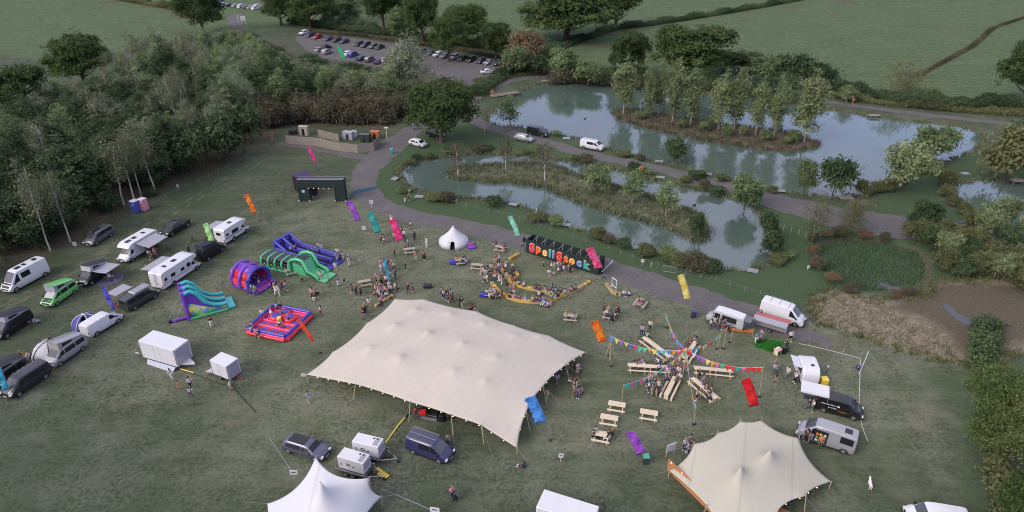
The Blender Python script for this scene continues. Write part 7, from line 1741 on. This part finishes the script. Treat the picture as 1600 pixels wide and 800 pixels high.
CC = {'white':(.62,.61,.62),'black':(.018,.018,.02),'navy':(.03,.035,.09),'grey':(.20,.20,.22),'pink':(.62,.25,.32),'red':(.45,.04,.04),'purple':(.16,.09,.28),'pale blue':(.30,.38,.55),'beige':(.42,.35,.26),'olive':(.12,.13,.07),'maroon':(.20,.03,.06),'teal':(.05,.22,.24),'orange':(.55,.20,.08),'lilac':(.38,.32,.52),'jeans':(.07,.09,.17),'dark grey':(.06,.06,.065),'cream':(.55,.50,.42),'green':(.07,.25,.10)}
CM = {k: cloth('wear_vignette_'+k.replace(' ','_'), v) for k, v in CC.items()}
TOPS = ['white','black','navy','grey','pink','purple','pale blue','beige','lilac','maroon','dark grey','cream','red','teal','olive','orange','green']
BOTS = ['black','jeans','dark grey','beige','navy','white','grey','olive']
PH = {'stand':'standing','talk':'hands raised','walk':'walking','sit':'sitting','ground':'sitting low','wave':'arm up'}
LBL = set(); NPEOPLE = 0
def person(x, y, z, rz, pose, top, bot, kind, hair, hcol, sc, place):
    global NPEOPLE
    NPEOPLE += 1
    Ps = POSES[pose]; o = link('person', Ps['body']); o.location = (x,y,z); o.rotation_euler = (0,0,rz); o.scale = (sc,)*3
    who = 'child' if sc < .8 else 'person'
    garment = {'trousers':'trousers','shorts':'shorts','skirt':'skirt'}[kind]
    lab = '%s, %s top, %s %s, %s %s' % (who, top, 'denim' if bot == 'jeans' else bot, garment, PH[pose], place)
    tag(o, lab, 'person', 'people '+place)
    c = link('top', Ps['top'], o); setmat(c, CM[top]); c = link(kind, Ps[kind], o); setmat(c, CM[bot])
    c = link('hair', Ps['hair'][hair], o); setmat(c, hcol)
    for s in Ps['shoes']: c = link('shoe', s, o); setmat(c, SHOEW if NPEOPLE % 3 == 0 else SHOE)
    return o, lab
TK = 0
def crowd(place, pts, pose=('stand','talk','walk'), face=None, child=.0, z=0, tops=None):
    for p in pts:
        u, v = p[0], p[1]; opt = p[2] if len(p) > 2 else {}
        w = P(u, v); ps = opt.get('pose') or random.choice(pose); sc = opt.get('s') or (random.uniform(.60,.72) if random.random() < child else random.uniform(.93,1.04))
        for _ in range(60):
            tp = opt.get('top') or random.choice(tops or TOPS[:12]*2+TOPS[12:]); bt = opt.get('bot') or random.choice(BOTS); kd = opt.get('kind') or random.choice(['trousers']*6+['shorts']*2+['skirt']) 
            if ps in ('ground','sit') and kd == 'skirt': kd = 'trousers'
            key = (place, tp, bt, kd, ps, sc < .8)
            if key not in LBL: break
        LBL.add(key)
        if face is None: rz = random.uniform(-PI, PI)
        else: f = P(*face); rz = math.atan2(f.y-w.y, f.x-w.x)+PI/2+random.uniform(-.4,.4)
        if 'rz' in opt: rz = R(opt['rz'])
        person(w.x, w.y, opt.get('z', z), rz, ps, tp, bt, kd, random.choice((0,0,1)), random.choice((HAIRD,HAIRD,HAIRD,HAIRD,HAIRB)) if not opt.get('hair') else opt['hair'], sc, place)
crowd('beside the large box trailer', [(269,593,dict(top='white',bot='white',pose='walk')),(281,608,dict(top='orange',bot='orange',s=.72)),(299,607,dict(top='white',bot='black')),(298,620,dict(top='lilac',bot='navy',s=.8))], ('walk',))
crowd('at the drawbar of the small trailer', [(361,610,dict(top='cream',bot='beige',pose='wave'))])
crowd('on grass left of big tent', [(483,629,dict(top='pale blue',bot='beige',pose='walk'))])
crowd('on the grass below the big tent', [(707,778,dict(top='pink',bot='navy')),(711,784,dict(top='navy',bot='black',s=.9)),(817,730,dict(top='navy',bot='navy',pose='ground'))])
crowd('beside the blue van', [(700,696,dict(top='grey',bot='dark grey'))])
crowd('behind the estate car', [(491,692,dict(top='beige',bot='pink' if False else 'beige',s=.65))])
crowd('behind the inflatable slide', [(331,510,dict(top='black',bot='white',pose='walk'))])
crowd('on the play ring', [(425,496,dict(z=.5)),(443,499,dict(z=.5)),(437,512,dict(z=.5,pose='ground',top='white')),(452,507,dict(z=.5,top='lilac')),(441,517,dict(z=.5,pose='ground'))], ('stand','wave'), child=1)
crowd('at the edge of the play ring', [(411,498,dict(top='white',bot='black')),(395,518),(433,488),(440,487),(402,528),(394,524),(405,531,dict(s=.65))])
crowd('right of the play ring', [(502,493,dict(top='white',bot='maroon',hair=HAIRD))])
crowd('in the group above the play ring', [(489,466,dict(top='pink',bot='black')),(494,468,dict(top='black',bot='black')),(487,463),(497,462,dict(s=.7)),(491,470,dict(pose='ground',top='white'))])
crowd('in front of the bouncy castle', [(393,458,dict(top='white')),(400,461),(418,459,dict(s=.65)),(432,461,dict(top='white',bot='white')),(430,455),(437,462,dict(top='white',bot='white')),(442,452,dict(top='red',bot='navy')),(427,452),(447,454)])
crowd('inside the bouncy castle', [(400,446,dict(z=.6,top='pink')),(406,449,dict(z=.6,top='maroon')),(394,452,dict(z=.45,pose='ground'))], ('wave','stand'), child=1)
crowd('at the foot of the green slide', [(502,438,dict(top='white',bot='beige')),(513,440,dict(top='pale blue',bot='beige',s=.75)),(525,424,dict(top='white',bot='beige')),(529,447,dict(top='purple',bot='white')),(472,440,dict(s=.62)),(538,442,dict(s=.6)),(516,448,dict(s=.6))])
crowd('on the blue run', [(455,398,dict(z=.45)),(463,396,dict(z=.45)),(483,402,dict(z=.45)),(491,405,dict(z=.45)),(497,398,dict(z=.0))], ('wave','stand'), child=.9)
crowd('behind the blue run', [(498,392,dict(top='white')),(503,394,dict(top='white')),(528,402,dict(top='white',bot='navy'))])
crowd('at the end of the blue run', [(527,408,dict(top='lilac',bot='white')),(532,409,dict(top='black',bot='black')),(537,408),(546,416,dict(top='cream',bot='white',hair=HAIRD)),(545,408,dict(hair=HAIRD,top='lilac',bot='purple' if False else 'grey'))])
crowd('below the teal and pink flags', [(616,377),(620,373),(628,369,dict(top='black',bot='navy')),(632,374,dict(top='white',bot='navy')),(642,358,dict(top='white',bot='navy')),(648,376,dict(top='black',bot='black')),(634,381,dict(s=.65)),(633,386),(638,387,dict(top='beige')),(667,386,dict(top='white',bot='white',pose='wave')),(617,400,dict(top='maroon',bot='black')),(650,409,dict(top='pink',bot='pink' if False else 'cream',pose='walk')),(663,407,dict(top='maroon',bot='red' if False else 'maroon' if False else 'black',kind='skirt')),(597,378,dict(top='orange',s=.8)),(600,380),(584,350,dict(top='beige')),(606,345,dict(top='lilac',pose='wave')),(612,348),(634,423,dict(top='black',bot='black')),(644,393,dict(s=.6))])
crowd('on the bank of the serpentine pond', [(633,317,dict(top='black',bot='white')),(639,314,dict(top='grey',bot='dark grey'))])
import itertools
def ring(u, v, n, ru, rv, **k):
    out = []
    for i in range(n):
        a = 2*PI*i/n+random.uniform(-.3,.3); q = random.uniform(.75,1.15); out.append((u+ru*math.cos(a)*q, v+rv*math.sin(a)*q, dict(k)))
    return out
crowd('in the queue under the cyan flag', [(596,419,dict(top='pink')),(597,427,dict(top='white')),(601,424),(606,420,dict(top='black')),(614,418),(616,424,dict(top='beige')),(618,434,dict(top='navy',bot='navy')),(592,443,dict(top='lilac')),(596,446),(603,445,dict(top='white')),(599,440,dict(top='purple')),(606,441),(589,440),(610,438),(607,448,dict(top='navy')),(590,449,dict(top='black'))], face=(600,450))
crowd('around the table at the tent corner', [(583,456),(588,460,dict(top='white')),(592,462),(597,458,dict(top='pink')),(602,461,dict(top='pink')),(606,463),(586,465),(600,468,dict(top='white')),(612,457),(618,456,dict(top='white')),(621,455,dict(top='grey')),(596,470,dict(top='lilac')),(609,455),(594,452)], ('sit','talk'), face=(598,462))
crowd('left of the tent corner', [(557,461,dict(top='black',bot='black')),(564,462,dict(top='navy',bot='black')),(551,460,dict(top='purple')),(577,480,dict(top='white',bot='pink' if False else 'beige')),(572,486,dict(top='beige')),(569,492,dict(top='black')),(568,499,dict(top='maroon',bot='grey')),(596,479,dict(top='pink',bot='navy')),(573,490,dict(top='olive')),(638,457,dict(top='black',bot='navy')),(645,459,dict(top='navy',bot='navy'))])
crowd('between big tent and bell tent', [(694,468,dict(top='white',bot='navy')),(699,466,dict(top='black')),(705,467,dict(top='pale blue',bot='black')),(701,472,dict(top='maroon')),(707,473,dict(top='black',bot='black')),(718,479,dict(top='navy',bot='black')),(722,480,dict(top='black',bot='beige')),(736,494,dict(top='black',bot='black')),(743,494,dict(top='grey',bot='black')),(741,481,dict(pose='ground')),(691,463),(737,482,dict(pose='ground'))])
crowd('by the bean bags near bell tent', [(713,411,dict(top='orange')),(717,409,dict(top='orange',s=.8)),(722,414,dict(top='navy')),(727,412,dict(top='lilac')),(729,415,dict(top='pale blue')),(725,408,dict(top='black'))], ('sit','ground'))
crowd('at the table near bell tent', [(772,389,dict(top='lilac')),(787,396,dict(top='pink')),(789,392,dict(top='black')),(775,386)], ('sit',), face=(781,391))
crowd('at the door of the bell tent', [(701,388,dict(top='orange',s=.6))])
crowd('around the table left of bales', [(762,463,dict(top='white')),(767,460,dict(top='lilac')),(772,461,dict(top='pale blue')),(765,468,dict(top='white')),(770,468,dict(top='beige')),(775,464,dict(top='grey')),(784,466 if False else 467)], ('sit',), face=(768,464))
crowd('on blankets left of the bales', [(765,420+42,dict(top='black')),(769,461)], ('ground',)) if False else None
crowd('beside the blue bean bag', [(765,467-1,dict(top='grey')),(770,465,dict(top='white'))], ('ground',)) if False else None
crowd('at the left end of bales', [(755,428,dict(top='white')),(759,432,dict(top='white')),(762,426,dict(top='black')),(765,431,dict(top='black')),(768,427),(774,432,dict(top='pink')),(777,436,dict(top='pink')),(780,441,dict(top='pink')),(776,428,dict(top='lilac')),(780,425,dict(top='white')),(773,438,dict(top='white')),(785,432),(781,418,dict(top='purple')),(785,421),(777,415,dict(top='black')),(774,411,dict(top='dark grey')),(780,412),(790,425,dict(top='white')),(758,438,dict(pose='ground')),(761,442,dict(top='white',bot='beige')),(784,446,dict(top='pink',bot='white'))], ('stand','talk','sit'))
def seated_along(place, px, n, jitter=.25, zz=.0, face=(850,410)):
    pl = densify(smooth_poly([(P(u,v).x,P(u,v).y) for u,v in px], 2, False), .5); out = []
    for i in range(n):
        x, y = pl[int((i+random.uniform(.1,.9))/n*(len(pl)-1))]; u, v = uvt(x, y); out.append((u, v, {}))
    crowd(place, out, ('sit',), face=face)
seated_along('seated on the outer arc of bales', [(796,468),(812,472),(835,475),(858,473),(880,463),(900,456)], 17)
seated_along('seated on the inner arc of bales', [(791,434),(808,448),(825,453),(845,457),(862,461),(878,461)], 11)
crowd('between the two arcs of bales', [(792,452,dict(top='black',bot='black')),(798,459,dict(top='teal')),(803,461,dict(top='red')),(843,461,dict(top='white')),(800,450),(862,458,dict(top='navy')),(867,460)], ('talk','ground'))
crowd('on blankets right below the outer arc', [(849,476,dict(top='pale blue')),(855,478,dict(top='lilac')),(852,482,dict(top='navy')),(860,477)], ('ground',))
crowd('at the yellow bales above the arcs', [(803,421,dict(top='pale blue',s=.7)),(805,426,dict(top='teal')),(801,428),(803,436 if False else 437)], ('sit',))
crowd('in front of the coloured letters', [(849,416,dict(top='pink',s=.6)),(862,417,dict(top='red',s=.6)),(866,418,dict(top='white',s=.6)),(872,421,dict(top='white')),(876,424,dict(top='maroon')),(880,423,dict(top='black')),(888,427,dict(top='olive')),(891,426,dict(top='maroon')),(858,428,dict(pose='ground',top='white')),(866,430,dict(pose='ground',top='pale blue')),(873,424,dict(s=.65))])
crowd('on the grass beside the straw pile', [(975,461,dict(top='white')),(982,462,dict(top='pale blue'))], ('ground',))
crowd('at the dark little stall table', [(997,480,dict(top='maroon')),(1003,479,dict(top='maroon',s=.7))], ('stand',))
crowd('around the table beside the orange flag', [(944,490,dict(top='black')),(950,494,dict(top='white')),(953,499,dict(top='grey')),(956,504,dict(top='black',bot='black')),(962,494,dict(top='navy')),(966,492,dict(top='dark grey')),(947,498,dict(top='white'))], face=(953,498))
crowd('at the picnic table with coats', [(884,498,dict(top='beige')),(897,501,dict(top='lilac'))], ('sit',), face=(891,499))
crowd('at the upper left trestle end', [(1002,524,dict(top='lilac',bot='navy')),(1015,516,dict(top='white',bot='dark grey')),(1010,530,dict(top='white',pose='sit')),(1005,531,dict(top='navy',s=.75))])
crowd('along the trestle pointing away', [(1073,546,dict(top='navy')),(1086,535,dict(top='black')),(1078,540),(1067,565,dict(top='white')),(1089,545,dict(top='black'))], ('sit',), face=(1072,554))
crowd('along the left trestle of the star', [(991,577,dict(top='white')),(997,574,dict(top='pink')),(1002,572,dict(top='lilac')),(1029,584,dict(top='white',pose='walk')),(1036,571,dict(s=.7)),(1027,571)], ('sit',), face=(1015,576))
crowd('along the trestle pointing at the camera', [(1049,586,dict(top='purple')),(1043,590),(1059,590,dict(top='white')),(1062,596,dict(top='white')),(1055,603,dict(top='grey')),(1040,598),(1058,582),(1061,585,dict(top='navy'))], ('sit','talk'), face=(1049,600))
crowd('in the cluster left of the star', [(1013,612,dict(top='white')),(1018,618,dict(top='grey')),(1022,606,dict(top='maroon')),(1019,612,dict(top='teal')),(1031,617,dict(top='navy')),(1028,612,dict(top='white')),(1012,603,dict(top='navy')),(1025,619,dict(top='orange',s=.7))])
crowd('along the lower right trestle', [(1102,616,dict(top='navy')),(1107,622,dict(top='black')),(1098,608,dict(top='purple')),(1106,628,dict(top='navy')),(1110,616)], ('sit',), face=(1104,612))
crowd('behind the right trestle of the star', [(1091,595,dict(top='black')),(1098,600,dict(top='grey')),(1088,626,dict(top='cream',pose='stand'))])
crowd('at the lowest picnic table', [(930,680,dict(top='white')),(951,685,dict(top='navy')),(956,683,dict(top='navy')),(949,690,dict(top='black')),(927,686,dict(top='black'))], ('sit',), face=(940,686))
crowd('at the corner of the cream tent', [(1069,704,dict(top='pale blue')),(1073,707,dict(top='navy')),(1077,698,dict(top='grey')),(1074,711,dict(top='pale blue')),(1080,704,dict(top='dark grey'))])
crowd('at the right tip of big tent', [(897,612,dict(top='navy')),(903,619,dict(top='purple')),(901,605,dict(top='black')),(906,590,dict(top='black')),(899,580,dict(top='black')),(893,600,dict(top='maroon')),(905,612),(896,622,dict(top='maroon',s=.7)),(903,584)], ('talk','sit'))
crowd('under the lower edge of big tent', [(650,655,dict(top='red')),(884,585,dict(top='black')),(870,600),(700,654,dict(top='black')),(855,625,dict(top='beige'))])
crowd('at the hatch of the vintage van', [(1110,514,dict(top='white')),(1122,514,dict(top='grey')),(1128,516,dict(top='dark grey')),(1136,520,dict(top='navy')),(1119,512,dict(top='black')),(1131,512)])
crowd('in front of the food trailer', [(1180,536,dict(top='teal',bot='white')),(1187,538,dict(top='purple',bot='black')),(1234,534,dict(top='white',bot='black')),(1188,531),(1228,545,dict(top='black'))])
crowd('queueing at the kiosk', [(1210,578,dict(top='grey')),(1212,598,dict(top='black',bot='beige',kind='shorts')),(1229,590,dict(top='white',bot='grey')),(1241,598,dict(top='white',bot='black')),(1209,585,dict(top='pale blue'))])
crowd('under the small white gazebo', [(1262,640,dict(top='black')),(1268,642,dict(top='white')),(1272,638,dict(top='dark grey'))])
crowd('at the silver van door', [(1262,692,dict(top='grey')),(1258,688 if False else 690,dict(top='maroon')),(1280,700,dict(top='orange'))], ('stand',))
crowd('under the awning of the first motorhome', [(234,402,dict(top='white')),(239,406,dict(top='maroon')),(243,400,dict(top='pink')),(246,404,dict(top='black')),(232,396),(226,391,dict(top='beige')),(248,398)], ('stand','sit'))
crowd('behind the tail of the black camper', [(296,396,dict(top='black',bot='black')),(302,404,dict(top='red',s=.65))])
crowd('under the black camper awning', [(165,432,dict(top='black')),(174,438,dict(top='white'))], ('sit',))
crowd('among the orange chairs', [(47,562,dict(top='lilac')),(36,560,dict(top='black'))], ('sit',))
crowd('at the wood edge by yard', [(425,218,dict(top='red'))])
crowd('behind the plum van', [(24,603 if False else 600,dict(top='red',s=.7))])
